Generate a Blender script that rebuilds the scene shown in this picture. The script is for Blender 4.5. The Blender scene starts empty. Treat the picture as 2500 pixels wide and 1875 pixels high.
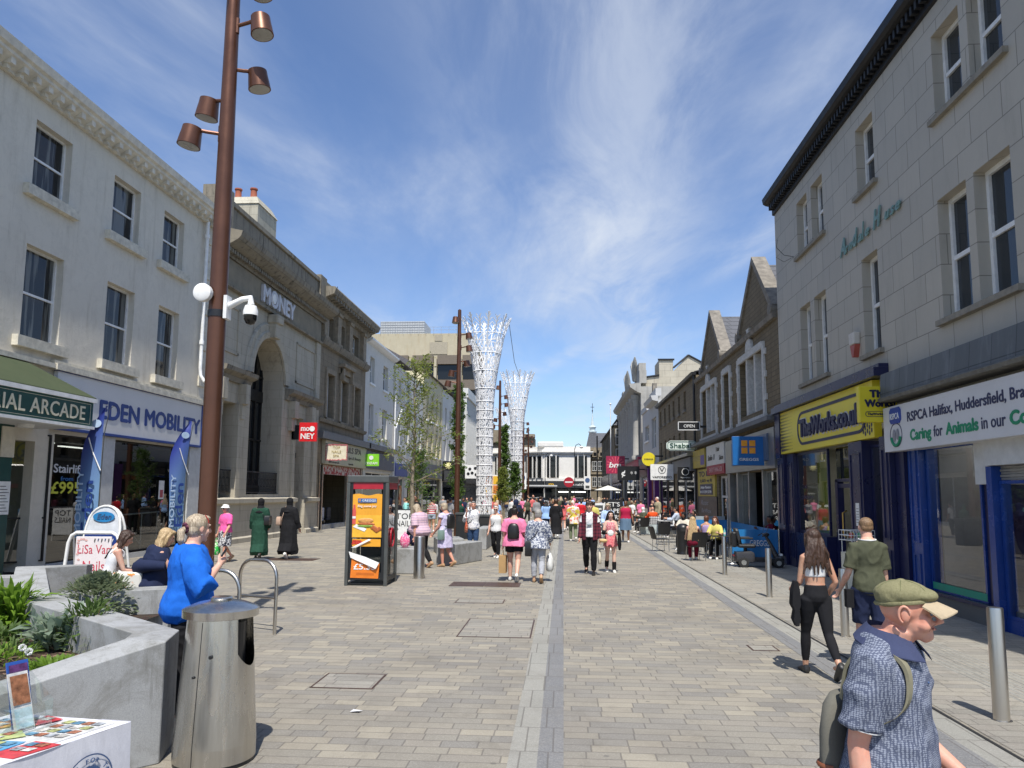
import bpy,math,random
import numpy as np
from mathutils import Vector,Matrix,noise
R=math.radians
rnd=random.Random(7)
S=bpy.context.scene
COL=S.collection
# ---------------------------------------------------------------- camera
cam_d=bpy.data.cameras.new('camera')
cam=bpy.data.objects.new('camera',cam_d)
COL.objects.link(cam)
S.camera=cam
cam_d.sensor_fit='HORIZONTAL'
cam_d.sensor_width=36.0
cam_d.lens=36.0*1800/2500
cam_d.shift_y=70.0/2500
cam_d.clip_start=0.05
cam_d.clip_end=3000
_p=math.atan(198/1800.)
_s=math.atan(127/1800.*math.cos(_p))
_r=R(.4)
_F=Vector((-math.sin(_s)*math.cos(_p),math.cos(_s)*math.cos(_p),math.sin(_p)))
_X=Vector((math.cos(_s),math.sin(_s),0))
_U=_X.cross(_F)
_X2=_X *math.cos(_r)+_U *math.sin(_r)
_U2=_U *math.cos(_r)-_X *math.sin(_r)
m=Matrix((_X2,_U2,-_F)).transposed().to_4x4()
m.translation=Vector((0,0,2.0))
cam.matrix_world=m
# ---------------------------------------------------------------- sun and sky
SUNV=Vector((-.085,.56,-1.0)).normalized()
sun_d=bpy.data.lights.new('sun','SUN')
sun=bpy.data.objects.new('sun',sun_d)
COL.objects.link(sun)
sun_d.energy=5.0
sun_d.angle=R(.5)
sun_d.color=(1,.955,.88)
sun.rotation_mode='QUATERNION'
sun.rotation_quaternion=SUNV.to_track_quat('-Z','Y')
W=bpy.data.worlds.new('World')
S.world=W
W.use_nodes=True
nt=W.node_tree
nt.nodes.clear()
def wn(t,**k):
    n=nt.nodes.new(t)
    for a,b in k.items():
        if a.startswith('i_'):
            n.inputs[a[2:].replace('_',' ')].default_value=b
        else:
            setattr(n,a,b)
    return n
sky=wn('ShaderNodeTexSky',sky_type='NISHITA',sun_disc=False)
sky.sun_elevation=math.asin(-SUNV.z)
sky.sun_rotation=math.atan2(-SUNV.x,-SUNV.y)
sky.air_density=1.0
sky.dust_density=.35
sky.ozone_density=1.6
tc=wn('ShaderNodeTexCoord')
sep=wn('ShaderNodeSeparateXYZ')
nt.links.new(tc.outputs['Generated'],sep.inputs[0])
mz=wn('ShaderNodeMath',operation='MAXIMUM');mz.inputs[1].default_value=.06
nt.links.new(sep.outputs['Z'],mz.inputs[0])
dx=wn('ShaderNodeMath',operation='DIVIDE');dy=wn('ShaderNodeMath',operation='DIVIDE')
nt.links.new(sep.outputs['X'],dx.inputs[0]);nt.links.new(mz.outputs[0],dx.inputs[1])
nt.links.new(sep.outputs['Y'],dy.inputs[0]);nt.links.new(mz.outputs[0],dy.inputs[1])
cmb=wn('ShaderNodeCombineXYZ')
nt.links.new(dx.outputs[0],cmb.inputs[0]);nt.links.new(dy.outputs[0],cmb.inputs[1])
def clouds(rot,sc,scale,detail,lo,hi,dist,off=(0,0,0)):
    mp=wn('ShaderNodeMapping')
    mp.inputs['Rotation'].default_value=(0,0,R(rot));mp.inputs['Scale'].default_value=sc
    mp.inputs['Location'].default_value=off
    nt.links.new(cmb.outputs[0],mp.inputs[0])
    n=wn('ShaderNodeTexNoise')
    n.inputs['Scale'].default_value=scale;n.inputs['Detail'].default_value=detail
    n.inputs['Roughness'].default_value=.62;n.inputs['Distortion'].default_value=dist
    nt.links.new(mp.outputs[0],n.inputs['Vector'])
    r=wn('ShaderNodeMapRange',interpolation_type='SMOOTHSTEP')
    r.inputs['From Min'].default_value=lo;r.inputs['From Max'].default_value=hi
    nt.links.new(n.outputs[0],r.inputs[0])
    return r
c1=clouds(30,(1.2,.42,1),1.15,10,.40,.78,.9,(6.2,1.1,0))
c2=clouds(14,(.8,.3,1),.8,7,.36,.66,.5,(2.0,7.7,0))
c3=clouds(8,(1.5,.5,1),1.6,9,.30,.66,1.1,(.3,2.7,0))
def wm(op,a,b=0.,c=0.,clamp=False):
    n=wn('ShaderNodeMath',operation=op,use_clamp=clamp)
    for i,v in enumerate((a,b,c)):
        if hasattr(v,'is_linked'):nt.links.new(v,n.inputs[i])
        else:n.inputs[i].default_value=v
    return n.outputs[0]
X0,Y0=dx.outputs[0],dy.outputs[0]
wob=wm('MULTIPLY',wm('SUBTRACT',c2.outputs[0],.5),.16)
def band(slope,icpt,width):
    t=wm('DIVIDE',wm('SUBTRACT',wm('ADD',X0,wob),wm('MULTIPLY_ADD',Y0,slope,icpt)),width)
    return wm('EXPONENT',wm('MULTIPLY',wm('MULTIPLY',t,t),-1))
b1=band(.10,-.13,.36)
b2=wm('MULTIPLY',band(-.33,1.70,.13),.7)
pl=wm('MULTIPLY',wm('MAXIMUM',b1,b2),wm('MULTIPLY_ADD',c3.outputs[0],.46,.14))
ws=wm('MULTIPLY',c2.outputs[0],wm('MULTIPLY_ADD',c1.outputs[0],.55,.16))
cl=wn('ShaderNodeMath',operation='MULTIPLY',use_clamp=True);cl.inputs[1].default_value=.9
nt.links.new(wm('ADD',pl,ws),cl.inputs[0])
tint=wn('ShaderNodeMix',data_type='RGBA',blend_type='MULTIPLY')
tint.inputs[0].default_value=1;tint.inputs[7].default_value=(.92,1.03,1.24,1)
nt.links.new(sky.outputs[0],tint.inputs[6])
mx=wn('ShaderNodeMix',data_type='RGBA')
nt.links.new(cl.outputs[0],mx.inputs[0]);nt.links.new(tint.outputs[2],mx.inputs[6])
mx.inputs[7].default_value=(5.6,6.1,6.9,1)
bg=wn('ShaderNodeBackground');bg.inputs[1].default_value=.115
nt.links.new(mx.outputs[2],bg.inputs[0])
wo=wn('ShaderNodeOutputWorld')
nt.links.new(bg.outputs[0],wo.inputs[0])
S.view_settings.view_transform='Standard'
S.view_settings.look='None'
S.view_settings.exposure=0.20
S.view_settings.gamma=1
S.cycles.max_bounces=7
S.cycles.transparent_max_bounces=12
S.cycles.use_denoising=True
S.cycles.caustics_reflective=False
S.cycles.caustics_refractive=False
# ---------------------------------------------------------------- mesh helpers
class M:
    """collects faces of one mesh"""
    def __init__(s):s.v=[];s.f=[]
    def add(s,vs,fs):
        n=len(s.v);s.v.extend([tuple(a) for a in vs]);s.f.extend([tuple(i +n for i in f) for f in fs]);return s
    def box(s,x0,x1,y0,y1,z0,z1):
        return s.add([(x,y,z) for x in (x0,x1) for y in (y0,y1) for z in (z0,z1)],
                     [(0,1,3,2),(4,6,7,5),(0,4,5,1),(2,3,7,6),(0,2,6,4),(1,5,7,3)])
    def cbox(s,c,d):return s.box(c[0]-d[0]/2,c[0]+d[0]/2,c[1]-d[1]/2,c[1]+d[1]/2,c[2]-d[2]/2,c[2]+d[2]/2)
    def loft(s,rings,cap=True):
        n=len(rings[0]);b=len(s.v)
        for r in rings:s.v.extend([tuple(p) for p in r])
        for i in range(len(rings)-1):
            for j in range(n):
                k=(j +1) % n
                s.f.append((b+i*n+j,b+i*n+k,b+(i+1)*n+k,b+(i+1)*n+j))
        if cap:
            s.f.append(tuple(b +j for j in range(n))[::-1]);s.f.append(tuple(b+(len(rings)-1)*n+j for j in range(n)))
        return s
    def tube(s,pts,r,n=8,cap=True,flat=None):
        pts=[Vector(p) for p in pts];rs=r if isinstance(r,(list,tuple)) else [r]*len(pts)
        rings=[];ref=None
        for i,p in enumerate(pts):
            t=(pts[min(i+1,len(pts)-1)]-pts[max(i-1,0)])
            t=t.normalized() if t.length>1e-9 else Vector((0,0,1))
            if ref is None:ref=Vector((1,0,0)) if abs(t.x)<.8 else Vector((0,1,0))
            a=(ref -t *ref.dot(t)).normalized();ref=a;b2=t.cross(a)
            rr=rs[i];ra,rb=rr if isinstance(rr,tuple) else (rr,rr)
            rings.append([p +a*(ra*math.cos(2*math.pi*j/n))+b2*(rb*math.sin(2*math.pi*j/n)) for j in range(n)])
        return s.loft(rings,cap)
    def cyl(s,x,y,z0,z1,r,n=20,r2=None):
        r2=r if r2 is None else r2
        return s.loft([[(x+q*math.cos(2*math.pi*j/n),y+q*math.sin(2*math.pi*j/n),z) for j in range(n)] for z,q in ((z0,r),(z1,r2))])
    def lathe(s,prof,c=(0,0,0),n=28):
        return s.loft([[(c[0]+q*math.cos(2*math.pi*j/n),c[1]+q*math.sin(2*math.pi*j/n),c[2]+z) for j in range(n)] for q,z in prof])
    def ell(s,c,r,n=14,k=9,rot=None):
        rings=[]
        for i in range(k):
            a=math.pi*(i+.35)/(k-.3)
            ring=[Vector((r[0]*math.sin(a)*math.cos(2*math.pi*j/n),r[1]*math.sin(a)*math.sin(2*math.pi*j/n),-r[2]*math.cos(a))) for j in range(n)]
            if rot is not None:ring=[rot @ q for q in ring]
            rings.append([q +Vector(c) for q in ring])
        return s.loft(rings)
    def prism(s,poly,h0,h1,f):
        """poly (a,b) list, extruded from h0 to h1; f(a,b,h)->xyz"""
        return s.loft([[f(a,b,h0) for a,b in poly],[f(a,b,h1) for a,b in poly]])
    def quad(s,a,b,c,d):return s.add([a,b,c,d],[(0,1,2,3)])
    def obj(s,name,mat,parent=None,loc=(0,0,0),rot=0,smooth=None,bevel=0):
        me=bpy.data.meshes.new(name)
        me.from_pydata(s.v,[],s.f)
        me.update()
        o=bpy.data.objects.new(name,me)
        if mat is not None:me.materials.append(mat)
        if smooth is not None:
            me.polygons.foreach_set('use_smooth',[True]*len(me.polygons))
            if smooth<180:me.set_sharp_from_angle(angle=R(smooth))
        COL.objects.link(o)
        o.parent=parent;o.location=loc;o.rotation_euler=(0,0,rot)
        if bevel:
            b=o.modifiers.new('b','BEVEL');b.width=bevel;b.segments=2;b.limit_method='ANGLE'
        return o
def tag(o,label=None,cat=None,group=None,kind=None):
    if label:o['label']=label
    if cat:o['category']=cat
    if group:o['group']=group
    if kind:o['kind']=kind
    return o
def thing(name,label,cat,loc=(0,0,0),rot=0,group=None):
    o=bpy.data.objects.new(name,None);COL.objects.link(o)
    o.empty_display_size=.1
    o.location=loc;o.rotation_euler=(0,0,rot)
    return tag(o,label,cat,group)
def copy_tree(o,parent=None):
    c=o.copy();COL.objects.link(c);c.parent=parent
    for ch in o.children:copy_tree(ch,c)
    return c
class Fr:
    """a facade frame: u along the wall, v up, w out of the wall"""
    def __init__(s,o,ang):s.o=Vector(o);s.a=ang;c,q=math.cos(ang),math.sin(ang);s.U=Vector((c,q,0));s.N=Vector((q,-c,0))
    def P(s,u,v,w=0):return s.o +s.U*u +s.N*w +Vector((0,0,v))
    def box(s,m_,u0,u1,v0,v1,w0,w1):
        return m_.add([s.P(u,v,w) for u in (u0,u1) for w in (w0,w1) for v in (v0,v1)],
                      [(0,1,3,2),(4,6,7,5),(0,4,5,1),(2,3,7,6),(0,2,6,4),(1,5,7,3)])
    def M(s,u,v,w=0):
        m_=Matrix((s.U,Vector((0,0,1)),s.N)).transposed().to_4x4();m_.translation=s.P(u,v,w);return m_
def LF(y):return Fr((-13,y,0),R(90))
class _R(Fr):
    def __init__(s):s.o=Vector((6.6,0,0));s.U=Vector((0,1,0));s.N=Vector((-1,0,0));s.a=R(-90)
    def M(s,u,v,w=0):
        m_=Matrix((Vector((0,-1,0)),Vector((0,0,1)),Vector((-1,0,0)))).transposed().to_4x4();m_.translation=s.P(u,v,w);return m_
RF=_R()
LF0=LF(0)
def FF(x,y,ang=0):return Fr((x,y,0),R(ang))
_tc={}
def text(s,mat,mtx,w=None,h=.2,depth=.01,bold=0,shear=0,parent=None,name='lettering',align='L',sp=1.0):
    """flat lettering in the plane of mtx (x right, y up); scaled to width w and cap height h"""
    cu=bpy.data.curves.new('t','FONT');cu.body=s;cu.size=1;cu.offset=0;cu.shear=shear
    cu.extrude=.001;cu.space_character=sp;cu.resolution_u=3
    o=bpy.data.objects.new('t',cu)
    me=bpy.data.meshes.new_from_object(o)
    bpy.data.objects.remove(o);bpy.data.curves.remove(cu)
    n=len(me.vertices);co=np.zeros(n*3);me.vertices.foreach_get('co',co);co=co.reshape(-1,3)
    mn,mxx=co.min(0),co.max(0);wd=mxx[0]-mn[0]
    if bold>.004:
        vs_,nf=[],[tuple(p.vertices) for p in me.polygons];allf=[]
        for i,(ox,oy) in enumerate(((-1,0),(1,0),(0,.8),(0,-.8),(0,0))):c_=co.copy();c_[:,0]+=ox*bold*.8;c_[:,1]+=oy*bold*.8;c_[:,2]+=np.where(c_[:,2]>0,i*.1,-i*.1);vs_.append(c_);allf +=[tuple(q+i*n for q in f) for f in nf]
        co=np.vstack(vs_);bpy.data.meshes.remove(me);me=bpy.data.meshes.new('t');me.from_pydata(co.tolist(),[],allf);n=len(co)
        mn=co.min(0);wd=co.max(0)[0]-mn[0]
    k=h/.70 if h else w/wd
    kx=w/wd if w else k
    co[:,0]=(co[:,0]-mn[0])*kx;co[:,1] *= k
    if align=='C':co[:,0] -= wd*kx/2
    if align=='R':co[:,0] -= wd*kx
    zz=co[:,2];co[:,2]=np.where(zz>0,depth+np.floor(np.abs(zz)*10)*.0006,-np.floor(np.abs(zz)*10)*.0002)
    A=np.array(mtx);co=co @ A[:3,:3].T +A[:3,3]
    me.vertices.foreach_set('co',co.ravel());me.update()
    me.materials.append(mat)
    o=bpy.data.objects.new(name,me);COL.objects.link(o)
    if parent is not None:o.parent=parent
    return o
# ---------------------------------------------------------------- materials
class NT:
    def __init__(s,name):
        s.m=bpy.data.materials.new(name);s.m.use_nodes=True;s.t=s.m.node_tree
        s.b=s.t.nodes['Principled BSDF'];s.out=s.t.nodes['Material Output']
    def n(s,typ,ins=None,**k):
        q=s.t.nodes.new(typ)
        for a,b in k.items():setattr(q,a,b)
        for a,b in (ins or {}).items():
            if hasattr(b,'links') or hasattr(b,'is_linked'):s.t.links.new(b,q.inputs[a])
            else:q.inputs[a].default_value=b
        return q
    def math(s,op,a,b=0,c=0,clamp=False):
        q=s.t.nodes.new('ShaderNodeMath');q.operation=op;q.use_clamp=clamp
        for i,x in enumerate((a,b,c)):
            if hasattr(x,'is_linked'):s.t.links.new(x,q.inputs[i])
            else:q.inputs[i].default_value=x
        return q.outputs[0]
    def mix(s,f,a,b,mode='MIX'):
        q=s.t.nodes.new('ShaderNodeMix');q.data_type='RGBA';q.blend_type=mode
        for i,x in ((0,f),(6,a),(7,b)):
            if hasattr(x,'is_linked'):s.t.links.new(x,q.inputs[i])
            else:q.inputs[i].default_value=x if i==0 else (*x[:3],1)
        return q.outputs[2]
    def noise(s,vec,scale,detail=4,rough=.6,dist=0):
        return s.n('ShaderNodeTexNoise',{'Vector':vec,'Scale':scale,'Detail':detail,'Roughness':rough,'Distortion':dist}).outputs[0]
    def rng(s,v,a,b,c=0,d=1,smooth=False):
        return s.n('ShaderNodeMapRange',{0:v,1:a,2:b,3:c,4:d},interpolation_type='SMOOTHSTEP' if smooth else 'LINEAR').outputs[0]
    def pos(s):return s.n('ShaderNodeNewGeometry').outputs['Position']
    def obj(s):return s.n('ShaderNodeTexCoord').outputs['Object']
    def link(s,a,b):s.t.links.new(a,b)
    def set(s,**k):
        for a,b in k.items():
            i=s.b.inputs[a.replace('_',' ')]
            if hasattr(b,'is_linked'):s.t.links.new(b,i)
            else:i.default_value=(*b[:3],1) if isinstance(b,tuple) else b
        return s
    def bump(s,h,strength=.3,dist=.01):
        q=s.n('ShaderNodeBump',{'Height':h,'Strength':strength,'Distance':dist});s.link(q.outputs[0],s.b.inputs['Normal']);return s
_mats={}
def plain(name,col,rough=.6,metal=0,var=.12,scale=6,bump=0,bscale=60,spec=.5,coat=0,stretch=None):
    if name in _mats:return _mats[name]
    t=NT(name);v=t.obj()
    if stretch:v=t.n('ShaderNodeMapping',{0:v,3:stretch}).outputs[0]
    f=t.rng(t.noise(v,scale,5,.65),.3,.7)
    lo=tuple(c*(1-var) for c in col);hi=tuple(min(1,c*(1+var)) for c in col)
    t.set(Base_Color=t.mix(f,lo,hi),Roughness=t.rng(f,0,1,max(.02,rough-.06),min(1,rough+.06)),Metallic=metal,Specular_IOR_Level=spec,Coat_Weight=coat)
    if bump:t.bump(t.noise(v,bscale,4),bump,.01)
    _mats[name]=t.m;return t.m
def emit(name,col,s):
    if name in _mats:return _mats[name]
    t=NT(name);t.set(Base_Color=col,Emission_Color=col,Emission_Strength=s);_mats[name]=t.m;return t.m
def wallmat(name,c1,c2,mortar,bw,bh,ms=.012,side=True,stain=.35,staincol=(.05,.045,.04),bump=.4,off=.5,rough=.85,vscale=1.0,tint=.12):
    """coursed stone on a street facade (side=True: wall runs along Y) with weather stains"""
    t=NT(name);p=t.pos();s=t.n('ShaderNodeSeparateXYZ',{0:p})
    q=t.n('ShaderNodeCombineXYZ',{0:t.math('ADD',s.outputs[1],s.outputs[0]),1:s.outputs[2]}).outputs[0]
    br=t.n('ShaderNodeTexBrick',{'Vector':q,'Color1':(*c1,1),'Color2':(*c2,1),'Mortar':(*mortar,1),'Scale':1,'Mortar Size':ms,'Mortar Smooth':.2,'Bias':0,'Brick Width':bw,'Row Height':bh})
    br.offset=off
    n1=t.noise(p,1.1*vscale,6,.7);n2=t.noise(p,14,5,.7)
    st=t.n('ShaderNodeMapping',{0:p,3:(2.2,2.2,.35)}).outputs[0]
    n3=t.rng(t.noise(st,1.3*vscale,7,.72,.4),.48,.74,0,1,True)
    c=t.mix(t.rng(n2,.25,.75,0,tint*2),br.outputs[0],t.mix(.5,br.outputs[0],mortar))
    c=t.mix(t.rng(n1,.35,.7,0,tint*2.5),c,tuple(x*.62 for x in c1))
    c=t.mix(t.math('MULTIPLY',n3,stain),c,staincol)
    t.set(Base_Color=c,Roughness=rough,Specular_IOR_Level=.25)
    h=t.math('ADD',t.math('MULTIPLY',t.math('SUBTRACT',1,br.outputs[1]),.7),t.math('MULTIPLY',n2,.5))
    t.bump(h,bump,.012);return t.m
def render_wall(name,col,stain=.3,staincol=(.2,.17,.12),bump=.5,low=None):
    t=NT(name);p=t.pos()
    st=t.n('ShaderNodeMapping',{0:p,3:(3,3,.3)}).outputs[0]
    n1=t.noise(p,.9,7,.7,.3);n2=t.noise(p,22,6,.7);n3=t.rng(t.noise(st,1.2,8,.75,.5),.5,.78,0,1,True)
    n4=t.rng(t.noise(p,2.6,8,.8,1.2),.5,.56,0,1,True)
    c=t.mix(t.rng(n1,.35,.7,0,.5),col,tuple(x*.84 for x in col))
    c=t.mix(t.math('MULTIPLY',n4,.12),c,tuple(x*.55 for x in col))
    c=t.mix(t.math('MULTIPLY',n3,stain),c,staincol)
    t.set(Base_Color=c,Roughness=.85,Specular_IOR_Level=.25)
    t.bump(t.math('ADD',t.math('MULTIPLY',n1,1.2),t.math('MULTIPLY',n2,.35)),bump,.03);return t.m
def glassmat(name,tintc=(.02,.024,.028),curtain=None,rough=.03,wob=.15):
    t=NT(name);p=t.pos()
    c=tintc
    if curtain:
        st=t.n('ShaderNodeMapping',{0:p,3:(5,5,.25)}).outputs[0]
        c=t.mix(t.rng(t.noise(st,1.0,3),.5,.56),tintc,curtain)
    t.set(Base_Color=c,Roughness=rough,Specular_IOR_Level=.42)
    t.bump(t.noise(p,1.6,2),wob,.01);return t.m
def clearglass(name='shop_glass',refl=.03,dark=.0):
    t=NT(name)
    tr=t.n('ShaderNodeBsdfTransparent',{0:(.80-dark,.84-dark,.83-dark,1)})
    gl=t.n('ShaderNodeBsdfGlossy',{0:(1,1,1,1),'Roughness':.015})
    bf=t.n('ShaderNodeNewGeometry').outputs['Backfacing'];fr=t.n('ShaderNodeFresnel',{0:t.math('MULTIPLY_ADD',bf,1/1.52-1.52,1.52)})
    f=t.math('ADD',fr.outputs[0],refl,0,True)
    mx_=t.n('ShaderNodeMixShader',{0:f,1:tr.outputs[0],2:gl.outputs[0]})
    t.link(mx_.outputs[0],t.out.inputs[0]);return t.m
def patt(name,c1,c2,scale=30,thr=.5,kind='noise',rough=.85,c3=None,bump=.15,edge=.03):
    """printed fabric / foliage style two-tone pattern"""
    if name in _mats:return _mats[name]
    t=NT(name);v=t.obj()
    if kind=='noise':f=t.rng(t.noise(v,scale,2,.5,.6),thr-edge,thr+edge)
    elif kind=='vor':
        f=t.rng(t.n('ShaderNodeTexVoronoi',{'Vector':v,'Scale':scale}).outputs[0],thr-edge,thr+edge)
    elif kind=='stripe':
        z=t.n('ShaderNodeSeparateXYZ',{0:v}).outputs[2]
        f=t.rng(t.math('SINE',t.math('MULTIPLY',z,scale)),-.1,.1)
    elif kind=='plaid':
        s_=t.n('ShaderNodeSeparateXYZ',{0:v})
        a=t.rng(t.math('SINE',t.math('MULTIPLY',s_.outputs[2],scale)),thr-.2,thr+.2)
        b=t.rng(t.math('SINE',t.math('MULTIPLY',s_.outputs[0],scale)),thr-.2,thr+.2)
        f=t.math('MULTIPLY',t.math('ADD',a,b),.5)
    c=t.mix(f,c1,c2)
    if c3:c=t.mix(t.rng(t.noise(v,scale*.45,1),.56,.6),c,c3)
    t.set(Base_Color=c,Roughness=rough,Specular_IOR_Level=.25)
    t.bump(t.noise(v,18,4,.6),bump,.02)
    _mats[name]=t.m;return t.m
def cloth(name,col,rough=.9,fold=.2,var=.10,sheen=.0):
    if name in _mats:return _mats[name]
    t=NT(name);v=t.obj()
    st=t.n('ShaderNodeMapping',{0:v,3:(1.3,1.3,.6)}).outputs[0]
    n=t.noise(st,9,4,.55,1.0);f=t.noise(v,160,2)
    t.set(Base_Color=t.mix(t.rng(t.math('ADD',t.math('MULTIPLY',n,.6),t.math('MULTIPLY',f,.4)),.35,.65),tuple(c*(1-var) for c in col),tuple(min(1,c*(1+var)) for c in col)),Roughness=rough,Specular_IOR_Level=.2,Sheen_Weight=sheen)
    t.bump(t.math('ADD',n,t.math('MULTIPLY',f,.05)),fold,.03)
    _mats[name]=t.m;return t.m
# ---------------------------------------------------------------- palette
def setts(name,rowh,wmin,wmax,cols,contrast=1.0,dirt=.35,axis=0):
    t=NT(name);p=t.pos();s=t.n('ShaderNodeSeparateXYZ',{0:p})
    a,b=(s.outputs[0],s.outputs[1]) if axis==0 else (s.outputs[1],s.outputs[0])
    rw=t.math('DIVIDE',b,rowh);row=t.math('FLOOR',rw);fr=t.math('SUBTRACT',rw,row)
    wn1=t.n('ShaderNodeTexWhiteNoise',{'W':row},noise_dimensions='1D')
    wn2=t.n('ShaderNodeTexWhiteNoise',{'W':t.math('ADD',row,37.3)},noise_dimensions='1D')
    wd=t.math('MULTIPLY_ADD',wn1.outputs[0],wmax -wmin,wmin)
    u=t.math('ADD',t.math('DIVIDE',a,wd),t.math('MULTIPLY',wn2.outputs[0],31.7))
    ci=t.math('FLOOR',u);fu=t.math('SUBTRACT',u,ci)
    cell=t.n('ShaderNodeCombineXYZ',{0:ci,1:row}).outputs[0]
    wn3=t.n('ShaderNodeTexWhiteNoise',{'Vector':cell},noise_dimensions='2D')
    ramp=t.n('ShaderNodeValToRGB',{0:wn3.outputs[0]})
    cr=ramp.color_ramp;cr.interpolation='CONSTANT'
    while len(cr.elements)<len(cols):cr.elements.new(.5)
    for i,c in enumerate(cols):cr.elements[i].position=i/len(cols);cr.elements[i].color=(*c,1)
    base=ramp.outputs[0]
    avg=tuple(sum(c[i] for c in cols)/len(cols) for i in range(3))
    base=t.mix(contrast,avg,base);base=t.mix(1,base,(.94,.955,1.0),'MULTIPLY')
    sp=t.noise(p,170,2,.7);sp2=t.noise(p,60,3,.8)
    fade=t.rng(s.outputs[1],3,26,1,.15)
    base=t.mix(t.math('MULTIPLY',t.rng(sp,.3,.7,-.0,.68),fade),base,t.mix(1,base,(.42,.42,.43),'MULTIPLY'))
    base=t.mix(t.math('MULTIPLY',t.rng(sp2,.45,.75,0,.45),fade),base,(.52,.50,.46))
    big=t.noise(p,.45,6,.75,.4);med=t.noise(p,2.2,5,.75,.6)
    base=t.mix(t.rng(big,.42,.68,0,dirt,True),base,(.13,.115,.095))
    base=t.mix(t.rng(med,.5,.7,0,dirt*1.1,True),base,(.15,.135,.11))
    spl=t.noise(p,6,6,.8,1.2);base=t.mix(t.rng(spl,.62,.72,0,.35,True),base,(.10,.09,.075))
    gum=t.n('ShaderNodeTexVoronoi',{'Vector':p,'Scale':2.6,'Randomness':1}).outputs[0]
    base=t.mix(t.rng(gum,.05,.07,.5,0),base,(.09,.085,.08))
    ju=t.math('MULTIPLY',t.math('MINIMUM',fu,t.math('SUBTRACT',1,fu)),wd)
    jv=t.math('MULTIPLY',t.math('MINIMUM',fr,t.math('SUBTRACT',1,fr)),rowh)
    j=t.rng(t.math('MINIMUM',ju,jv),.003,.009,1,0)
    base=t.mix(t.math('MULTIPLY',j,.6),base,(.10,.09,.08))
    t.set(Base_Color=base,Roughness=t.rng(sp2,.3,.7,.62,.85),Specular_IOR_Level=.3)
    t.bump(t.math('ADD',t.math('MULTIPLY',j,-1.2),t.math('ADD',t.math('MULTIPLY',sp,.25),t.math('MULTIPLY',wn3.outputs[0],.5))),.35,.006)
    return t.m
m_sett=setts('setts',.155,.24,.50,[(.37,.325,.24),(.29,.265,.21),(.33,.295,.225),(.265,.245,.205),(.42,.37,.27),(.305,.275,.215),(.235,.22,.19),(.315,.28,.22)],.72)
m_sett2=setts('setts_walkway',.16,.30,.62,[(.35,.325,.265),(.32,.295,.24),(.37,.335,.265),(.29,.27,.225),(.335,.305,.25)],1.0,.3)
m_band=setts('band_pale',.6,.21,.215,[(.36,.345,.29),(.33,.32,.27),(.345,.33,.28)],.6,.25)
m_bandd=setts('band_dark',.6,.2,.205,[(.215,.213,.205),(.195,.195,.19),(.23,.226,.215)],.7,.2)
m_asph=plain('asphalt',(.055,.055,.057),.9,var=.25,scale=3,bump=.3)
m_darkslot=plain('slot',(.02,.02,.02),.8)
m_iron=plain('cast_iron',(.10,.062,.048),.55,.4,var=.3,scale=12,bump=.3)
m_blackmetal=plain('black_metal',(.018,.018,.02),.45,.3)
m_white=plain('white_paint',(.78,.78,.76),.45)
m_steel=plain('brushed_steel',(.56,.53,.48),.3,1.0,var=.10,scale=5,bump=.04,bscale=220,stretch=(1,1,.03))
m_black=plain('black_plastic',(.014,.014,.015),.38)
m_concrete=None
def _conc():
    t=NT('planter_granite');p=t.pos()
    n=t.noise(p,130,3,.8);b=t.noise(p,2.5,6,.75,.8);c=t.noise(p,14,5,.7)
    col=t.mix(t.rng(n,.3,.7),(.27,.275,.275),(.40,.405,.40))
    col=t.mix(t.rng(b,.42,.66,0,.6,True),col,(.17,.165,.145));st=t.n('ShaderNodeMapping',{0:p,3:(5,5,.5)}).outputs[0];col=t.mix(t.rng(t.noise(st,2,6,.75,.6),.54,.68,0,.4,True),col,(.12,.115,.10))
    col=t.mix(t.rng(c,.6,.7,0,.3),col,(.45,.45,.43))
    t.set(Base_Color=col,Roughness=.75,Specular_IOR_Level=.3);t.bump(n,.25,.004);return t.m
m_concrete=_conc()
def sheet(name,mat,x0,x1,y0,y1,z):
    o=M().quad((x0,y0,z),(x1,y0,z),(x1,y1,z),(x0,y1,z)).obj(name,mat);return tag(o,kind='structure')
sheet('ground',m_sett,-60,60,-30,112,0)
sheet('walkway',m_sett2,3.56,13,-20,112,.004)
sheet('paving_band',m_band,-.42,-.20,-20,112,.004)
sheet('paving_strip',m_bandd,-.20,0,-20,112,.004)
sheet('paving_band',m_bandd,2.98,3.22,-20,112,.004)
sheet('paving_strip',m_band,3.22,3.48,-20,112,.004)
sheet('drain_channel',m_darkslot,3.485,3.515,-20,112,.008)
sheet('road',m_asph,-80,80,112,131,-.006)
tm=M()
for k in range(8):
    x=4.50+k*.085
    tm.add([(x-.017,-6,.004),(x-.010,-6,.010),(x+.010,-6,.010),(x+.017,-6,.004),(x-.017,40,.004),(x-.010,40,.010),(x+.010,40,.010),(x+.017,40,.004)],
           [(0,4,5,1),(1,5,6,2),(2,6,7,3)])
tag(tm.obj('tactile_paving',m_band),kind='structure')
hill=M()
for k in range(24):
    a=R(60+k*3.5);
far=M()
far.quad((-700,131,-.05),(700,131,-.05),(700,1500,-.05),(-700,1500,-.05))
tag(far.obj('ground',plain('far_ground',(.10,.10,.09),.9)),kind='structure')
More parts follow.
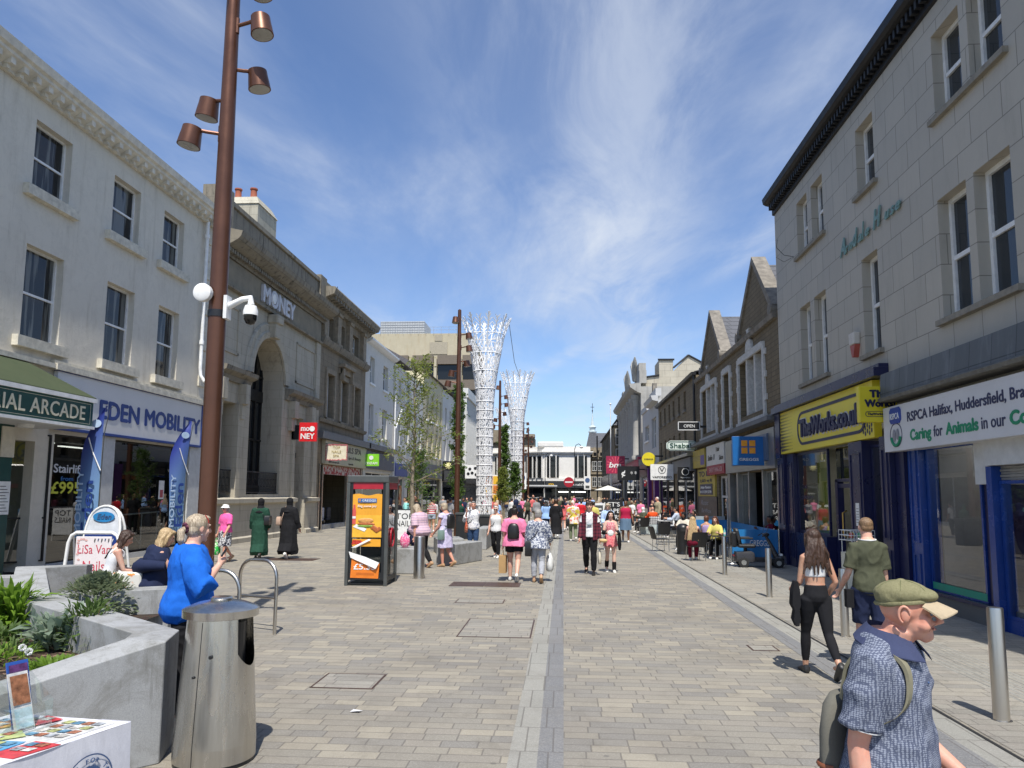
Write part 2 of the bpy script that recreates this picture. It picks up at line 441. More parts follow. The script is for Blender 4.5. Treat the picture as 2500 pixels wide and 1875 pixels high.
def cover(x,y,w,d,label,two=False,mat=None,frame=.022):
    t=thing('access_cover',label,'access cover',(x,y,0),0,'access covers set in the paving')
    if mat is None:
        a=M()
        for (x0,x1,y0,y1) in ((-w/2,w/2,-d/2,-d/2+frame),(-w/2,w/2,d/2-frame,d/2),(-w/2,-w/2+frame,-d/2+frame,d/2-frame),(w/2-frame,w/2,-d/2+frame,d/2-frame)):
            a.box(x0,x1,y0,y1,.001,.006)
        a.obj('frame',m_iron,t)
        M().quad((-w/2+frame,-d/2+frame,.005),(w/2-frame,-d/2+frame,.005),(w/2-frame,d/2-frame,.005),(-w/2+frame,d/2-frame,.005)).obj('plate',m_sett2,t)
    else:
        n=2 if two else 1
        for k in range(n):
            M().box(-w/2+k*w/n+.006,-w/2+(k+1)*w/n-.006,-d/2,d/2,.001,.009).obj('plate',mat,t)
cover(-1.72,16.55,1.55,.75,'rusty double cover plate under the feet of the woman with the backpack',True,m_iron)
cover(-8.15,21.9,1.6,.75,'rusty cover plate beside the black robed walker',False,m_iron)
cover(-2.28,8.0,.66,.62,'thin framed paving cover in the open foreground paving')
cover(-1.55,14.0,.9,.5,'thin framed paving cover nearer than the rusty plates')
cover(-.98,11.3,1.05,1.5,'large framed double paving cover against the central band')
cover(2.62,10.2,.35,.35,'small square cover beside the grey kerb band')
# ---------------------------------------------------------------- building helpers
def wall(fr,mat,parent,U0,U1,V0,V1,holes=(),d=.2,back=7,name='wall',roof=True):
    m_=M()
    us=sorted({U0,U1,*[h[0] for h in holes],*[h[1] for h in holes]});vs=sorted({V0,V1,*[h[2] for h in holes],*[h[3] for h in holes]})
    for i in range(len(us)-1):
        for j in range(len(vs)-1):
            cu,cv=(us[i]+us[i+1])/2,(vs[j]+vs[j+1])/2
            if any(h[0]<cu<h[1] and h[2]<cv<h[3] for h in holes):continue
            m_.quad(fr.P(us[i],vs[j]),fr.P(us[i+1],vs[j]),fr.P(us[i+1],vs[j+1]),fr.P(us[i],vs[j+1]))
    for h in holes:
        a,b,c,e=h[:4];dd=h[4] if len(h)>4 else d
        m_.quad(fr.P(a,c),fr.P(a,e),fr.P(a,e,-dd),fr.P(a,c,-dd));m_.quad(fr.P(b,c),fr.P(b,c,-dd),fr.P(b,e,-dd),fr.P(b,e))
        m_.quad(fr.P(a,e),fr.P(b,e),fr.P(b,e,-dd),fr.P(a,e,-dd));m_.quad(fr.P(a,c),fr.P(a,c,-dd),fr.P(b,c,-dd),fr.P(b,c))
    for u in (U0,U1):m_.quad(fr.P(u,V0),fr.P(u,V1),fr.P(u,V1,-back),fr.P(u,V0,-back))
    if roof:m_.quad(fr.P(U0,V1),fr.P(U1,V1),fr.P(U1,V1,-back),fr.P(U0,V1,-back))
    m_.quad(fr.P(U0,V0,-back),fr.P(U0,V1,-back),fr.P(U1,V1,-back),fr.P(U1,V0,-back))
    return m_.obj(name,mat,parent)
g_win=glassmat('window_glass',(.012,.014,.017),(.13,.135,.125),.03)
g_winp=glassmat('window_glass_plain',(.03,.036,.042),None,.03)
g_dark=glassmat('dark_glass',(.012,.014,.016),None,.02,.1)
g_clear=clearglass()
g_clear2=clearglass('shop_glass_dim',.07,.42)
def sash(fr,b,u0,u1,v0,v1,d=.2,fm=None,gm=None,sill=None,rail=.5,fw=.055,mull=0,sillh=.14,sillp=.10,sille=.1):
    fm=fm or m_white;gm=gm or g_win
    a=M();w0,w1=-d,-d+.07
    fr.box(a,u0,u0+fw,v0,v1,w0,w1);fr.box(a,u1-fw,u1,v0,v1,w0,w1)
    fr.box(a,u0+fw,u1-fw,v1-fw,v1,w0,w1);fr.box(a,u0+fw,u1-fw,v0,v0+fw*1.3,w0,w1)
    if rail:r=v0+(v1-v0)*rail;fr.box(a,u0+fw,u1-fw,r-fw*.5,r+fw*.5,w0,w1-.01)
    for k in range(mull):q=u0+(u1-u0)*(k+1)/(mull+1);fr.box(a,q-fw*.4,q+fw*.4,v0+fw*1.3,v1-fw,w0+.003,w1-.013)
    o=a.obj('window',fm,b)
    M().quad(fr.P(u0+fw*.5,v0+fw*.5,w0+.02),fr.P(u1-fw*.5,v0+fw*.5,w0+.02),fr.P(u1-fw*.5,v1-fw*.5,w0+.02),fr.P(u0+fw*.5,v1-fw*.5,w0+.02)).obj('pane',gm,o)
    if sill:
        q=M();fr.box(q,u0-sille,u1+sille,v0-sillh,v0-.002,-d,sillp);q.obj('sill',sill,b)
    return o
def strip(fr,parent,name,mat,prof,U0,U1):
    """a moulding: profile of (w, v) swept along the wall"""
    m_=M();m_.loft([[fr.P(u,v,w) for w,v in prof] for u in (U0,U1)]);return m_.obj(name,mat,parent)
def fbx(fr,name,mat,parent,*b):
    for q in b:m_=M();fr.box(m_,*q);o=m_.obj(name,mat,parent)
    return o
def qd(fr,name,mat,parent,u0,u1,v0,v1,w):return M().quad(fr.P(u0,v0,w),fr.P(u1,v0,w),fr.P(u1,v1,w),fr.P(u0,v1,w)).obj(name,mat,parent)
# ================================================================= left side of the street
m_lrend=render_wall('cream_render',(.66,.62,.53),.4,(.22,.18,.11))
m_lrend2=render_wall('white_render',(.68,.67,.62),.2,(.3,.27,.2),.3)
m_cornice=plain('cream_paint_trim',(.62,.585,.50),.8,var=.2,scale=4,bump=.2)
m_sillc=plain('painted_sill',(.58,.545,.45),.8,var=.25,scale=5,bump=.3)
m_blue=plain('fascia_blue',(.02,.05,.22),.4)
m_fasc=plain('fascia_panel',(.64,.64,.64),.35,var=.05,scale=.7)
m_greenp=plain('dark_green_paint',(.008,.06,.048),.4)
m_cream=plain('cream_letter',(.72,.67,.50),.5)
B=thing('shop_building','cream rendered three storey building with bracketed eaves above the mobility shop','building',(0,0,0))
F_=LF0
up=[(13.3,14.6),(16.5,17.85),(19.7,21.05),(22.4,23.67)]
holes=[(a,b,9.40,11.15) for a,b in up]+[(a,b,5.68,7.98) for a,b in up]
holes +=[(10,17.3,0,3.2,1.6),(17.98,19.9,.16,3.45,.12),(20.5,24.75,.16,3.5,.25)]
wall(F_,m_lrend,B,10,25.9,0,11.75,holes,.26)
for a,b in up:
    sash(F_,B,a,b,9.40,11.15,.26,sill=m_sillc,sillh=.26,sillp=.16,sille=.28)
    sash(F_,B,a,b,5.68,7.98,.26,sill=m_sillc,sillh=.26,sillp=.16,sille=.24)
strip(F_,B,'cornice',m_cornice,[(0,11.72),(.10,11.72),(.10,11.80),(.38,11.98),(.38,12.06),(.46,12.10),(.50,12.30),(.42,12.34),(0,12.34)],9.9,25.95)
for k in range(38):
    u=10.1+k*.42;br=M()
    F_.box(br,u,u+.15,11.80,11.96,.101,.33);F_.box(br,u+.02,u+.13,11.70,11.80,.101,.22)
    br.obj('bracket',m_cornice,B)
strip(F_,B,'roof',plain('slate',(.07,.072,.08),.8,var=.3,scale=5),[(.3,12.341),(.3,12.42),(-5,15.2),(-7,12.34)],10,25.9)
fbx(F_,'string_course',m_sillc,B,(17.6,25.85,5.06,5.22,.0,.22),(17.6,25.85,5.222,5.30,.0,.14),(10,17.6,5.08,5.20,0,.18))
for k in range(9):fbx(F_,'quoin',m_sillc,B,(25.15,25.45 if k % 2 else 25.6,5.75+k*.66,6.13+k*.66,.0,.05))
dp=thing('downpipe','white cast rainwater pipe with a curved foot at the right corner of the cream building','drain pipe')
q=M();q.tube([F_.P(24.98,v,w) for v,w in ((11.72,.16),(6.35,.16),(6.1,.18),(5.86,.34))],.062,10)
q.obj('pipe',m_white,dp,smooth=50)
for v in (11.1,8.85,7.2):M().tube([F_.P(24.98,v,.16),F_.P(24.98,v+.14,.16)],.085,12).obj('collar',m_white,dp,smooth=50)
sgn=thing('shop_sign','pale blue fascia panel reading EDEN MOBILITY with a thin blue edge','shop sign')
fbx(F_,'panel',m_fasc,sgn,(17.75,25.28,3.62,5.04,.02,.14))
fbx(F_,'trim',m_blue,sgn,(17.75,25.28,5.041,5.11,.02,.17),(17.75,25.28,3.55,3.619,.02,.17),(25.281,25.34,3.55,5.11,.02,.17))
text('EDEN MOBILITY',m_blue,F_.M(19.5,4.02,.142),5.72,.50,.008,.05,parent=sgn)
pb=thing('shop_unit','dark mobility shop windows between pale pilasters with a low white stall riser','shopfront')
m_pil=plain('pale_pilaster',(.52,.53,.53),.5)
fbx(F_,'pilaster',m_pil,pb,(19.86,20.48,0,3.54,-.12,.05));fbx(F_,'pilaster',m_pil,pb,(24.78,25.6,0,3.54,-.1,.05))
fbx(F_,'stall_riser',m_pil,pb,(17.98,19.85,0,.16,-.1,.02),(20.49,24.77,0,.16,-.2,.02))
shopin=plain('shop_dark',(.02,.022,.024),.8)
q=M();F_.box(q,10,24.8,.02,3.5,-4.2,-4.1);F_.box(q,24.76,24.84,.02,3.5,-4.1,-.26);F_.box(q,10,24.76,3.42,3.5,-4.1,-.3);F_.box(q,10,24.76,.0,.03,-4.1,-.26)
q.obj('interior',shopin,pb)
def shopwin(fr,parent,u0,u1,v0,v1,w,fm,gm,fw=.05,mull=(),trans=None):
    a=M();fr.box(a,u0,u0+fw,v0,v1,w-.03,w+.03);fr.box(a,u1-fw,u1,v0,v1,w-.03,w+.03)
    fr.box(a,u0+fw,u1-fw,v1-fw,v1,w-.03,w+.03);fr.box(a,u0+fw,u1-fw,v0,v0+fw,w-.03,w+.03)
    for q_ in mull:fr.box(a,q_-fw/2,q_+fw/2,v0+fw,v1-fw,w-.027,w+.027)
    if trans:fr.box(a,u0+fw,u1-fw,trans,trans+fw,w-.024,w+.024)
    o=a.obj('window',fm,parent);qd(fr,'pane',gm,o,u0+fw*.5,u1-fw*.5,v0+fw*.5,v1-fw*.5,w);return o
shopwin(F_,pb,17.98,19.85,.16,3.45,-.08,m_blackmetal,g_clear2,.03,trans=1.55)
shopwin(F_,pb,20.49,24.1,.16,3.5,-.2,m_blackmetal,g_clear2,.05)
shopwin(F_,pb,24.12,24.76,.16,3.5,-.2,m_blackmetal,g_clear2,.05)
fbx(F_,'light_panel',emit('strip_light',(1,.97,.9),2.2),pb,(17.2,19.6,3.3,3.33,-1.3,-1.15),(14.5,17.2,3.3,3.33,-2.2,-2.05),(20.9,23.2,3.3,3.33,-2.0,-1.85))
fr45=Fr((-13.35,17.96,0),R(228))
shopwin(Fr((-14.45,15.0,0),R(62.5)),pb,0,3.2,.25,3.4,0,m_blackmetal,g_clear2,.04,trans=1.3)
vinyl_w=plain('vinyl_white',(.62,.64,.66),.6);vinyl_y=plain('vinyl_yellow',(.58,.60,.05),.6);vinyl_b=plain('vinyl_blue',(.02,.14,.40),.6)
wv=thing('window_lettering','Stairlifts from £995! vinyl lettering on the dark shop window','window lettering')
text('Stairlifts',vinyl_w,F_.M(18.13,2.47,-.07),1.3,.22,.003,.02,parent=wv);text('from',vinyl_b,F_.M(18.42,2.26,-.07),.5,.11,.003,.02,parent=wv);text('£995!',vinyl_y,F_.M(18.08,1.93,-.07),1.3,.30,.003,.03,parent=wv)
wv=thing('window_lettering','cropped Stairlifts £995! lettering beside the green arcade pillar','window lettering')
fl=Fr((-14.45,15.0,0),R(62.5))
text('Stairlifts',vinyl_w,fl.M(.55,2.45,.03),1.6,.24,.003,.02,parent=wv);text('£995!',vinyl_y,fl.M(.7,1.85,.03),1.4,.33,.003,.03,parent=wv)
sl=thing('stairlift','beige stairlift seat with armrest and footplate inside the dark shop window','stairlift',(-14.9,17.0,.1),R(30))
mb=plain('beige_vinyl',(.42,.38,.27),.5)
q=M();q.ell((0,0,1.05),(.26,.09,.36));q.obj('backrest',mb,sl,smooth=60)
q=M();q.ell((0,-.25,.68),(.26,.28,.09));q.obj('seat',mb,sl,smooth=60)
q=M();q.tube([(.28,0,.9),(.3,-.2,.92),(.28,-.45,.86)],.035);q.tube([(-.28,0,.9),(-.3,-.2,.92),(-.28,-.45,.86)],.035);q.obj('armrest',mb,sl,smooth=60)
q=M();q.ell((0,-.1,.38),(.22,.26,.2));q.obj('motor_cover',mb,sl,smooth=60)
q=M();q.add([(-1.2,.1,.06),(1.0,.1,.5),(1.0,.1,.62),(-1.2,.1,.18),(-1.2,.2,.06),(1.0,.2,.5),(1.0,.2,.62),(-1.2,.2,.18)],[(0,1,2,3),(4,5,6,7),(0,1,5,4),(2,3,7,6),(0,3,7,4),(1,2,6,5)]);q.obj('rail',m_steel,sl)
for kx,lab in ((22.0,'dark mobility scooter on show in the middle of the window'),(23.4,'dark mobility scooter on show at the right end of the window')):
    sc_=thing('mobility_scooter',lab,'mobility scooter',(-14.0,kx,.1),R(90),'scooters on show in the shop')
    q=M();q.box(-.22,.22,-.5,.3,.15,.3);q.tube([(0,.3,.2),(0,.5,.9)],.04);q.tube([(-.25,.5,.9),(.25,.5,.9)],.02);q.obj('body',m_black,sc_)
    q=M();q.ell((0,-.25,.6),(.24,.25,.07));q.ell((0,-.48,.9),(.22,.07,.3));q.obj('seat',plain('navy_vinyl',(.02,.025,.06),.5),sc_,smooth=60)
rl=thing('display_rail','white tubular display rail behind the mobility shop glass','rail')
q=M();q.tube([F_.P(20.9,1.25,-.5),F_.P(24.0,1.32,-.5)],.025)
for u in (21.0,22.0,23.0,23.9):q.tube([F_.P(u,.1,-.5),F_.P(u,1.28,-.5)],.018)
q.tube([F_.P(21.0,.3,-.5),F_.P(22.0,1.1,-.5),F_.P(23,.3,-.5)],.014);q.obj('bars',m_white,rl)
po=thing('window_poster','small white poster with a red figure in the mobility shop window','poster')
fbx(F_,'sheet',plain('poster_white',(.7,.7,.7),.5),po,(23.3,23.62,1.75,2.35,-.16,-.155));fbx(F_,'picture',plain('poster_red',(.4,.06,.08),.5),po,(23.38,23.56,1.8,2.05,-.154,-.150))
ac=thing('arcade_canopy','mossy green sloping canopy with a dark green IMPERIAL ARCADE sign','canopy')
moss=wallmat('mossy_felt',(.070,.088,.045),(.058,.075,.038),(.05,.062,.035),9,9,.001,stain=.5,staincol=(.04,.06,.03))
x1=-11.5
q=M();q.add([(-13,9,5.15),(-13,16.6,5.15),(x1,17.3,4.27),(x1,8.3,4.27),(-13,9,5.06),(-13,16.6,5.06),(x1,17.3,4.18),(x1,8.3,4.18)],[(0,1,2,3),(4,5,6,7),(0,3,7,4),(1,2,6,5),(2,3,7,6)])
q.add([(-13,16.6,5.1),(x1,17.3,4.2),(-13,17.3,4.2)],[(0,1,2)]);q.obj('roof',moss,ac)
fc=Fr((x1,0,0),R(90))
fbx(fc,'fascia',m_greenp,ac,(8.3,17.2,3.56,4.14,-.1,0));fbx(fc,'trim',m_white,ac,(8.3,17.28,4.14,4.24,-.12,.05),(8.3,17.25,3.49,3.558,-.12,.04))
fbx(Fr((-13,17.2,0),0),'end_panel',m_greenp,ac,(.0,1.39,3.56,4.14,-.05,0));q=M().box(-13,x1-.1,8.3,17.2,3.5,3.54);q.obj('soffit',m_pil,ac)
q=M()
for k in range(9):q.box(x1-.28,x1-.16,8.6+k,8.64+k,3.46,3.5)
text('IMPERIAL ARCADE',m_cream,fc.M(16.9,3.69,.002),3.9,.33,.012,.012,parent=ac,align='R',sp=1.05)
fbx(fc,'border',m_cream,ac,(8.4,17.1,4.085,4.093,.0,.004),(8.4,17.1,3.605,3.613,.0,.004),(17.1,17.108,3.605,4.093,0,.004))
q=M();q.cyl(-12.2,15.9,3.42,3.5,.16,20);q.obj('ceiling_lamp',m_white,ac,smooth=40)
pl_=thing('arcade_pillar','dark green arcade pillar carrying white notice posters at the frame edge','pillar')
M().box(-13.0,-12.7,15.8,16.2,0,3.5).obj('shaft',m_greenp,pl_)
q=M().box(-12.69,-12.67,15.82,16.18,1.45,2.2);q.obj('notice',m_white,pl_)
q=M().box(-12.69,-12.66,15.80,16.2,2.75,3.45);q.obj('notice',plain('notice_beige',(.62,.58,.48),.6),pl_)
q=M();
for k in range(9):q.box(-12.669,-12.667,15.86,16.14-.05*(k % 3),1.52+k*.07,1.535+k*.07)
q.obj('lettering',m_blackmetal,pl_)
# ---------------------------------------------------------------- bank
m_ash=wallmat('bank_ashlar',(.50,.455,.36),(.45,.405,.32),(.30,.27,.21),.95,.42,.006,stain=.55,staincol=(.10,.09,.075),bump=.25)
m_ashd=wallmat('weathered_stone',(.30,.27,.215),(.26,.235,.185),(.14,.125,.10),1.2,.5,.005,stain=1.0,staincol=(.045,.042,.038),vscale=1.5,bump=.4,tint=.25)
BK=thing('bank_building','pale stone bank with a tall round arch, heavy cornice and blackened parapet','building')
y0,y1=25.95,37.9
uc,ra,sp_=31.35,2.35,6.75
ra_i=1.75
q=M()
N=24
def ar(r,k):a=math.pi*k/N;return uc -r*math.cos(a),sp_ +0.2+r*math.sin(a)*1.02
for k in range(N):
    (a,za),(b,zb)=ar(ra_i,k),ar(ra_i,k+1)
    q.quad(F_.P(a,za),F_.P(b,zb),F_.P(b,11),F_.P(a,11))
    q.quad(F_.P(a,za),F_.P(b,zb),F_.P(b,zb,-1.3),F_.P(a,za,-1.3))
hol=[(26.95,28.35,1.75,5.5),(34.75,35.95,0,5.65)]
L0,L1=uc-ra_i,uc+ra_i
for (a,b) in ((y0,L0),(L1,y1)):
    us=sorted({a,b,*[h[i] for h in hol for i in (0,1) if a<h[i]<b]});vs=[0,1.75,5.5,5.65,11]
    for i in range(len(us)-1):
        for j in range(4):
            cu,cv=(us[i]+us[i+1])/2,(vs[j]+vs[j+1])/2
            if any(h[0]<cu<h[1] and h[2]<cv<h[3] for h in hol):continue
            q.quad(F_.P(us[i],vs[j]),F_.P(us[i+1],vs[j]),F_.P(us[i+1],vs[j+1]),F_.P(us[i],vs[j+1]))
for u in (L0,L1):q.quad(F_.P(u,1.9),F_.P(u,sp_+.2),F_.P(u,sp_+.2,-1.3),F_.P(u,1.9,-1.3))
q.quad(F_.P(L0,0),F_.P(L1,0),F_.P(L1,1.9),F_.P(L0,1.9));q.quad(F_.P(L0,1.9),F_.P(L1,1.9),F_.P(L1,1.9,-1.3),F_.P(L0,1.9,-1.3))
for h in hol:
    a,b,c,e=h;dd=.7
    for A_,B_ in (((a,c),(a,e)),((b,c),(b,e)),((a,e),(b,e)),((a,c),(b,c))):q.quad(F_.P(*A_),F_.P(*B_),F_.P(*B_,-dd),F_.P(*A_,-dd))
for u in (y0,y1):q.quad(F_.P(u,0),F_.P(u,13),F_.P(u,13,-9),F_.P(u,0,-9))
q.obj('wall',m_ash,BK)
q=M();ring=[]
for r_,w in ((ra_i+.02,.02),(ra_i+.02,.12),(ra_i+.28,.16),(ra_i+.34,.08),(ra_i+.62,.10),(ra_i+.68,.01)):
    ring.append([F_.P(*ar(r_,k),w) for k in range(N+1)])
for i in range(len(ring)-1):
    for k in range(N):q.quad(ring[i][k],ring[i][k+1],ring[i+1][k+1],ring[i+1][k])
q.obj('arch_moulding',m_ash,BK,smooth=40)
q=M();F_.box(q,uc-.28,uc+.28,8.75,9.75,.0,.4);F_.box(q,uc-.36,uc+.36,9.4,9.8,0,.5);q.obj('keystone',m_ash,BK,bevel=.05)
strip(F_,BK,'frieze',plain('brown_frieze',(.235,.205,.15),.85,var=.2,scale=2),[(0,10.0),(.12,10.0),(.12,11.0),(0,11.0)],y0+.2,y1-.1)
strip(F_,BK,'architrave',m_ashd,[(0,9.86),(.22,9.86),(.24,9.95),(.16,9.999),(0,9.999)],y0+.2,y1-.05)
strip(F_,BK,'cornice',m_ashd,[(0,11.001),(.2,11.001),(.3,11.25),(.55,11.35),(.8,11.5),(.9,11.62),(.95,11.8),(0,12.0)],y0+.15,y1+.35)
for k in range(56):u=y0+.3+k*.21;fbx(F_,'dentil',m_ashd,BK,(u,u+.12,11.1,11.24,.26,.42))
strip(F_,BK,'parapet',m_ashd,[(.0,12.0),(.16,12.0),(.16,13.0),(.26,13.02),(.26,13.2),(-.5,13.2),(-.5,12.0)],y0+.25,y1-.15)
fbx(F_,'parapet_pier',m_ashd,BK,(y0-.2,y0+.7,11.9,13.5,-.5,.3),(y1-.9,y1+.05,12.0,13.42,-.5,.3))
strip(F_,BK,'impost',m_ashd,[(0,6.3),(.12,6.3),(.18,6.5),(.42,6.62),(.46,6.78),(0,6.84)],y0+.5,L0-.25)
strip(F_,BK,'impost',m_ashd,[(0,6.3),(.12,6.3),(.18,6.5),(.42,6.62),(.46,6.78),(0,6.84)],L1+.25,y1-.1)
for a,b in ((28.45,28.85),(26.45,26.85),(33.9,34.4),(36.3,36.8)):
    fbx(F_,'console',m_ash,BK,(a,b,5.5,6.3,0,.34),(a+.03,b-.03,4.9,5.5,0,.18))
for a,b in ((26.6,26.94),(28.36,28.7),(34.4,34.74),(35.96,36.3)):
    fbx(F_,'door_surround',m_ash,BK,(a,b,1.76,5.5,0,.10))
strip(F_,BK,'plinth',m_ash,[(0,0),(.32,0),(.32,.18),(.22,.24),(.22,1.5),(.34,1.56),(.34,1.72),(0,1.78)],y0+.1,34.7)
strip(F_,BK,'plinth',m_ash,[(0,0),(.32,0),(.32,.18),(.22,.24),(.22,1.5),(.34,1.56),(.34,1.72),(0,1.78)],36.0,y1)
q=M()
for a,b,c,e in ((34.6,37.3,7.3,9.3),(26.4,28.2,7.4,9.3)):
    q=M()
    for z0,z1,u0,u1 in ((c,c+.1,a,b),(e-.1,e,a,b),(c,e,a,a+.1),(c,e,b-.1,b)):F_.box(q,u0+.001*z0,u1,z0,z1,0,.05)
    q.obj('wall_panel',m_ash,BK)
fbx(F_,'pilaster',m_ash,BK,(y1-.62,y1-.02,1.8,9.85,0,.12));fbx(F_,'pilaster',m_ash,BK,(y0+.05,y0+.5,1.8,9.85,0,.12))
q=M();mbz=plain('bronze_black',(.018,.017,.016),.4,.4)
for u in np.linspace(L0+.08,L1-.08,6):F_.box(q,u-.05,u+.05,1.9,8.2,-1.05,-.95)
for v,t_ in ((2.0,.3),(6.1,.5),(4.3,.08),(7.2,.08)):F_.box(q,L0,L1,v,v+t_,-1.08,-.93)
ww=q.obj('window',mbz,BK)
q=M();q.v=[F_.P(L0,1.9,-1.02),F_.P(L1,1.9,-1.02)]+[F_.P(*ar(ra_i,N-k),-1.02) for k in range(N+1)];q.f=[tuple(range(len(q.v)))]
q.obj('pane',g_dark,ww)
def railing(a,b):
    q=M()
    for v in (1.95,2.82):F_.box(q,a,b,v,v+.05,-.15,-.09)
    n=int((b-a)/.11)
    for k in range(n+1):
        u=a+(b-a)*k/n;F_.box(q,u-.008,u+.008,2.0,2.82,-.13,-.11)
        if k % 3==1:
            for s_ in (-1,1):q.tube([F_.P(u,2.4+s_*.2*math.cos(t_),-.12+.0*t_)+F_.U*(.13*math.sin(t_)) for t_ in np.linspace(0,2*math.pi,9)],.009,4)
    return q.obj('railing',m_blackmetal,BK)
railing(L0+.02,L1-.02);railing(26.97,28.33)
qd(F_,'pane',g_dark,BK,26.95,28.35,1.75,5.5,-.6);
q=M();F_.box(q,34.8,35.9,.1,4.4,-.62,-.55);F_.box(q,34.75,35.95,3.7,3.95,-.6,-.3);q.obj('door',mbz,BK)
ms_=thing('sign_lettering','chunky grey white MONEY lettering fixed on the bank frieze','sign')
text('MONEY',plain('sign_grey',(.52,.52,.55),.4),F_.M(29.9,10.12,.13),3.75,.72,.12,.05,parent=ms_)
q=M();q.tube([F_.P(31.05,10.48,.2),F_.P(31.05,10.48,.28)],.22,20);q.obj('roundel',m_white,ms_,smooth=40)
rs=thing('hanging_sign','red square projecting sign reading MO NEY in white on the bank','sign')
m_red=plain('sign_red',(.62,.015,.02),.4)
M().box(-12.6,-11.75,34.35,34.5,4.42,5.32).obj('panel',m_red,rs);M().box(-12.99,-12.6,34.4,34.44,4.5,5.2).obj('bracket',m_blackmetal,rs)
fs=FF(-12.6,34.34)
text('mo',m_white,fs.M(.08,4.92,0),.42,.26,.01,.03,parent=rs);text('NEY',m_white,fs.M(.08,4.54,0),.68,.26,.01,.03,parent=rs)
q=M();q.tube([fs.P(.63,5.02,0),fs.P(.63,5.02,.015)],.13,20);q.obj('roundel',m_white,rs,smooth=40)
rp=thing('window_poster','tall red poster inside the dark arched bank window','poster')
fbx(F_,'sheet',m_red,rp,(L0+.25,L0+.75,3.9,4.8,-.92,-.9))
ch=thing('chimney','pale stone chimney stack with two red clay pots above the bank parapet','chimney')
m_chs=wallmat('chimney_stone',(.50,.47,.38),(.46,.43,.34),(.3,.28,.22),.7,.36,.008,stain=.4,side=True)
q=M();q.box(-15.9,-14.1,32.0,34.2,11,15.3);q.loft([[(-15.95,31.95,15.3),(-14.05,31.95,15.3),(-14.05,34.25,15.3),(-15.95,34.25,15.3)],[(-15.7,32.3,15.75),(-14.3,32.3,15.75),(-14.3,34.0,15.75),(-15.7,34.0,15.75)]])
q.obj('stack',m_chs,ch)
for x in (-15.35,-14.6):
    q=M();q.lathe([(.17,0),(.19,.05),(.15,.1),(.14,.42),(.18,.46),(.17,.52),(.10,.52)],(x,32.6,15.75),16);q.obj('chimney_pot',plain('terracotta',(.30,.085,.045),.8),ch,smooth=40)
# ---------------------------------------------------------------- dark stone building
m_brn=wallmat('brown_stone',(.30,.25,.175),(.26,.215,.15),(.14,.115,.085),.8,.34,.008,stain=.75,staincol=(.06,.05,.04),bump=.4,tint=.2)
BN=thing('stone_building','brown stone building with pillared top storey above the nail salon','building')
a0,a1=37.92,47.2
wn_=[(39.3,40.6),(41.85,43.25),(44.6,45.95)]
wt=[(39.1,40.3),(41.4,42.4),(44.1,45.4)]
wall(F_,m_brn,BN,a0,a1,0,12.4,[(a,b,6.1,8.55) for a,b in wn_]+[(a,b,10.45,11.75) for a,b in wt]+[(38.5,46.9,0,3.5,3)],.35,back=8)
mst=plain('stone_trim_brown',(.27,.225,.16),.85,var=.3,scale=4,bump=.4)
for a,b in wn_:
    sash(F_,BN,a+.1,b-.1,6.1,8.55,.35,sill=mst,sille=.12,sillh=.2)
    fbx(F_,'architrave',mst,BN,(a-.24,a-.001,6.1,8.85,0,.09),(b+.001,b+.24,6.1,8.85,0,.09),(a,b,8.56,8.85,0,.09))
fbx(F_,'window_hood',mst,BN,(41.4,43.7,9.25,9.45,0,.4),(41.5,43.6,8.9,9.24,0,.2),(41.5,41.75,8.5,9.2,.1,.3),(43.35,43.6,8.5,9.2,.1,.3))
for a,b in wt:sash(F_,BN,a,b,10.45,11.75,.35,rail=.5)
for a in (38.3,40.6,42.9,46.0):fbx(F_,'pilaster',mst,BN,(a-.2,a+.45,10.42,12.0,.0,.22),(a-.26,a+.51,12.0,12.2,0,.3),(a-.26,a+.51,10.3,10.42,0,.3))
strip(F_,BN,'string_course',m_ashd,[(0,9.9),(.2,9.95),(.3,10.15),(.34,10.28),(0,10.3)],a0,a1)
strip(F_,BN,'cornice',m_ashd,[(0,12.2),(.2,12.22),(.3,12.45),(.75,12.62),(.85,12.9),(.8,13.0),(-.4,13.1),(-.5,12.3)],a0-.1,a1+.3)
for k in range(18):u=a0+.3+k*.5;fbx(F_,'bracket',m_ashd,BN,(u,u+.22,12.42,12.6,.3,.7))
strip(F_,BN,'parapet',m_ashd,[(-.1,13.0),(.1,13.0),(.1,13.45),(-.3,13.45)],a0,a1)
strip(F_,BN,'string_course',m_ashd,[(0,5.75),(.15,5.78),(.22,5.95),(0,6.0)],a0,a1)
q=M();q.tube([F_.P(41,13.45,-.1),F_.P(41,13.9,-.1)],.02);q.obj('mast',m_blackmetal,BN)
ns=thing('shop_sign','beige fascia reading TOP NAILS SPA in dark letters under grey lead','shop sign')
m_beige=plain('beige_sign',(.50,.46,.33),.5,var=.1)
fbx(F_,'panel',m_beige,ns,(38.9,47.15,3.55,4.85,.02,.22));fbx(F_,'flashing',plain('lead_grey',(.12,.125,.135),.6,var=.2),ns,(38.0,47.6,4.87,5.25,.02,.4))
dk=plain('ink_brown',(.05,.04,.035),.6)
text('TOP NAILS SPA',dk,F_.M(39.9,4.35,.222),6.0,.34,.01,.01,parent=ns);text('Dental, Nails Spa & Beauty',dk,F_.M(40.3,3.98,.222),5.6,.17,.01,0,.25,parent=ns);text('topnails',dk,F_.M(43.2,3.64,.222),1.0,.12,.01,parent=ns);text('@thetopnails',dk,F_.M(39.5,3.64,.222),1.9,.09,.01,parent=ns)
ps=thing('hanging_sign','cream projecting sign with a floral border reading TOP NAILS SPA','sign')
M().box(-12.75,-11.6,38.9,38.96,3.75,4.55).obj('panel',plain('cream_sign',(.72,.66,.50),.5),ps)
q=M()
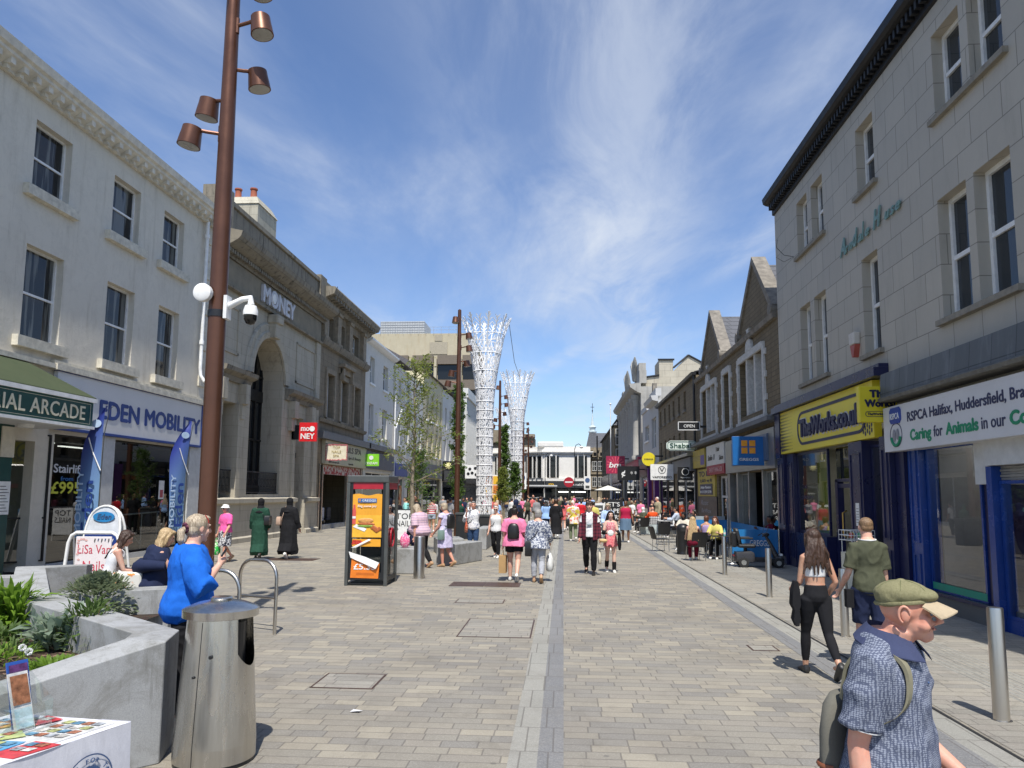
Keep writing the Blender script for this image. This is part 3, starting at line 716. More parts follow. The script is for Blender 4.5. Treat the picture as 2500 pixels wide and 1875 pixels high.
for k in range(70):
    t_=k/70*3.9;x,z=(t_,0) if t_<1.15 else ((1.15,t_-1.15) if t_<1.95 else ((3.1-t_,.8) if t_<3.1 else (0,3.9-t_)))
    q.cbox((-12.75+x,38.89,3.75+z+rnd.uniform(-.03,.03)),(.05,.02,.05))
q.obj('border',plain('rose',(.5,.12,.14),.6),ps)
fs=FF(-12.75,38.895)
gd=plain('ochre_letter',(.42,.33,.14),.6)
for i,s_ in enumerate(('TOP','NAILS','SPA')):text(s_,gd,fs.M(.57,4.33-i*.22,0),None,.14,.01,.008,align='C',parent=ps)
M().box(-13,-12.7,38.92,38.94,4.6,4.64).obj('bracket',m_blackmetal,ps)
nf=thing('shop_unit','open nail salon front with striped picture frieze and silver posts','shopfront')
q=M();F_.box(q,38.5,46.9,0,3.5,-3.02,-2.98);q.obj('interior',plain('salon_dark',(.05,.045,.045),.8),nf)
fbx(F_,'picture_frieze',patt('picture_frieze',(.35,.05,.05),(.55,.5,.45),5,.5),nf,(39.2,46.6,3.0,3.5,-.1,.0))
fbx(F_,'post',m_steel,nf,(38.55,38.7,0,3.5,-.1,.05));fbx(F_,'post',m_steel,nf,(39.05,39.2,0,3.5,-.1,.05));fbx(F_,'post',m_steel,nf,(43.6,43.7,0,3.0,-.1,.05));fbx(F_,'post',m_steel,nf,(46.7,46.9,0,3.5,-.1,.05))
fbx(F_,'stall_riser',m_concrete,nf,(39.2,43.6,0,.25,-.3,.0))
shopwin(F_,nf,43.7,46.7,.3,3.0,-.1,m_blackmetal,g_clear2,.05)
for k,(u,c,lab) in enumerate(((40.0,(.5,.04,.05),'red chair cushion just inside the nail salon'),(41.2,(.5,.5,.52),'grey salon chair just inside the nail salon'),(42.4,(.04,.04,.05),'black salon chair just inside the nail salon'))):
    ch_=thing('salon_chair',lab,'chair',(-13.9,u,0),R(-90),'salon chairs')
    q=M();q.box(-.3,.3,-.3,.3,.4,.52);q.box(-.3,.3,.2,.32,.52,1.15);q.obj('cushion',plain('chair%d' % k,c,.6),ch_,bevel=.04);q=M();q.cyl(0,0,0,.4,.06);q.obj('leg',m_steel,ch_)
# ---------------------------------------------------------------- charity shop and white painted building
WB=thing('shop_building','white painted building with two sash windows per floor above the charity shop','building')
m_lead=plain('lead_grey2',(.13,.135,.145),.6,var=.25,scale=3)
wn_=[(48.35,49.5),(52.0,53.4)]
wall(F_,m_lrend2,WB,47.22,55.3,0,12.15,[(a,b,9.4,11.2) for a,b in wn_]+[(a,b,5.85,8.0) for a,b in wn_]+[(47.9,54.9,.2,3.4,.3)],.28)
for a,b in wn_:
    sash(F_,WB,a,b,9.4,11.2,.28,sill=m_white);sash(F_,WB,a,b,5.85,8.0,.28,sill=m_white)
strip(F_,WB,'eaves',m_white,[(0,11.95),(.2,12.0),(.4,12.15),(.4,12.28),(0,12.3)],47.3,55.3)
sl2=plain('slate2',(.10,.095,.10),.85,var=.35,scale=6)
strip(F_,WB,'roof',sl2,[(.3,12.3),(-4,14.6),(-8,12.3)],47.3,61)
os_=thing('hanging_sign','bright green projecting charity shop sign reading OXFAM','sign')
M().box(-12.9,-11.9,47.0,47.08,3.72,4.5).obj('panel',plain('lime',(.22,.60,.03),.5),os_)
text('OXFAM',m_white,FF(-12.9,46.99).M(.5,3.82,0),.8,.16,.01,.02,align='C',parent=os_);q=M();q.tube([(-12.4,46.99,4.25),(-12.4,46.975,4.25)],.14,16);q.obj('emblem',m_white,os_)
fbx(F_,'fascia',m_lead,WB,(47.3,55.2,3.62,4.75,.02,.2),(47.3,55.2,4.9,5.25,.02,.4))
shopwin(F_,WB,47.9,54.9,.2,3.4,-.2,m_white,g_dark,.08,(50.2,52.6))
wp=thing('downpipe','white rainwater pipe with a slanting branch between the two white fronts','drain pipe')
q=M();q.tube([F_.P(55.4,11.9,.14),F_.P(55.4,.3,.14)],.06,8);q.tube([F_.P(55.6,6.9,.16),F_.P(57.6,8.6,.16)],.05,8);q.obj('pipe',m_white,wp,smooth=50)
WC=thing('shop_building','plain white rendered building with blue and grey shop fronts behind the first sapling','building')
wall(F_,m_lrend2,WC,55.5,67.3,0,12.0,[(a,a+1.0,9.2,11.0) for a in (57,60.2,63.4)]+[(a,a+1.0,5.8,7.9) for a in (57,60.2,63.4,65.6)]+[(56,60,.2,3.2,.3),(61,66.8,.2,3.2,.3)],.25)
for a in (57,60.2,63.4):sash(F_,WC,a,a+1,9.2,11.0,.25,sill=m_white)
for a in (57,60.2,63.4,65.6):sash(F_,WC,a,a+1,5.8,7.9,.25,sill=m_white)
fbx(F_,'fascia',m_blue,WC,(55.9,60.3,3.3,4.3,.0,.15));fbx(F_,'fascia',m_lead,WC,(60.5,67.2,3.3,4.5,.0,.2))
shopwin(F_,WC,56,60,.2,3.2,-.2,m_white,g_dark,.08,(57.5,));shopwin(F_,WC,61,66.8,.2,3.2,-.2,m_white,g_dark,.1,(63,65))
pst=patt('food_posters',(.45,.10,.04),(.55,.42,.22),3,.5)
for u in (58.6,62.0,64.0):
    t_=thing('window_poster','orange food poster in the white framed shop window, %s' % {58.6:'nearest the white pipe',62.0:'in the middle bay',64.0:'in the far bay'}[u],'poster',group='food posters in shop windows')
    fbx(F_,'sheet',pst,t_,(u,u+.9,.8,2.6,-.15,-.12))
YB=thing('shop_building','pale yellow and stone coloured building rising past the white fronts','building')
m_yel=render_wall('yellow_render',(.62,.56,.38),.3,(.3,.25,.15),.3)
wall(F_,m_yel,YB,67.35,78.3,0,13.4,[(a,a+1.0,9.0,11.6) for a in (69,71.6,74.2,76.6)]+[(a,a+1.0,5.6,8.0) for a in (69,71.6,74.2,76.6)]+[(68,77.6,.2,3.4,.3)],.25)
for a in (69,71.6,74.2,76.6):sash(F_,YB,a,a+1,9.0,11.6,.25,sill=m_white);sash(F_,YB,a,a+1,5.6,8.0,.25,sill=m_white)
fbx(F_,'fascia',m_lead,YB,(67.6,77.2,3.5,4.8,0,.25));shopwin(F_,YB,68,77.6,.2,3.4,-.2,m_blackmetal,g_dark,.1,(71,74));strip(F_,YB,'roof',sl2,[(.3,13.4),(-4,15.8),(-8,13.4)],67.35,94)
WF=thing('shop_building','white building with a small gabled eave and blank fascia past the yellow one','building')
wall(F_,m_lrend2,WF,78.35,94,0,13.2,[(a,a+1.2,9.0,11.4) for a in (80,83.2,86.4,89.6)]+[(a,a+1.2,5.6,8.0) for a in (80,83.2,86.4,89.6)],.25)
for a in (80,83.2,86.4,89.6):sash(F_,WF,a,a+1.2,9.0,11.4,.25);sash(F_,WF,a,a+1.2,5.6,8.0,.25)
fbx(F_,'fascia',m_blackmetal,WF,(78.5,93.8,3.3,4.9,0,.25));fbx(F_,'shop_window',g_dark,WF,(79,93,.3,3.2,0,.1))
ss=thing('hanging_sign','black projecting sign with a pale yellow flower shape','sign')
M().box(-12.8,-11.5,77.6,77.75,4.4,5.4).obj('panel',m_black,ss)
q=M()
for k in range(9):a=k*2*math.pi/9;q.tube([(-12.15,77.58,4.9),(-12.15+.36*math.cos(a),77.58,4.9+.36*math.sin(a))],[.11,.05],6)
q.obj('emblem',plain('pale_yellow',(.8,.75,.35),.5),ss)
FB=thing('shop_building','long white building with tall vertical fins along its upper floors','building')
m_fin=plain('fin_white',(.60,.60,.57),.6,var=.1);m_fing=plain('fin_glass',(.05,.055,.06),.3)
wall(F_,m_fing,FB,94.1,128,0,14.3,[],.2)
q=M();
for k in range(40):u=94.2+k*.86;F_.box(q,u,u+.34,5.6,14.4,.001,.5)
F_.box(q,94.1,128,14.401,15.6,0,.7);F_.box(q,94.1,128,5.0,5.59,0,.6);q.obj('fins',m_fin,FB)
fbx(F_,'fascia',m_blackmetal,FB,(94.2,128,3.3,4.9,0,.5))
ds=thing('hanging_sign','white square projecting sign with black dots beside the first white tower','sign')
M().box(-12.5,-10.6,93.6,93.8,3.9,5.6).obj('panel',m_white,ds)
q=M()
for x,z in ((-11.9,5.1),(-11.2,5.2),(-11.6,4.6),(-11.1,4.4),(-12.1,4.5)):q.tube([(x,93.59,z),(x,93.57,z)],.19,12)
q.obj('emblem',m_black,ds)
TB=thing('office_block','stained concrete office block with brown spandrels and a plant room on top','building')
ft=FF(-40,112)
m_cst=wallmat('stained_concrete',(.50,.45,.33),(.48,.43,.31),(.42,.37,.27),1.6,5,.003,stain=.35,staincol=(.32,.2,.09),bump=.1,vscale=.8)
m_spd=plain('brown_spandrel',(.16,.13,.10),.7,var=.15)
wall(ft,m_cst,TB,0,25.6,0,26.8,[],.2,back=20)
for i,v in enumerate((19.3,15.3,11.3,7.3)):
    for k in range(6):
        u=14.0-9+k*3.9
        if u<12 :continue
        fbx(ft,'spandrel',m_spd,TB,(u,u+3.2,v+2.5,v+3.9,.0,.9));fbx(ft,'window',g_dark,TB,(u,u+3.2,v+.2,v+2.45,.0,.3));fbx(ft,'lower_spandrel',m_spd,TB,(u,u+3.2,v-.5,v+.15,0,.35))
        fbx(ft,'column',m_cst,TB,(u-.56,u-.14,v-.6,v+3.4,.0,.75))
fbx(ft,'wall_panel',plain('panel_tan',(.36,.32,.24),.7),TB,(19.2,22.0,23.5,25.4,0,.1),(20.0,21.2,25.6,26.6,0,.08))
fbx(ft,'plant_room',plain('louvre_grey',(.45,.47,.48),.5,var=.15,scale=9),TB,(11.2,18.2,26.81,28.9,-6,-.5))
q=M()
for k in range(18):ft.box(q,11.2+k*.39,11.25+k*.39,26.9,28.85,-.49,-.44)
for k in range(5):ft.box(q,11.2,18.2,27.1+k*.4,27.14+k*.4,-.48,-.45)
for k in range(14):ft.box(q,9+k*1.2,9.04+k*1.2,26.8,27.8,.2,.24)
ft.box(q,9,25,27.76,27.8,.2,.24);ft.box(q,9,25,27.3,27.34,.2,.24);q.obj('roof_railing',plain('rail_grey',(.3,.32,.35),.5),TB)
# ================================================================= right side of the street
Q=RF
m_tile=wallmat('glazed_stone_tiles',(.47,.435,.365),(.425,.395,.335),(.21,.195,.165),.86,.55,.009,stain=.18,staincol=(.16,.15,.13),bump=.15,off=.5,rough=.6,tint=.06)
m_navy=plain('navy_gloss',(.010,.013,.06),.3,var=.15,scale=2)
m_royal=plain('royal_blue_gloss',(.012,.05,.24),.25,var=.15,scale=2)
m_yell=plain('sign_yellow',(.72,.60,.03),.35,var=.06,scale=1)
m_ink=plain('sign_navy',(.012,.014,.06),.45)
m_sillr=plain('sill_stone',(.24,.22,.18),.85,var=.25)
AH=thing('arndale_building','three storey building clad in large pale grey stone tiles with a black bracketed gutter','building')
upr=[(20.68,19.8),(19.47,18.6),(16.43,15.5),(12.95,12.04),(11.8,10.9)]
lor=[(20.68,19.83),(19.52,18.65),(16.4,15.57),(13.05,12.12),(11.9,10.92)]
hol=[(b,a,8.68,10.22) for a,b in upr]+[(b,a,5.06,7.2) for a,b in lor]+[(6.0,22.4,0,3.4,1.2)]
wall(Q,m_tile,AH,5.2,22.8,0,10.72,hol,.26,back=9)
for a,b in upr:sash(Q,AH,b,a,8.68,10.22,.26,gm=g_winp,fw=.075)
for a,b in lor:sash(Q,AH,b,a,5.06,7.2,.26,gm=g_winp,fw=.08)
for lo,zz in ((upr,8.68),(lor,5.06)):
    for a,b in ((lo[0][0],lo[1][1]),(lo[2][0],lo[2][1]),(lo[3][0],lo[4][1])):fbx(Q,'sill',m_sillr,AH,(b-.12,a+.12,zz-.10,zz-.002,.001,.09))
m_gut=plain('black_gutter',(.006,.006,.007),.6,var=.4,bump=.3)
strip(Q,AH,'gutter',m_gut,[(0,10.72),(.06,10.74),(.06,11.0),(.26,11.05),(.33,11.10),(.36,11.25),(0,11.28)],5.2,22.85)
for k in range(100):fbx(Q,'bracket',m_gut,AH,(22.7-k*.175,22.62-k*.175,10.84,11.0,.061,.20))
cw=thing('building_name','slanting pale green script letters reading Arndale H use with a missing o','lettering')
m_verd=plain('verdigris',(.16,.27,.24),.5,var=.2,scale=10)
for s_,u,w_,hh in (('A',17.5,.32,.30),('r',17.17,.16,.17),('n',16.98,.24,.17),('d',16.72,.26,.28),('a',16.44,.22,.17),('l',16.2,.12,.28),('e',16.05,.22,.17),('H',15.62,.38,.30),('u',15.06,.24,.17),('s',14.8,.2,.17),('e',14.57,.22,.17)):
    text(s_,m_verd,Q.M(u,7.62,.03),w_*1.05,hh*1.3,.02,.05,.35,parent=cw)
al=thing('alarm_box','faded white and red alarm box on the tiled wall left of a window','alarm box')
q=M();q.prism([(-.17,.25),(.17,.25),(.14,-.02),(-.14,-.02)],0,.14,lambda a,b,h:Q.P(16.8+a,5.4+b,h));q.obj('cover',plain('alarm_white',(.55,.52,.47),.6),al,bevel=.02)
q=M();q.prism([(-.14,-.025),(.14,-.025),(.05,-.3),(-.03,-.3)],.0,.12,lambda a,b,h:Q.P(16.8+a,5.4+b,h));q.obj('lens',plain('alarm_red',(.38,.08,.06),.5),al)
bw=thing('wall_wire','loose black wire sprouting from the tiled wall beside a window','wire')
q=M();q.tube([Q.P(21.0,8.8,.02),Q.P(21.3,8.95,.2),Q.P(21.5,9.25,.35),Q.P(21.55,9.5,.3)],.008,5);q.tube([Q.P(21.0,8.8,.02),Q.P(21.15,8.7,.25),Q.P(21.35,8.9,.4)],.006,5);q.obj('wire',m_black,bw)
s1=thing('shop_sign','yellow fascia with a dotted left end and navy outlined lozenge reading TheWorks.co.uk','shop sign')
fbx(Q,'panel',m_yell,s1,(15.75,22.35,3.22,4.42,.0,.16));fbx(Q,'cornice',m_navy,s1,(15.3,22.8,4.44,4.62,.0,.30),(15.3,22.8,4.622,4.70,.0,.20));fbx(Q,'edge',m_navy,s1,(22.352,22.8,3.1,4.44,0,.2))
def lozenge(fr,a,b,c,e,r,t_,w0,w1,mat,par,flip=1):
    q=M();o=[];i_=[]
    for kx,kz,a0_ in ((b-r,e-r,0),(a+r,e-r,90),(a+r,c+r,180),(b-r,c+r,270)):
        for s__ in range(7):
            th=R(a0_+s__*15);o.append((kx+r*math.cos(th),kz+r*math.sin(th)));i_.append((kx+(r-t_)*math.cos(th),kz+(r-t_)*math.sin(th)))
    n=len(o)
    for k in range(n):
        j=(k+1) % n
        A_,B_,C_,D_=o[k],o[j],i_[j],i_[k]
        q.add([fr.P(*A_,w1),fr.P(*B_,w1),fr.P(*C_,w1),fr.P(*D_,w1),fr.P(*A_,w0),fr.P(*B_,w0),fr.P(*C_,w0),fr.P(*D_,w0)],[(0,1,2,3),(0,4,5,1),(2,6,7,3)])
    return q.obj('outline',mat,par)
lozenge(Q,16.1,20.75,3.36,4.26,.42,.07,.16,.175,m_ink,s1)
text('TheWorks.co.uk',plain('pale_outline',(.55,.55,.62),.4),Q.M(20.52,3.58,.162),4.25,.46,.012,.12,parent=s1,sp=1.02)
text('TheWorks.co.uk',m_ink,Q.M(20.5,3.59,.175),4.2,.44,.04,.06,parent=s1,sp=1.02)
q=M()
for i in range(13):
    for j in range(12):
        u=22.3-i*.085-(j % 2)*.04;v=4.33-j*.092;r_=max(.012,.042-.0028*i)*(.7+.5*j/12)
        if v>3.27:q.add([Q.P(u+r_*math.cos(t_),v+r_*math.sin(t_),.163) for t_ in np.linspace(0,2*math.pi,8)[:-1]],[tuple(range(7))])
for i in range(8):
    for j in range(6):
        u=16.3-i*.11;v=3.98-j*.12-(i % 2)*.05;r_=.045
        if u>15.8 and v>3.3 and v<3.55+i*.09:q.add([Q.P(u+r_*math.cos(t_),v+r_*1.3*math.sin(t_),.163) for t_ in np.linspace(0,2*math.pi,8)[:-1]],[tuple(range(7))])
q.obj('dot_pattern',m_ink,s1)
s2=thing('hanging_sign','yellow box sign reading The Works! standing out above the yellow fascia','sign')
q=M();X0,X1=5.87,6.62
q.box(X0,X1,15.0,15.15,3.46,4.18);q.obj('panel',m_yell,s2,bevel=.015)
fs=FF(X0,15.0)
text('The',m_ink,fs.M(.20,3.96,.002),.36,.14,.01,.08,parent=s2);text('Works!',m_ink,fs.M(.10,3.77,.002),.60,.14,.01,.08,parent=s2);text('TheWorks.co.uk',m_ink,fs.M(.15,3.60,.002),.46,.05,.01,.03,parent=s2)
lozenge(fs,.11,.66,3.565,3.68,.055,.010,0,.006,m_ink,s2)
wk=thing('shop_unit','navy panelled bookshop front with a greenish display window and an open door','shopfront')
def pil(u0,u1,mat,par=wk,w=.0,z1=3.2,wp=.14):
    fbx(Q,'pilaster',mat,par,(u0,u1,.0,z1,-.3,wp));a=.1
    if u1-u0>.4:
        for c,e in ((.25,.95),(1.15,z1-.25)):
            q=M();Q.box(q,u0+a,u0+a+.03,c,e,wp,wp+.02);Q.box(q,u1-a-.03,u1-a,c,e,wp,wp+.02);Q.box(q,u0+a+.03,u1-a-.03,e-.03,e,wp,wp+.02);Q.box(q,u0+a+.03,u1-a-.03,c,c+.03,wp,wp+.02);q.obj('panel_moulding',mat,par)
pil(22.25,22.85,m_navy);pil(21.6,22.2,m_navy,wp=.06);pil(16.5,17.25,m_navy);pil(15.0,15.45,m_navy,wp=.2);pil(14.62,14.98,m_navy,wp=.1);pil(14.15,14.6,m_royal,wp=.04)
fbx(Q,'stall_riser',m_navy,wk,(19.15,21.59,0,.98,-.3,.04),(15.46,16.49,0,.8,-.3,.04))
shopwin(Q,wk,19.15,21.59,.99,3.2,-.08,m_navy,g_clear,.06);shopwin(Q,wk,15.46,16.49,.81,3.1,-.08,m_navy,g_clear,.06)
m_ing=plain('book_green',(.30,.34,.04),.6,var=.1)
q=M();Q.box(q,15.0,22.3,0.02,3.3,-4.6,-4.5);Q.box(q,22.2,22.3,0,3.3,-4.5,-.3);Q.box(q,15.0,15.05,0,3.3,-4.5,-.3);Q.box(q,15,22.3,3.3,3.39,-4.5,-.3)
q.obj('interior',plain('shop_inside',(.30,.30,.27),.8),wk)
fbx(Q,'display_board',m_ing,wk,(20.6,21.5,1.0,3.15,-.62,-.58));fbx(Q,'display_board',m_ing,wk,(15.5,16.3,.9,1.5,-.8,-.75))
q=M();Q.box(q,17.3,19.1,2.35,2.42,-.35,-.2);Q.box(q,18.95,19.12,0,2.4,-.35,-.2);Q.box(q,17.3,17.4,0,2.4,-.35,-.2);Q.box(q,18.0,18.1,.05,2.3,-.3,-.22);Q.box(q,18.1,18.95,.05,.5,-.3,-.22);Q.box(q,18.1,18.95,2.2,2.3,-.3,-.22)
d_=q.obj('door',m_navy,wk);q=M();q.tube([Q.P(18.4,1.0,-.2),Q.P(18.4,1.05,-.1),Q.P(18.4,1.6,-.1),Q.P(18.4,1.65,-.2)],.02);q.obj('handle',plain('brass',(.45,.3,.1),.3,1),d_)
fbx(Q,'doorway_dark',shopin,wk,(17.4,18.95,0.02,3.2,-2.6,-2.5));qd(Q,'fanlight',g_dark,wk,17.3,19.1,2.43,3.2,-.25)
text('Craft',m_ink,Q.M(21.3,2.2,-.07),.5,.12,.003,parent=wk);text('Stationery',m_ink,Q.M(21.45,1.92,-.07),1.1,.13,.003,parent=wk);text('Toys',m_ink,Q.M(21.2,1.62,-.07),.5,.12,.003,parent=wk)
nb=thing('door_notice','small white notice stuck on the navy pilaster of the bookshop','notice')
fbx(Q,'sheet',m_white,nb,(16.75,16.95,1.35,1.85,.142,.146));q=M()
for k in range(6):Q.box(q,16.78,16.92,1.42+k*.06,1.43+k*.06,.146,.148)
q.obj('lettering',m_black,nb)
cols_=[(.5,.08,.06),(.6,.5,.05),(.06,.2,.45),(.08,.35,.15),(.6,.6,.58),(.45,.1,.3)]
mcs=[plain('packet%d' % i,c,.5) for i,c in enumerate(cols_)]
for sx in range(3):
    bs=thing('book_rack',('dark book rack deep inside the bookshop doorway','book rack behind the bookshop window, near the door','book rack behind the bookshop window, far from the door')[sx],'rack',group='racks inside the bookshop')
    u0=(17.5,19.4,20.4)[sx]
    fbx(Q,'frame',m_blackmetal,bs,(u0,u0+.9,.1,1.9,-2.0,-1.96))
    for j in range(4):
        fbx(Q,'shelf',m_blackmetal,bs,(u0,u0+.9,.3+j*.45,.32+j*.45,-1.95,-1.6))
        for i in range(6):fbx(Q,'book',mcs[(i*5+j*3+sx) % 6],bs,(u0+.03+i*.14,u0+.13+i*.14,.32+j*.45,.6+j*.45,-1.9,-1.66+.02*(i % 2)))
bk=thing('toy_basket','white wire basket of coloured toys on a printed stand outside the bookshop door','display basket',(6.05,15.9,0),R(12))
q=M();q.box(-.24,.24,-.2,.2,0,.85);q.obj('stand',plain('stand_board',(.62,.60,.50),.6),bk)
q=M()
for z in (1.1,1.2,1.3):q.tube([(-.26,-.22,z),(.26,-.22,z),(.26,.22,z),(-.26,.22,z),(-.26,-.22,z)],.007,5)
for k in range(9):
    x=-.26+k*.065;q.tube([(x,-.22,1.08),(x,-.22,1.3)],.005,4);q.tube([(x,.22,1.08),(x,.22,1.3)],.005,4)
for x,y in ((-.22,-.18),(.22,-.18),(.22,.18),(-.22,.18)):q.tube([(x,y,.85),(x,y,1.1)],.008,5)
q.obj('basket',m_white,bk)
for k in range(7):M().ell((-.18+.06*k,-.1+.05*(k % 3),1.2),(.05,.05,.06),8,5).obj('toy',mcs[k % 6],bk,smooth=60)
fbx(Q,'light_panel',emit('shop_light',(1,.96,.88),7),wk,(19.3,21.2,3.2,3.24,-1.6,-1.4),(17.6,18.8,3.2,3.24,-2.2,-2.0),(15.5,16.4,3.2,3.24,-1.2,-1.0))
s3=thing('shop_sign','long white fascia reading RSPCA Halifax, Huddersfield, Bradford, Caring for Animals in our Community','shop sign')
fbx(Q,'panel',plain('sign_white',(.62,.62,.63),.4,var=.05,scale=2),s3,(5.3,14.95,2.86,3.72,.0,.3))
m_dkb=plain('sign_darkblue',(.03,.035,.09),.5);m_grn=plain('sign_green',(.01,.25,.12),.5);m_roy=plain('badge_blue',(.02,.06,.32),.4)
text('RSPCA Halifax, Huddersfield, Bradford',m_dkb,Q.M(13.940,3.37,.302),4.05,.17,.004,.035,parent=s3)
for s_,mt,u,w_,bd_ in (('Caring',m_grn,13.860,.78,.06),('for',m_dkb,13.000,.3,.015),('Animals',m_grn,12.600,.97,.06),('in our',m_dkb,11.550,.62,.015),('Community',m_grn,10.840,1.6,.07)):text(s_,mt,Q.M(u,3.02,.302),w_,.19,.004,bd_,parent=s3)
q=M();q.prism([(.0,.06),(.06,0),(.42,0),(.48,.06),(.48,.26),(.42,.32),(.06,.32),(0,.26)],.301,.32,lambda a,b,h:Q.P(14.640-a*.95,3.375+b*.95,h));q.obj('badge',m_roy,s3)
text('RSPCA',m_white,Q.M(14.605,3.461,.321),0.378,0.113,.004,.012,parent=s3)
lozenge(Q,14.170,14.680,2.93,3.385,.225,.02,.301,.305,m_dkb,s3)
q=M();q.ell(Q.P(14.490,3.15,.31),(.01,.07,.12),10,6);q.ell(Q.P(14.350,3.17,.31),(.01,.06,.11),10,6);q.obj('emblem',plain('emblem_grey',(.25,.25,.28),.5),s3)
q=M();
for k in range(10):t_=R(190+k*16);q.tube([Q.P(14.425+.19*math.cos(t_),3.15+.19*math.sin(t_),.305),Q.P(14.425+.19*math.cos(t_+R(16)),3.15+.19*math.sin(t_+R(16)),.305)],.03,5)
q.obj('emblem_ring',m_grn,s3)
lead=wallmat('lead_sheet',(.125,.135,.14),(.11,.12,.125),(.05,.055,.06),.6,2,.01,stain=.35,staincol=(.28,.30,.32),bump=.3,rough=.5,off=0)
ld=thing('lead_canopy','streaked blue grey lead apron above the white charity shop sign','canopy')
strip(Q,ld,'apron',lead,[(0,3.95),(.34,3.95),(.31,4.40),(0,4.44)],5.3,14.96);strip(Q,ld,'ledge',plain('ledge_grey',(.14,.135,.12),.8,var=.3),[(0,3.84),(.40,3.84),(.42,3.9),(.35,3.945),(0,3.945)],5.3,14.9)
ru=thing('shop_unit','charity shop front with a royal blue frame, big display window and shuttered doorway','shopfront')
fbx(Q,'stall_riser',plain('grey_riser',(.12,.12,.115),.6),ru,(11.95,14.13,0,.27,-.3,.02));fbx(Q,'sill',m_navy,ru,(11.95,14.14,.27,.33,-.2,.04))
shopwin(Q,ru,12.35,14.13,.33,2.9,-.1,m_royal,g_clear,.05);fbx(Q,'header',m_pil,ru,(11.95,12.34,2.2,2.9,-.2,.02),(5.6,11.9,2.48,2.9,-.35,.1))
fbx(Q,'window_sticker',plain('sticker_green',(.02,.30,.19),.5),ru,(12.36,14.08,.36,.48,-.068,-.066))
fbx(Q,'post',m_royal,ru,(11.78,11.93,0,2.47,-.2,.08));fbx(Q,'post',m_royal,ru,(9.0,9.15,0,2.47,-.2,.08));fbx(Q,'post',m_navy,ru,(12.1,12.34,.33,2.2,-.7,-.1))
q=M()
for k in range(5):Q.box(q,9.16,11.77,2.26+k*.042,2.295+k*.042,-.12,-.06+.015*(k % 2))
q.obj('shutter',plain('shutter_grey',(.24,.24,.23),.5),ru);fbx(Q,'kick_panel',m_royal,ru,(9.16,11.77,0,.2,-.1,.0))
shopwin(Q,ru,9.16,11.77,.2,2.25,-.05,m_royal,g_clear,.05)
q=M();Q.box(q,6,14.1,0.02,3.3,-1.95,-1.9);Q.box(q,14.12,14.2,0.02,3.3,-1.9,-.31);Q.box(q,6,14.1,3.3,3.38,-1.9,-.35);Q.box(q,6,14.1,.01,.3,-1.9,-.15)
q.obj('interior',plain('charity_inside',(.20,.20,.21),.8),ru)
fbx(Q,'light_panel',emit('shop_light',(1,.96,.88),7),ru,(12.6,13.9,3.2,3.24,-1.3,-1.0),(9.5,11.5,3.2,3.24,-1.3,-1.0))  # unseen glowing panels, added to brighten the charity shop and its dummies
m_gab=wallmat('gritstone',(.235,.185,.115),(.19,.15,.095),(.10,.085,.06),.42,.155,.012,stain=.45,staincol=(.05,.042,.034),bump=.55,tint=.22)
m_wp=plain('flaking_white',(.52,.51,.48),.85,var=.22,scale=9,bump=.4,bscale=25)
m_cope=plain('coping_stone',(.20,.18,.15),.9,var=.4,scale=4,bump=.4)
GB=thing('gabled_building','brown gritstone building with two steep coped gables and white painted window surrounds','building')
big_=[(24.55,27.85),(32.15,35.35)];sm=(29.45,30.6)
hol=[(a,b,4.85,6.85) for a,b in big_]+[(sm[0],sm[1],4.85,6.9)]+[(23.1,32.1,0,2.8,.8),(32.5,36.5,0.9,3.2,.15)]
wall(Q,m_gab,GB,22.86,36.8,0,7.72,hol,.3,back=9)
q=M()
for (ya,yb,yp) in ((23.45,27.7,25.5),(31.1,35.2,33.05)):
    q=M();q.add([Q.P(ya,7.72,0),Q.P(yb,7.72,0),Q.P(yp,10.0,0),Q.P(ya,7.72,-.35),Q.P(yb,7.72,-.35),Q.P(yp,10.0,-.35)],[(0,1,2),(3,5,4),(0,2,5,3),(1,4,5,2)])
    q.obj('gable',m_gab,GB)
for (ya,yb,yp) in ((23.45,27.7,25.5),(31.1,35.2,33.05)):
    for a in (ya,yb):
        s__=1 if a>yp else -1;q=M()
        q.loft([[Q.P(a+s__*.12,7.80,w),Q.P(yp+s__*.002,10.02,w),Q.P(yp+s__*.002,10.28,w),Q.P(a+s__*.30,7.98,w)] for w in (.06,-.42)])
        q.obj('coping',m_cope,GB)
        q=M();q.tube([Q.P(a+s__*.12,7.86,.12),Q.P(a+s__*.12,7.86,-.6)],.2,14);q.obj('kneeler',m_cope,GB,smooth=40)
strip(Q,GB,'string_course',m_cope,[(0,7.5),(.12,7.5),(.16,7.66),(0,7.72)],22.9,36.8)
mslt=wallmat('slate_courses',(.15,.155,.17),(.12,.125,.14),(.05,.05,.055),.5,.22,.015,stain=.3,bump=.5,tint=.2)
q=M()
q.quad(Q.P(22.86,7.6,-.36),Q.P(36.8,7.6,-.36),Q.P(36.8,10.0,-4.5),Q.P(22.86,10.0,-4.5));q.quad(Q.P(22.86,10.0,-4.5),Q.P(36.8,10.0,-4.5),Q.P(36.8,7.6,-9),Q.P(22.86,7.6,-9))
for yp in (25.5,33.05):
    for s__ in (-1,1):q.quad(Q.P(yp,9.98,-.3),Q.P(yp,9.98,-4.5),Q.P(yp+s__*2.15,7.7,-4.5),Q.P(yp+s__*2.15,7.7,-.3))
q.obj('roof',mslt,GB)
fbx(Q,'ridge_tiles',m_wp,GB,(22.86,36.8,10.0,10.1,-4.6,-4.4))
q=M()
for yc_,ya in ((22.9,22.9),(29.3,28.3),(35.9,35.9)):pass
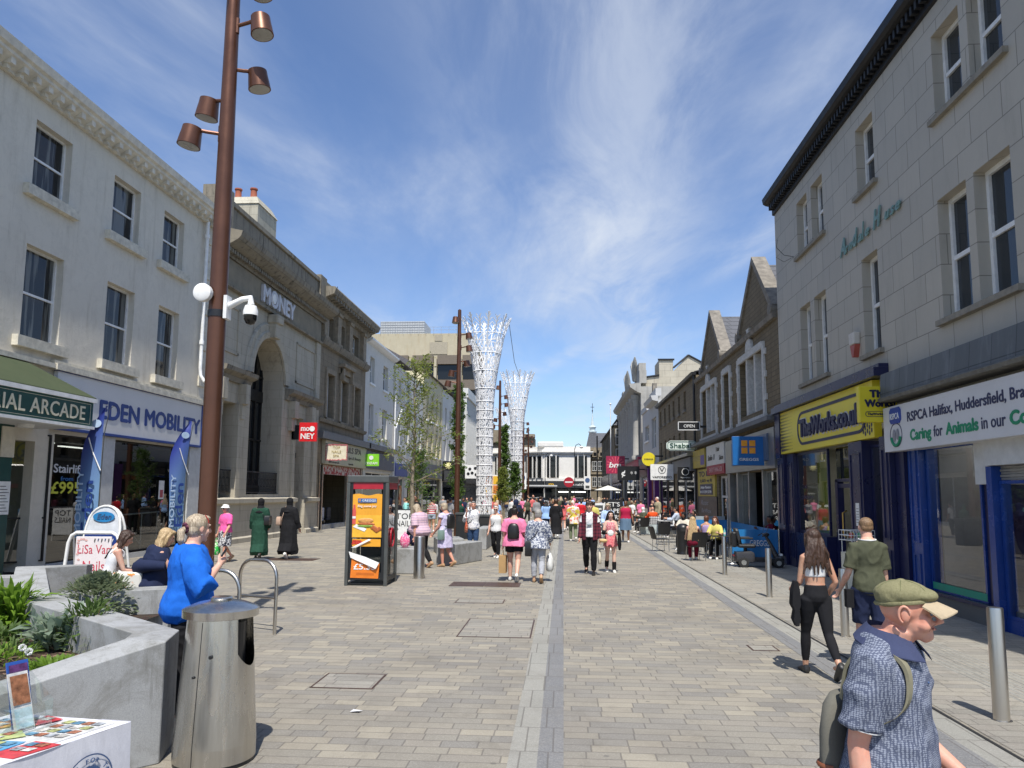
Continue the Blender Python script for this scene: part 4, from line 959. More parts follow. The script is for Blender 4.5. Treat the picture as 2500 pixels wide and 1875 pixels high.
def surround(a,b,c,e,n,pk=0):
    fbx(Q,'window_surround',m_wp,GB,(a-.22,a-.001,c-.2,e+.2,0,.07),(b+.001,b+.22,c-.2,e+.2,0,.07),(a,b,e,e+.24,0,.08),(a-.3,b+.3,c-.32,c-.201,0,.12))
    fbx(Q,'quoin_block',m_wp,GB,*[(s0,s1,c+.25+k*.75,c+.45+k*.75,0,.06) for k in range(3) for s0,s1 in ((a-.36,a-.222),(b+.222,b+.36))])
    if pk:
        q=M();q.prism([(-.42,0),(.42,0),(.34,.3),(.14,.42),(.14,.7),(.24,.78),(-.24,.78),(-.14,.7),(-.14,.42),(-.34,.3)],0,.09,lambda x,y,h:Q.P((a+b)/2+x,e+.241+y,h));q.obj('keystone',m_wp,GB)
    for k in range(n):
        w_=(b-a)/n;x0,x1=a+k*w_,a+(k+1)*w_
        if k:fbx(Q,'mullion',m_wp,GB,(x0-.1,x0+.1,c,e,-.3,.02))
        sash(Q,GB,x0+(.1 if k else 0),x1-(.1 if k<n-1 else 0),c,e,.28,fm=m_wp,gm=g_winp,fw=.07)
surround(*big_[0],4.85,6.85,3,1);surround(*big_[1],4.85,6.85,3,1);surround(*sm,4.85,6.9,1)
BU=thing('shop_unit','silver grey bakery shopfront with open glass bays and bare metal fascia','shopfront')
m_alu=plain('aluminium_fascia',(.30,.30,.29),.35,.6,var=.2,scale=1.5)
fbx(Q,'fascia',m_alu,BU,(23.0,29.85,2.85,4.1,0,.18));fbx(Q,'cornice',m_lead,BU,(22.9,36.9,4.3,4.42,0,.4),(22.9,36.9,4.421,4.5,0,.25))
fbx(Q,'post',m_alu,BU,(23.0,23.25,0,2.84,-.2,.06),(24.9,25.05,0,2.84,-.2,.04),(26.75,26.9,0,2.84,-.2,.04),(28.25,28.5,0,2.84,-.2,.08),(29.5,29.9,0,2.84,-.2,.1))
shopwin(Q,BU,23.25,24.9,.3,2.8,-.1,m_alu,g_clear2,.05);shopwin(Q,BU,26.9,28.25,.3,2.8,-.1,m_alu,g_clear2,.05);shopwin(Q,BU,29.9,32.0,.6,2.8,-.12,m_pil,g_clear2,.09,(31.0,),1.9)
fbx(Q,'stall_riser',m_blackmetal,BU,(26.9,28.25,0,.3,-.2,.0),(23.25,24.9,0,.3,-.2,0),(29.9,32.0,0,.6,-.2,0))
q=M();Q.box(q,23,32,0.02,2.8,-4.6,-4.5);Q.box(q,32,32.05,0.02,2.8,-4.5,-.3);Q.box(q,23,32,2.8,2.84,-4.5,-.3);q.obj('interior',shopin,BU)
fbx(Q,'sign_board',plain('slate_blue',(.09,.13,.20),.4),BU,(23.6,28.55,3.1,3.95,.181,.24))
text('GREGGS',m_white,Q.M(27.5,3.36,.242),3.2,.36,.02,.01,parent=BU)
m_or=plain('sign_orange',(.80,.33,.03),.4);m_gb=plain('sign_bakery_blue',(.01,.12,.36),.4)
for i in range(2):
    for j in range(2):fbx(Q,'logo_square',m_or,BU,(27.75+i*.32,28.0+i*.32,3.28+j*.28,3.5+j*.28,.241,.25))
hs=thing('hanging_sign','blue square projecting sign with four orange squares reading GREGGS','sign')
M().box(5.4,6.38,24.0,24.14,2.95,3.88).obj('panel',m_gb,hs,bevel=.01);M().box(6.38,6.6,24.05,24.1,3.3,3.5).obj('bracket',m_blackmetal,hs)
fs=FF(5.4,23.995)
for i in range(2):
    for j in range(2):q=M();fs.box(q,.27+i*.25,.46+i*.25,3.33+j*.23,3.52+j*.23,0,.01);q.obj('logo_square',m_or,hs,bevel=.003)
text('GREGGS',m_white,fs.M(.5,3.10,.001),.6,.085,.01,.015,align='C',parent=hs)
h2=thing('shop_sign','white hair salon fascia over a red strip, curly lettering','shop sign')
fbx(Q,'panel',plain('salon_white',(.6,.6,.58),.5),h2,(30.0,33.6,3.28,4.15,0,.2));fbx(Q,'strip',plain('salon_red',(.30,.015,.03),.5),h2,(30.0,33.6,2.88,3.278,0,.2))
text('Studio 11',m_black,Q.M(33.3,3.5,.202),1.5,.24,.01,0,.3,parent=h2);text('Hair',m_black,Q.M(31.5,3.82,.202),.7,.2,.01,.0,.2,parent=h2);text('Salon',m_black,Q.M(30.95,3.45,.202),.8,.2,.01,0,.2,parent=h2);text('EVERYTHING £20',plain('pale_pink',(.6,.35,.35),.5),Q.M(33.0,2.98,.202),2.6,.2,.01,.0,parent=h2)
h3=thing('shop_sign','faded yellow fascia with a small purple square left of the hair salon sign','shop sign')
m_fy=plain('faded_yellow',(.46,.36,.07),.6,var=.2,scale=2)
fbx(Q,'panel',m_fy,h3,(34.3,37.7,3.3,4.15,0,.16));fbx(Q,'patch',plain('purple_patch',(.1,.06,.28),.5),h3,(34.4,35.3,3.4,3.85,.161,.165));text('NEW HOUSE',plain('worn_cream',(.55,.45,.2),.6),Q.M(37.3,3.6,.162),1.9,.28,.01,parent=h3)
fbx(Q,'support',m_lead,h3,(33.65,34.25,3.2,4.2,0,.1))
tl=thing('letting_board','yellow board reading TO LET 2,665 sq ft with a navy agent panel','sign')
fbx(Q,'panel',m_fy,tl,(32.5,36.5,1.95,3.2,.0,.08));fbx(Q,'agent_panel',m_ink,tl,(33.0,35.9,2.02,2.5,.081,.10))
text('TO LET',m_ink,Q.M(36.2,2.86,.082),3.4,.24,.01,.03,parent=tl);text('2,665 sq ft',m_ink,Q.M(36.0,2.6,.082),2.9,.14,.01,.015,parent=tl);text('Adair Paxton',m_white,Q.M(35.7,2.3,.101),2.4,.12,.01,.01,parent=tl);text('0113 239 5770',m_white,Q.M(35.8,2.09,.101),2.6,.12,.01,.01,parent=tl)
bd=thing('hoarding','black painted boarding with scrawled white graffiti under the letting board','hoarding')
fbx(Q,'panel',m_black,bd,(32.3,36.7,0,1.94,.0,.06));text('Rozic',plain('graffiti',(.30,.32,.36),.8),Q.M(35.9,1.55,.061),1.8,.22,.004,-.01,.3,parent=bd);text('BeWox',plain('graffiti',(.3,.3,.3)),Q.M(35.8,1.2,.061),2.3,.2,.004,-.01,.2,parent=bd)
pp=thing('downpipe','black rainwater pipe between the gabled building and the plain stone one','drain pipe')
q=M();q.tube([Q.P(37.0,8.0,.1),Q.P(37.0,0,.1)],.06,8);q.obj('pipe',m_black,pp)
m_gri=wallmat('gritstone_pale',(.27,.22,.145),(.23,.185,.12),(.14,.115,.08),.5,.2,.010,stain=.4,staincol=(.06,.05,.04),bump=.45,tint=.2)
PB=thing('stone_building','plain gritstone building with two rows of narrow dark windows beside the gabled one','building')
ws=[40.1,42.1,44.2,46.0,48.0,50.1]
wall(Q,m_gri,PB,36.85,51.6,0,7.95,[(a,a+.72,6.6,7.62) for a in ws]+[(a,a+.72,4.3,5.5) for a in ws],.25,back=9)
for a in ws:
    sash(Q,PB,a,a+.72,6.6,7.62,.25,fm=m_blackmetal,gm=g_dark,sill=m_cope,sillh=.15);sash(Q,PB,a,a+.72,4.3,5.5,.25,fm=m_blackmetal,gm=g_dark,sill=m_cope,sillh=.15)
strip(Q,PB,'gutter',m_black,[(0,7.95),(.2,7.97),(.26,8.1),(0,8.14)],36.85,51.65);strip(Q,PB,'roof',mslt,[(.1,8.14),(-4.5,9.6),(-9,8.14)],36.85,51.6)
fbx(Q,'fascia',m_lead,PB,(37.3,43.5,3.2,3.9,0,.3),(44,51,3.3,3.95,0,.3));fbx(Q,'cornice',m_alu,PB,(37.3,51.4,3.951,4.1,0,.45))
for a,b,f_ in ((37.6,40.3,m_pil),(40.6,43.2,m_blackmetal),(44.6,47.0,m_blackmetal),(47.6,50.8,m_navy)):shopwin(Q,PB,a,b,.2,3.15,.03,f_,g_dark,.1)
sg=thing('hanging_sign','white octagonal projecting sign with green lettering reading Shabab','sign')
q=M();q.prism([(0,.12),(.18,0),(1.3,0),(1.48,.12),(1.48,.38),(1.3,.5),(.18,.5),(0,.38)],0,.12,lambda a,b,h:Vector((5.05+a,36.6+h,4.15+b)));q.obj('panel',plain('sign_pale_green',(.66,.74,.68),.5),sg)
text('Shabab',plain('bottle_green',(.01,.07,.04),.5),FF(5.05,36.59).M(.74,4.29,0),1.15,.24,.01,.01,align='C',parent=sg)
M().box(6.52,6.62,36.64,36.68,4.3,4.5).obj('bracket',m_black,sg);lozenge(FF(5.05,36.59),.05,1.43,4.19,4.61,.14,.02,0,.01,plain('bottle_green',(0,0,0)),sg)
so=thing('hanging_sign','small black projecting sign with a white frame reading OPEN','sign')
M().box(5.3,6.3,34.5,34.6,4.98,5.38).obj('panel',m_black,so);text('OPEN',m_white,FF(5.3,34.49).M(.26,5.11,0),.5,.14,.01,-.01,parent=so);lozenge(FF(5.3,34.49),0,1.0,4.98,5.38,.01,.03,0,.012,m_white,so);M().box(6.3,6.62,34.52,34.58,5.1,5.2).obj('bracket',m_black,so)
for nm,bx,tx in (('white square projecting sign with a ringed V reading VAPORESSO',(5.0,6.3,43.0,2.85,3.75),'V'),('black square projecting sign with a pale half moon emblem',(5.75,6.5,37.8,2.75,3.4),'T'),('yellow round projecting sign with small dark lettering',(5.3,6.0,49.5,3.9,4.8),'Y'),('black projecting sign with a white cent shape',(4.2,5.9,58,3.1,4.2),'C'),('dark pink projecting sign with sun rays reading bm',(3.9,5.6,68,3.9,5.5),'B')):
    t_=thing('hanging_sign',nm,'sign');x0,x1,y,z0,z1=bx;f_=FF(x0,y)
    M().box(x1,6.6,y+.02,y+.06,z1-.3,z1-.2).obj('bracket',m_black,t_)
    if tx=='Y':
        q=M();q.tube([((x0+x1)/2,y,(z0+z1)/2),((x0+x1)/2,y+.1,(z0+z1)/2)],.45,24);q.obj('panel',m_yell,t_);text('CABANA',m_ink,f_.M(.35,4.3,.005),.6,.1,.01,.01,align='C',parent=t_)
        continue
    mt={'V':m_white,'T':m_black,'C':m_black,'B':plain('sign_crimson',(.33,.02,.07),.4)}[tx]
    M().box(x0,x1,y,y+.12,z0,z1).obj('panel',mt,t_)
    if tx=='V':text('VAPORESSO',m_black,f_.M(.65,2.95,.005),1.1,.12,.01,.02,align='C',parent=t_);text('V',m_black,f_.M(.65,3.3,.005),.24,.24,.01,.02,align='C',parent=t_);lozenge(f_,.43,.87,3.2,3.64,.219,.03,0,.01,m_black,t_)
    if tx=='T':lozenge(f_,.2,.56,2.98,3.34,.179,.025,0,.01,m_white,t_);text('TURMERIC',m_white,f_.M(.38,2.84,.005),.5,.06,.01,.005,align='C',parent=t_)
    if tx=='C':text('¢',m_white,f_.M(.3,3.45,.005),.3,.45,.01,.03,parent=t_);text('* *',m_white,f_.M(1.0,3.4,.005),.5,.4,.01,0,parent=t_)
    if tx=='B':
        text('bm',m_white,f_.M(.25,4.45,.03),1.1,.5,.01,.03,.2,parent=t_);q=M()
        for k in range(16):a=2*math.pi*k/16;q.add([f_.P(.85,4.7,.005),f_.P(.85+.8*math.cos(a-.08),4.7+.75*math.sin(a-.08),.005),f_.P(.85+.8*math.cos(a+.08),4.7+.75*math.sin(a+.08),.005)],[(0,1,2)])
        q.obj('rays',plain('ray_red',(.6,.08,.12),.4),t_)
WR=thing('shop_building','tall narrow white painted building with a small pediment past the plain stone one','building')
m_wr=render_wall('white_front',(.55,.55,.54),.25,(.2,.19,.17),.3)
wall(Q,m_wr,WR,51.65,62,0,8.6,[(53,55.6,5.4,7.6),(57.5,60,6.2,7.4)],.25,back=9)
sash(Q,WR,53,55.6,5.4,7.6,.25,gm=g_winp,mull=2);sash(Q,WR,57.5,60,6.2,7.4,.25,gm=g_winp,mull=2,sill=m_white)
strip(Q,WR,'cornice',m_wr,[(0,8.5),(.4,8.6),(.5,8.9),(0,8.95)],51.7,56.5);fbx(Q,'parapet',m_wr,WR,(52.2,56,8.96,9.5,-.3,.1),(58,62,8.6,9.0,-.3,.1));fbx(Q,'finial',m_cope,WR,(53.8,54.3,9.5,10.1,-.2,.1))
m_purp=plain('purple_paint',(.10,.012,.16),.4)
fbx(Q,'pilaster',m_purp,WR,(51.8,52.8,0,4.0,0,.3),(55.6,56.4,0,4.0,0,.3));shopwin(Q,WR,52.9,55.5,.2,3.2,.03,plain('orange_frame',(.35,.10,.02),.5),g_dark,.3);fbx(Q,'fascia',m_black,WR,(52.8,55.6,3.3,4.2,0,.2),(56.6,61.9,3.4,4.4,0,.3));shopwin(Q,WR,57,61.5,.2,3.3,.03,m_royal,g_dark,.15)
CN=thing('colonnade_building','pale stone building with tall fluted columns and winged roof ornaments','building')
m_cn=wallmat('colonnade_stone',(.40,.39,.36),(.37,.36,.33),(.25,.24,.22),1.2,.6,.01,stain=.45,staincol=(.12,.11,.1),bump=.25)
m_cnside=wallmat('pale_blockwork',(.52,.48,.39),(.47,.43,.34),(.33,.3,.24),1.4,.55,.02,stain=.5,staincol=(.18,.15,.12),bump=.3,tint=.2)
wall(Q,m_cn,CN,63,83,0,11.2,[(64.5,82,.2,4.2,.5)],.3,back=7)
strip(Q,CN,'cornice',m_cn,[(0,10.6),(.3,10.7),(.9,11.1),(1.0,11.4),(0,11.5)],62.8,83.4)
fbx(Q,'parapet',m_cn,CN,(63,66,11.5,12.6,-.5,.1),(66.01,80,11.5,12.2,-.5,.1),(80.01,83,11.5,12.6,-.5,.1));fbx(Q,'parapet_block',m_cn,CN,(63.4,65.4,12.61,13.3,-.5,.1),(80.6,82.4,12.61,13.2,-.5,.1))
for k in range(8):
    q=M();c=Q.P(64.4+k*2.45,5.0,.22);q.lathe([(.5,0),(.5,.25),(.38,.4),(.33,5.0),(.5,5.3),(.52,5.6)],tuple(c),14);q.obj('column',m_cn,CN,smooth=50)
for u in (73.5,66.0):
    for s__ in (-1,1):
        q=M();q.tube([Q.P(u,12.2,.1),Q.P(u+s__*.3,13.0,.2),Q.P(u+s__*.9,13.6,.3),Q.P(u+s__*1.2,14.1,.3)],[.35,.3,.22,.05],8);q.obj('winged_ornament',m_cn,CN,smooth=60)
fbx(Q,'fascia',plain('sign_crimson',(.33,.02,.07)),CN,(63.2,76,4.3,5.2,0,.3));fbx(Q,'entablature',m_cn,CN,(63,83,4.3,4.95,0,.25));shopwin(Q,CN,64.5,82,.2,4.2,-.2,m_navy,g_dark,.15,(68,72,76,80))
SW=thing('side_wall','tall pale blockwork side wall with a chimney and dark edged gable above the low roofs','building')
fs=FF(6.75,63.6);q=M()
q.prism([(0,0),(9,0),(9,11.5),(5.6,13.1),(4.0,14.0),(2.7,12.6),(2.7,13.6),(1.5,13.6),(1.5,12.2),(0,12.0)],0,-3,lambda a,b,h:fs.P(a,b,h));q.obj('wall',m_cnside,SW)
q=M()
for a,b in (((5.6,13.1),(4.0,14.0)),((4.0,14.0),(2.7,12.9)),((9,11.5),(5.6,13.1)),((2.8,13.62),(1.4,13.62)),((1.5,12.25),(0,12.05))):q.tube([fs.P(*a,.05),fs.P(*b,.05)],.09,5)
q.obj('coping',m_black,SW)
TR=thing('stone_terrace','long dark stone terrace with bay windows closing the right side of the street','building')
m_drk=wallmat('sooty_stone',(.20,.17,.12),(.16,.135,.095),(.09,.08,.06),.9,.4,.01,stain=.6,staincol=(.035,.03,.026),bump=.4,tint=.25)
fr_=Q
hol=[(u,u+1.6,5.6,7.8) for u in range(86,124,4)]+[(u,u+1.6,8.6,10.2) for u in range(86,124,4)]
wall(Q,m_drk,TR,84,128,0,10.8,hol,.3,back=9)
for u in range(86,124,4):sash(Q,TR,u,u+1.6,5.6,7.8,.3,mull=1);sash(Q,TR,u,u+1.6,8.6,10.2,.3,mull=1)
strip(Q,TR,'roof',mslt,[(.4,10.8),(-4,13.0),(-9,10.8)],84,128);fbx(Q,'fascia',m_navy,TR,(84.5,104,3.4,4.8,0,.3),(105,127,3.4,4.8,0,.3))
fb=FF(5.2,100);
q=M();q.box(5.85,6.6,85,93,4.9,9.9);q.obj('bay',m_drk,TR)
q=M();q.add([(5.7,84.8,9.9),(6.9,84.8,9.9),(6.9,93.2,9.9),(5.7,93.2,9.9),(6.9,85.5,11),(6.9,92.5,11)],[(0,1,4),(0,4,5,3),(2,3,5)]);q.obj('bay_roof',mslt,TR)
fy=FF(5.85,84.97)
for v in (5.3,7.6):sash(fy,TR,.12,.62,v,v+1.9,-.08,mull=0)
for k in range(4):shopwin(Q,TR,85+k*5,89.6+k*5,.2,3.3,.05,m_royal,g_dark,.2)
fl_=thing('flagpole','thin white flagpole rising in front of the far stone terrace','flagpole',(5.35,84,0))
M().cyl(0,0,0,12.2,.09,8,.05).obj('pole',m_white,fl_);M().ell((0,0,12.25),(.14,.14,.12),8,5).obj('finial',m_white,fl_)
# ================================================================= far end
f0=FF(0,131)
m_mc=render_wall('white_faience',(.82,.80,.75),.12,(.35,.3,.2),.15)
MC=thing('faience_building','cream white Art Deco building with tall dark window strips above a restaurant','building')
q=M()
q.prism([(-30,0),(-7.4,0),(-3.3,-0),(4.75,-0),(4.75,-14),(-30,-14)],4.7,9.4,lambda a,b,h:Vector((a,131-b*1.0 if b else 131,h)))
q=M()
poly=[(-26,143),(-7.2,133.4),(-3.3,131),(4.75,131),(4.75,145),(-26,150)]
def pr_(z0,z1,g=0):return [[(x-(g if x<0 else -g),y-g,z) for x,y in poly] for z in (z0,z1)]
q.loft(pr_(0,10.4));q.obj('wall',m_mc,MC)
q=M();q.loft(pr_(9.1,9.35,.35));q.loft(pr_(9.351,9.55,.5));q.obj('cornice',m_mc,MC)
M().box(-4.6,0,130.9,134,10.3,11.25).obj('parapet',m_mc,MC,bevel=.2)
fbx(f0,'plinth_band',m_mc,MC,(-3.3,4.75,4.3,4.75,.0,.3))
def slot(fr,c,n=3,w=.42,g=.16,z0=4.9,z1=8.7,wide=.95):
    xs=[(-wide/2-g-w,-wide/2-g),(-wide/2,wide/2),(wide/2+g,wide/2+g+w)]
    for k,(a,b) in enumerate(xs):
        if n==1 and k != 1:continue
        sash(fr,MC,c+a,c+b,z0,z1,-.08,fm=m_blackmetal,gm=g_dark,rail=.55,fw=.07)
    for a in (-wide/2-g,wide/2):fbx(fr,'fin',m_mc,MC,(c+a,c+a+g,z0-.1,z1+.1,.0,.35))
slot(f0,-1.85);slot(f0,3.1)
fl2=Fr((-7.2,133.4,0),math.atan2(131-133.4,3.9))
slot(fl2,1.6);slot(fl2,3.6,1);fl3=Fr((-26,143,0),math.atan2(133.4-143,18.8))
for c in range(3,20,3):slot(fl3,c+1.2)
m_dgrey=plain('restaurant_grey',(.035,.038,.042),.45)
fbx(f0,'fascia',m_dgrey,MC,(-3.3,4.75,3.1,4.29,.0,.5));fbx(fl2,'fascia',m_dgrey,MC,(0,4.5,3.1,4.29,0,.5));fbx(fl3,'fascia',m_dgrey,MC,(0,21,3.1,4.29,0,.5))
shopwin(f0,MC,-3.2,4.7,.2,3.05,.05,m_blackmetal,g_dark,.12,(-1.4,.2,1.8,3.2));shopwin(fl2,MC,0,4.4,.2,3.05,.05,m_blackmetal,g_dark,.12,(2,));shopwin(fl3,MC,0,21,.2,3.05,.05,m_blackmetal,g_dark,.12,(4,8,12,16))
text('McDonald\'s',m_white,f0.M(.3,3.5,.51),3.4,.4,.03,.02,parent=MC)
text('m',plain('gold_letter',(.75,.45,.02),.4),f0.M(-2.6,3.35,.51),.9,.75,.05,.02,parent=MC)
fbx(f0,'menu_light',emit('menu_light',(1,1,.95),1.3),MC,(-.9,.9,2.3,2.5,.12,.14),(1.4,3.9,2.3,2.5,.12,.14))
TW=thing('clock_tower_building','ornate stone building with a slate spire and pale finial beyond the road','building')
q=M().box(4.9,9.5,134,150,0,10.2);q.obj('wall',m_brn,TW)
ft2=FF(4.9,134)
for v in (3.4,6.2):
    for u in (.25,1.3):sash(ft2,TW,u,u+.8,v,v+1.7,-.06,mull=1)
for v in (2.9,5.6,8.3):fbx(ft2,'string_course',mst,TW,(0,4.6,v,v+.3,.0,.2))
for u in (.4,1.6):
    q=M();q.prism([(u-.1,8.7),(u+.8,8.7),(u+.8,9.6),(u+.35,10.6),(u-.1,9.6)],0,.5,lambda a,b,h:ft2.P(a,b,h));q.obj('dormer',mst,TW);fbx(ft2,'dormer_window',g_dark,TW,(u+.1,u+.6,8.9,9.5,.5,.53))
fbx(ft2,'parapet',m_brn,TW,(-.2,4.8,9.9,10.4,-1,.3))
q=M();q.loft([[(4.3+a,134+b,z) for a,b in ((-g,-g),(2+g,-g),(2+g,2+g),(-g,2+g))] for z,g in ((10.3,.3),(10.8,.1),(13.2,-.4))]);q.obj('spire_base',mslt,TW)
m_zinc=plain('pale_zinc',(.50,.58,.60),.5)
q=M();q.lathe([(.75,0),(.8,.2),(.5,.35),(.55,.8),(.75,1.0),(.35,1.3),(.2,2.2),(.04,3.6)],(5.3,135,13.2),8);q.obj('spire',m_zinc,TW)
q=M();q.tube([(5.3,135,16.7),(5.3,135,18.6)],.05,5);q.tube([(4.95,135,17.9),(5.65,135,17.9)],.05,5);q.ell((5.3,135,17.2),(.14,.14,.14),8,5);q.obj('weather_vane',m_blackmetal,TW)
q=M();q.add([(6.0,134.5,11.8),(11,134.5,11.8),(11,137,13.3),(6,137,13.3),(6,133.8,10.2),(11,133.8,10.2)],[(0,1,2,3),(0,1,5,4)]);q.obj('roof',mslt,TW)
BH=thing('distant_building','brown stone roofline with chimneys behind the white restaurant building','building',(-16,165,0))
q=M().box(-12,9.5,0,8,0,14.6);q.box(-8,2,-1,0,13.4,16.2);q.obj('wall',m_brn,BH)
for x in (-6,-1,5):M().box(x,x+1.2,2,3,14.6,18.0 if x<4 else 16.2).obj('chimney',m_brn,BH)
M().box(2.2,9.6,-1,2,14.6,15.3).obj('parapet',mst,BH)
for nm,x0,x1,z in (('row of stone buildings far behind on the left of the junction',-70,-27,11),('row of stone buildings far behind on the right of the junction',10,60,10)):
    t_=thing('distant_building',nm,'building',(0,140,0));M().box(x0,x1,0,12,0,z).obj('wall',m_drk,t_)
    for k in range(8):M().box(x0+2+k*5,x0+3.6+k*5,-.05,0.02,5,8).obj('window',g_dark,t_)
# ================================================================= street furniture
m_bronze=plain('lamp_bronze',(.135,.060,.036),.36,.55,var=.1,scale=2)
m_lens=plain('lamp_lens',(.35,.35,.33),.3)
def lamp_head(par,pos,out,dz=0):
    """short bucket spotlight hung off the pole by a small arm; out = horizontal direction"""
    o=Vector((out[0],out[1],0));o.normalize();p=Vector(pos)
    ax=(Vector((0,0,-1))+o*.16).normalized()
    m_=M();m_.tube([p-ax*.14,p-ax*.13,p-ax*.04,p+ax*.04,p+ax*.16],[.115,.14,.146,.156,.168],24);h_=m_.obj('lamp_head',m_bronze,par,smooth=40)
    m_=M();m_.tube([p+ax*.161,p+ax*.165],[.15,.15],20);m_.obj('lens',m_lens,h_)
    q=p-o*.42;q=Vector((q.x,q.y,p.z+.06));m_=M();m_.tube([p-ax*.1-o*.1,p-o*.22+Vector((0,0,.08)),q],.028,8);m_.tube([q-Vector((0,0,.12)),q+Vector((0,0,.12))],.035,8);m_.obj('lamp_arm',m_bronze,h_,smooth=40)
def lamp_post(x,y,label):
    t=thing('street_lamp',label,'street lamp',(x,y,0),0,'tall bronze lamp posts down the street')
    m_=M();m_.lathe([(.125,0),(.125,4.6),(.122,6),(.09,10.4),(.085,10.9),(0.02,10.95)],n=24);m_.obj('pole',m_bronze,t,smooth=40)
    for dx_,dy_,z in ((-.12,-.5,10.3),(.48,-.12,9.6),(.50,-.1,8.98),(.36,.2,8.3),(-.36,.10,7.80),(-.50,-.1,7.26)):
        lamp_head(t,(dx_,dy_,z),(dx_,dy_))
    return t
L1=lamp_post(-5.03,10.2,'nearest bronze lamp post, rising out of the frame beside the woman in blue')
proto_lamp=lamp_post(-5.05,35,'bronze lamp post directly behind the woman in the lilac dress')
for x,y,lb in ((-5.0,57.7,'bronze lamp post standing between the first two white towers'),(-4.35,80,'bronze lamp post at the right flank of the second white tower'),(-4.7,99,'farthest bronze lamp post, in front of the cream building')):
    c=copy_tree(proto_lamp);c.location=(x,y,0);c['label']=lb
cc_=thing('security_camera','white dome security camera on a bracket strapped to the nearest lamp post','security camera',(-5.03,10.2,0))
m_=M();m_.cbox((.155,-.02,4.66),(.05,.16,.34));m_.tube([(.17,-.02,4.68),(.38,-.03,4.78),(.50,-.03,4.80),(.51,-.03,4.70)],[.05,.042,.045,.05],10);m_.obj('bracket',m_white,cc_,smooth=50)
m_=M();m_.lathe([(.02,.14),(.08,.12),(.105,.04),(.105,-.02)],(.51,-.03,4.56),20);m_.obj('housing',m_white,cc_,smooth=50)
m_=M();m_.lathe([(.095,.0),(.09,-.06),(.06,-.12),(.01,-.14)],(.51,-.03,4.54),20);m_.obj('dome',plain('dome_black',(.01,.01,.01),.08),cc_,smooth=60)
m_=M();m_.lathe([(.135,0),(.135,.1)],(0,0,4.52),24);m_.obj('strap',m_black,cc_,smooth=40)
dk_=thing('antenna_disc','round white disc antenna fixed to the nearest lamp post beside the camera','antenna',(-5.03,10.2,4.84))
m_=M();m_.tube([(-.13,-.16,-.0),(-.13,-.24,0),(-.13,-.255,0)],[.13,.13,.10],28);m_.obj('disc',m_white,dk_,smooth=40);M().box(-.15,.0,-.16,-.1,-.03,.03).obj('bracket',m_steel,dk_)
def bollard(x,y,r,h,label,grp):
    t=thing('bollard',label,'bollard',(x,y,0),0,grp)
    m_=M();m_.lathe([(r,0),(r,h-.02),(r*.94,h-.004),(r*.3,h)],n=28);m_.obj('post',m_steel,t,smooth=30)
    m_=M();m_.lathe([(r*1.25,.001),(r*1.25,.006),(r*1.02,.008)],n=28);m_.obj('base_plate',m_steel,t,smooth=30);return t
gb='brushed steel bollards along the right walkway'
bollard(3.94,7.2,.068,1.0,'nearest steel bollard with a small chipped white mark, right of the man in the cap',gb)
for x,y,lb in ((4.03,11.16,'steel bollard just left of the legs of the man in the olive shirt'),(4.07,15.23,'steel bollard standing left of the walking woman with long dark hair'),(4.08,19.35,'steel bollard in front of the mobility scooter'),(4.13,23.73,'steel bollard between the black litter bin and the cafe table')):
    bollard(x,y,.058,.96,lb,gb)
bollard(-3.42,17.6,.13,.98,'fat steel bollard beside the telephone kiosk, in front of the seated group',None)
m_=M();m_.cbox((3.935,6.45,.72),(.02,.02,.012))
def hoop(x0,y0,x1,y1,label):
    t=thing('cycle_stand',label,'cycle stand',((x0+x1)/2,(y0+y1)/2,0),math.atan2(y1-y0,x1-x0),'tubular steel cycle stands');L=math.hypot(x1-x0,y1-y0)/2;r=.25;H_=1.02
    pts=[(-L,0,0),(-L,0,H_-r)]+[(-L+r-r*math.cos(a),0,H_-r+r*math.sin(a)) for a in np.linspace(.15,math.pi/2,7)]+[(L-r+r*math.sin(a),0,H_-r+r*math.cos(a)) for a in np.linspace(0,math.pi/2,8)]+[(L,0,0)]
    M().tube(pts,.025,14).obj('hoop',m_steel,t,smooth=60);M().tube([(-L,0,.50),(L,0,.50)],.021,12).obj('crossbar',m_steel,t,smooth=60)
hoop(-4.75,10.75,-4.08,10.45,'steel cycle stand standing clear in the paving beyond the woman in blue')
hoop(-4.7,9.2,-4.02,9.1,'steel cycle stand half hidden behind the woman in blue and the bin')
bn=thing('litter_bin','large conical brushed steel litter bin with an overhanging domed lid and water stains','litter bin',(-2.62,5.62,0),R(-4))
m_stst=None
def _ss():
    t=NT('stained_steel');v=t.obj();st=t.n('ShaderNodeMapping',{0:v,3:(14,14,.8)}).outputs[0];st2=t.n('ShaderNodeMapping',{0:v,3:(7,7,1.6)}).outputs[0]
    z=t.n('ShaderNodeSeparateXYZ',{0:v}).outputs[2]
    n=t.noise(st,3,4,.6);d=t.rng(t.math('ADD',t.noise(st2,1.4,5,.7,.5),t.math('MULTIPLY',z,-.22)),.40,.44,0,1)
    br=t.n('ShaderNodeMapping',{0:v,3:(1,1,120)}).outputs[0]
    t.set(Base_Color=t.mix(t.math('MULTIPLY',d,.22),t.mix(t.rng(n,.3,.7),(.55,.53,.49),(.64,.62,.58)),(.36,.33,.28)),Metallic=1.0,Roughness=t.math('ADD',t.rng(n,.3,.7,.19,.27),t.math('MULTIPLY',d,.1)))
    t.b.inputs['Anisotropic'].default_value=.5
    t.bump(t.noise(br,6,2),.06,.002);return t.m
m_stst=_ss()
def cone(a):return .295-(.295-.235)*max(0,min(1,(a-.15)/.93))
m_=M();n=144;zs_=[0.03,.15,.4,.7,.82,.9,.97,1.06]
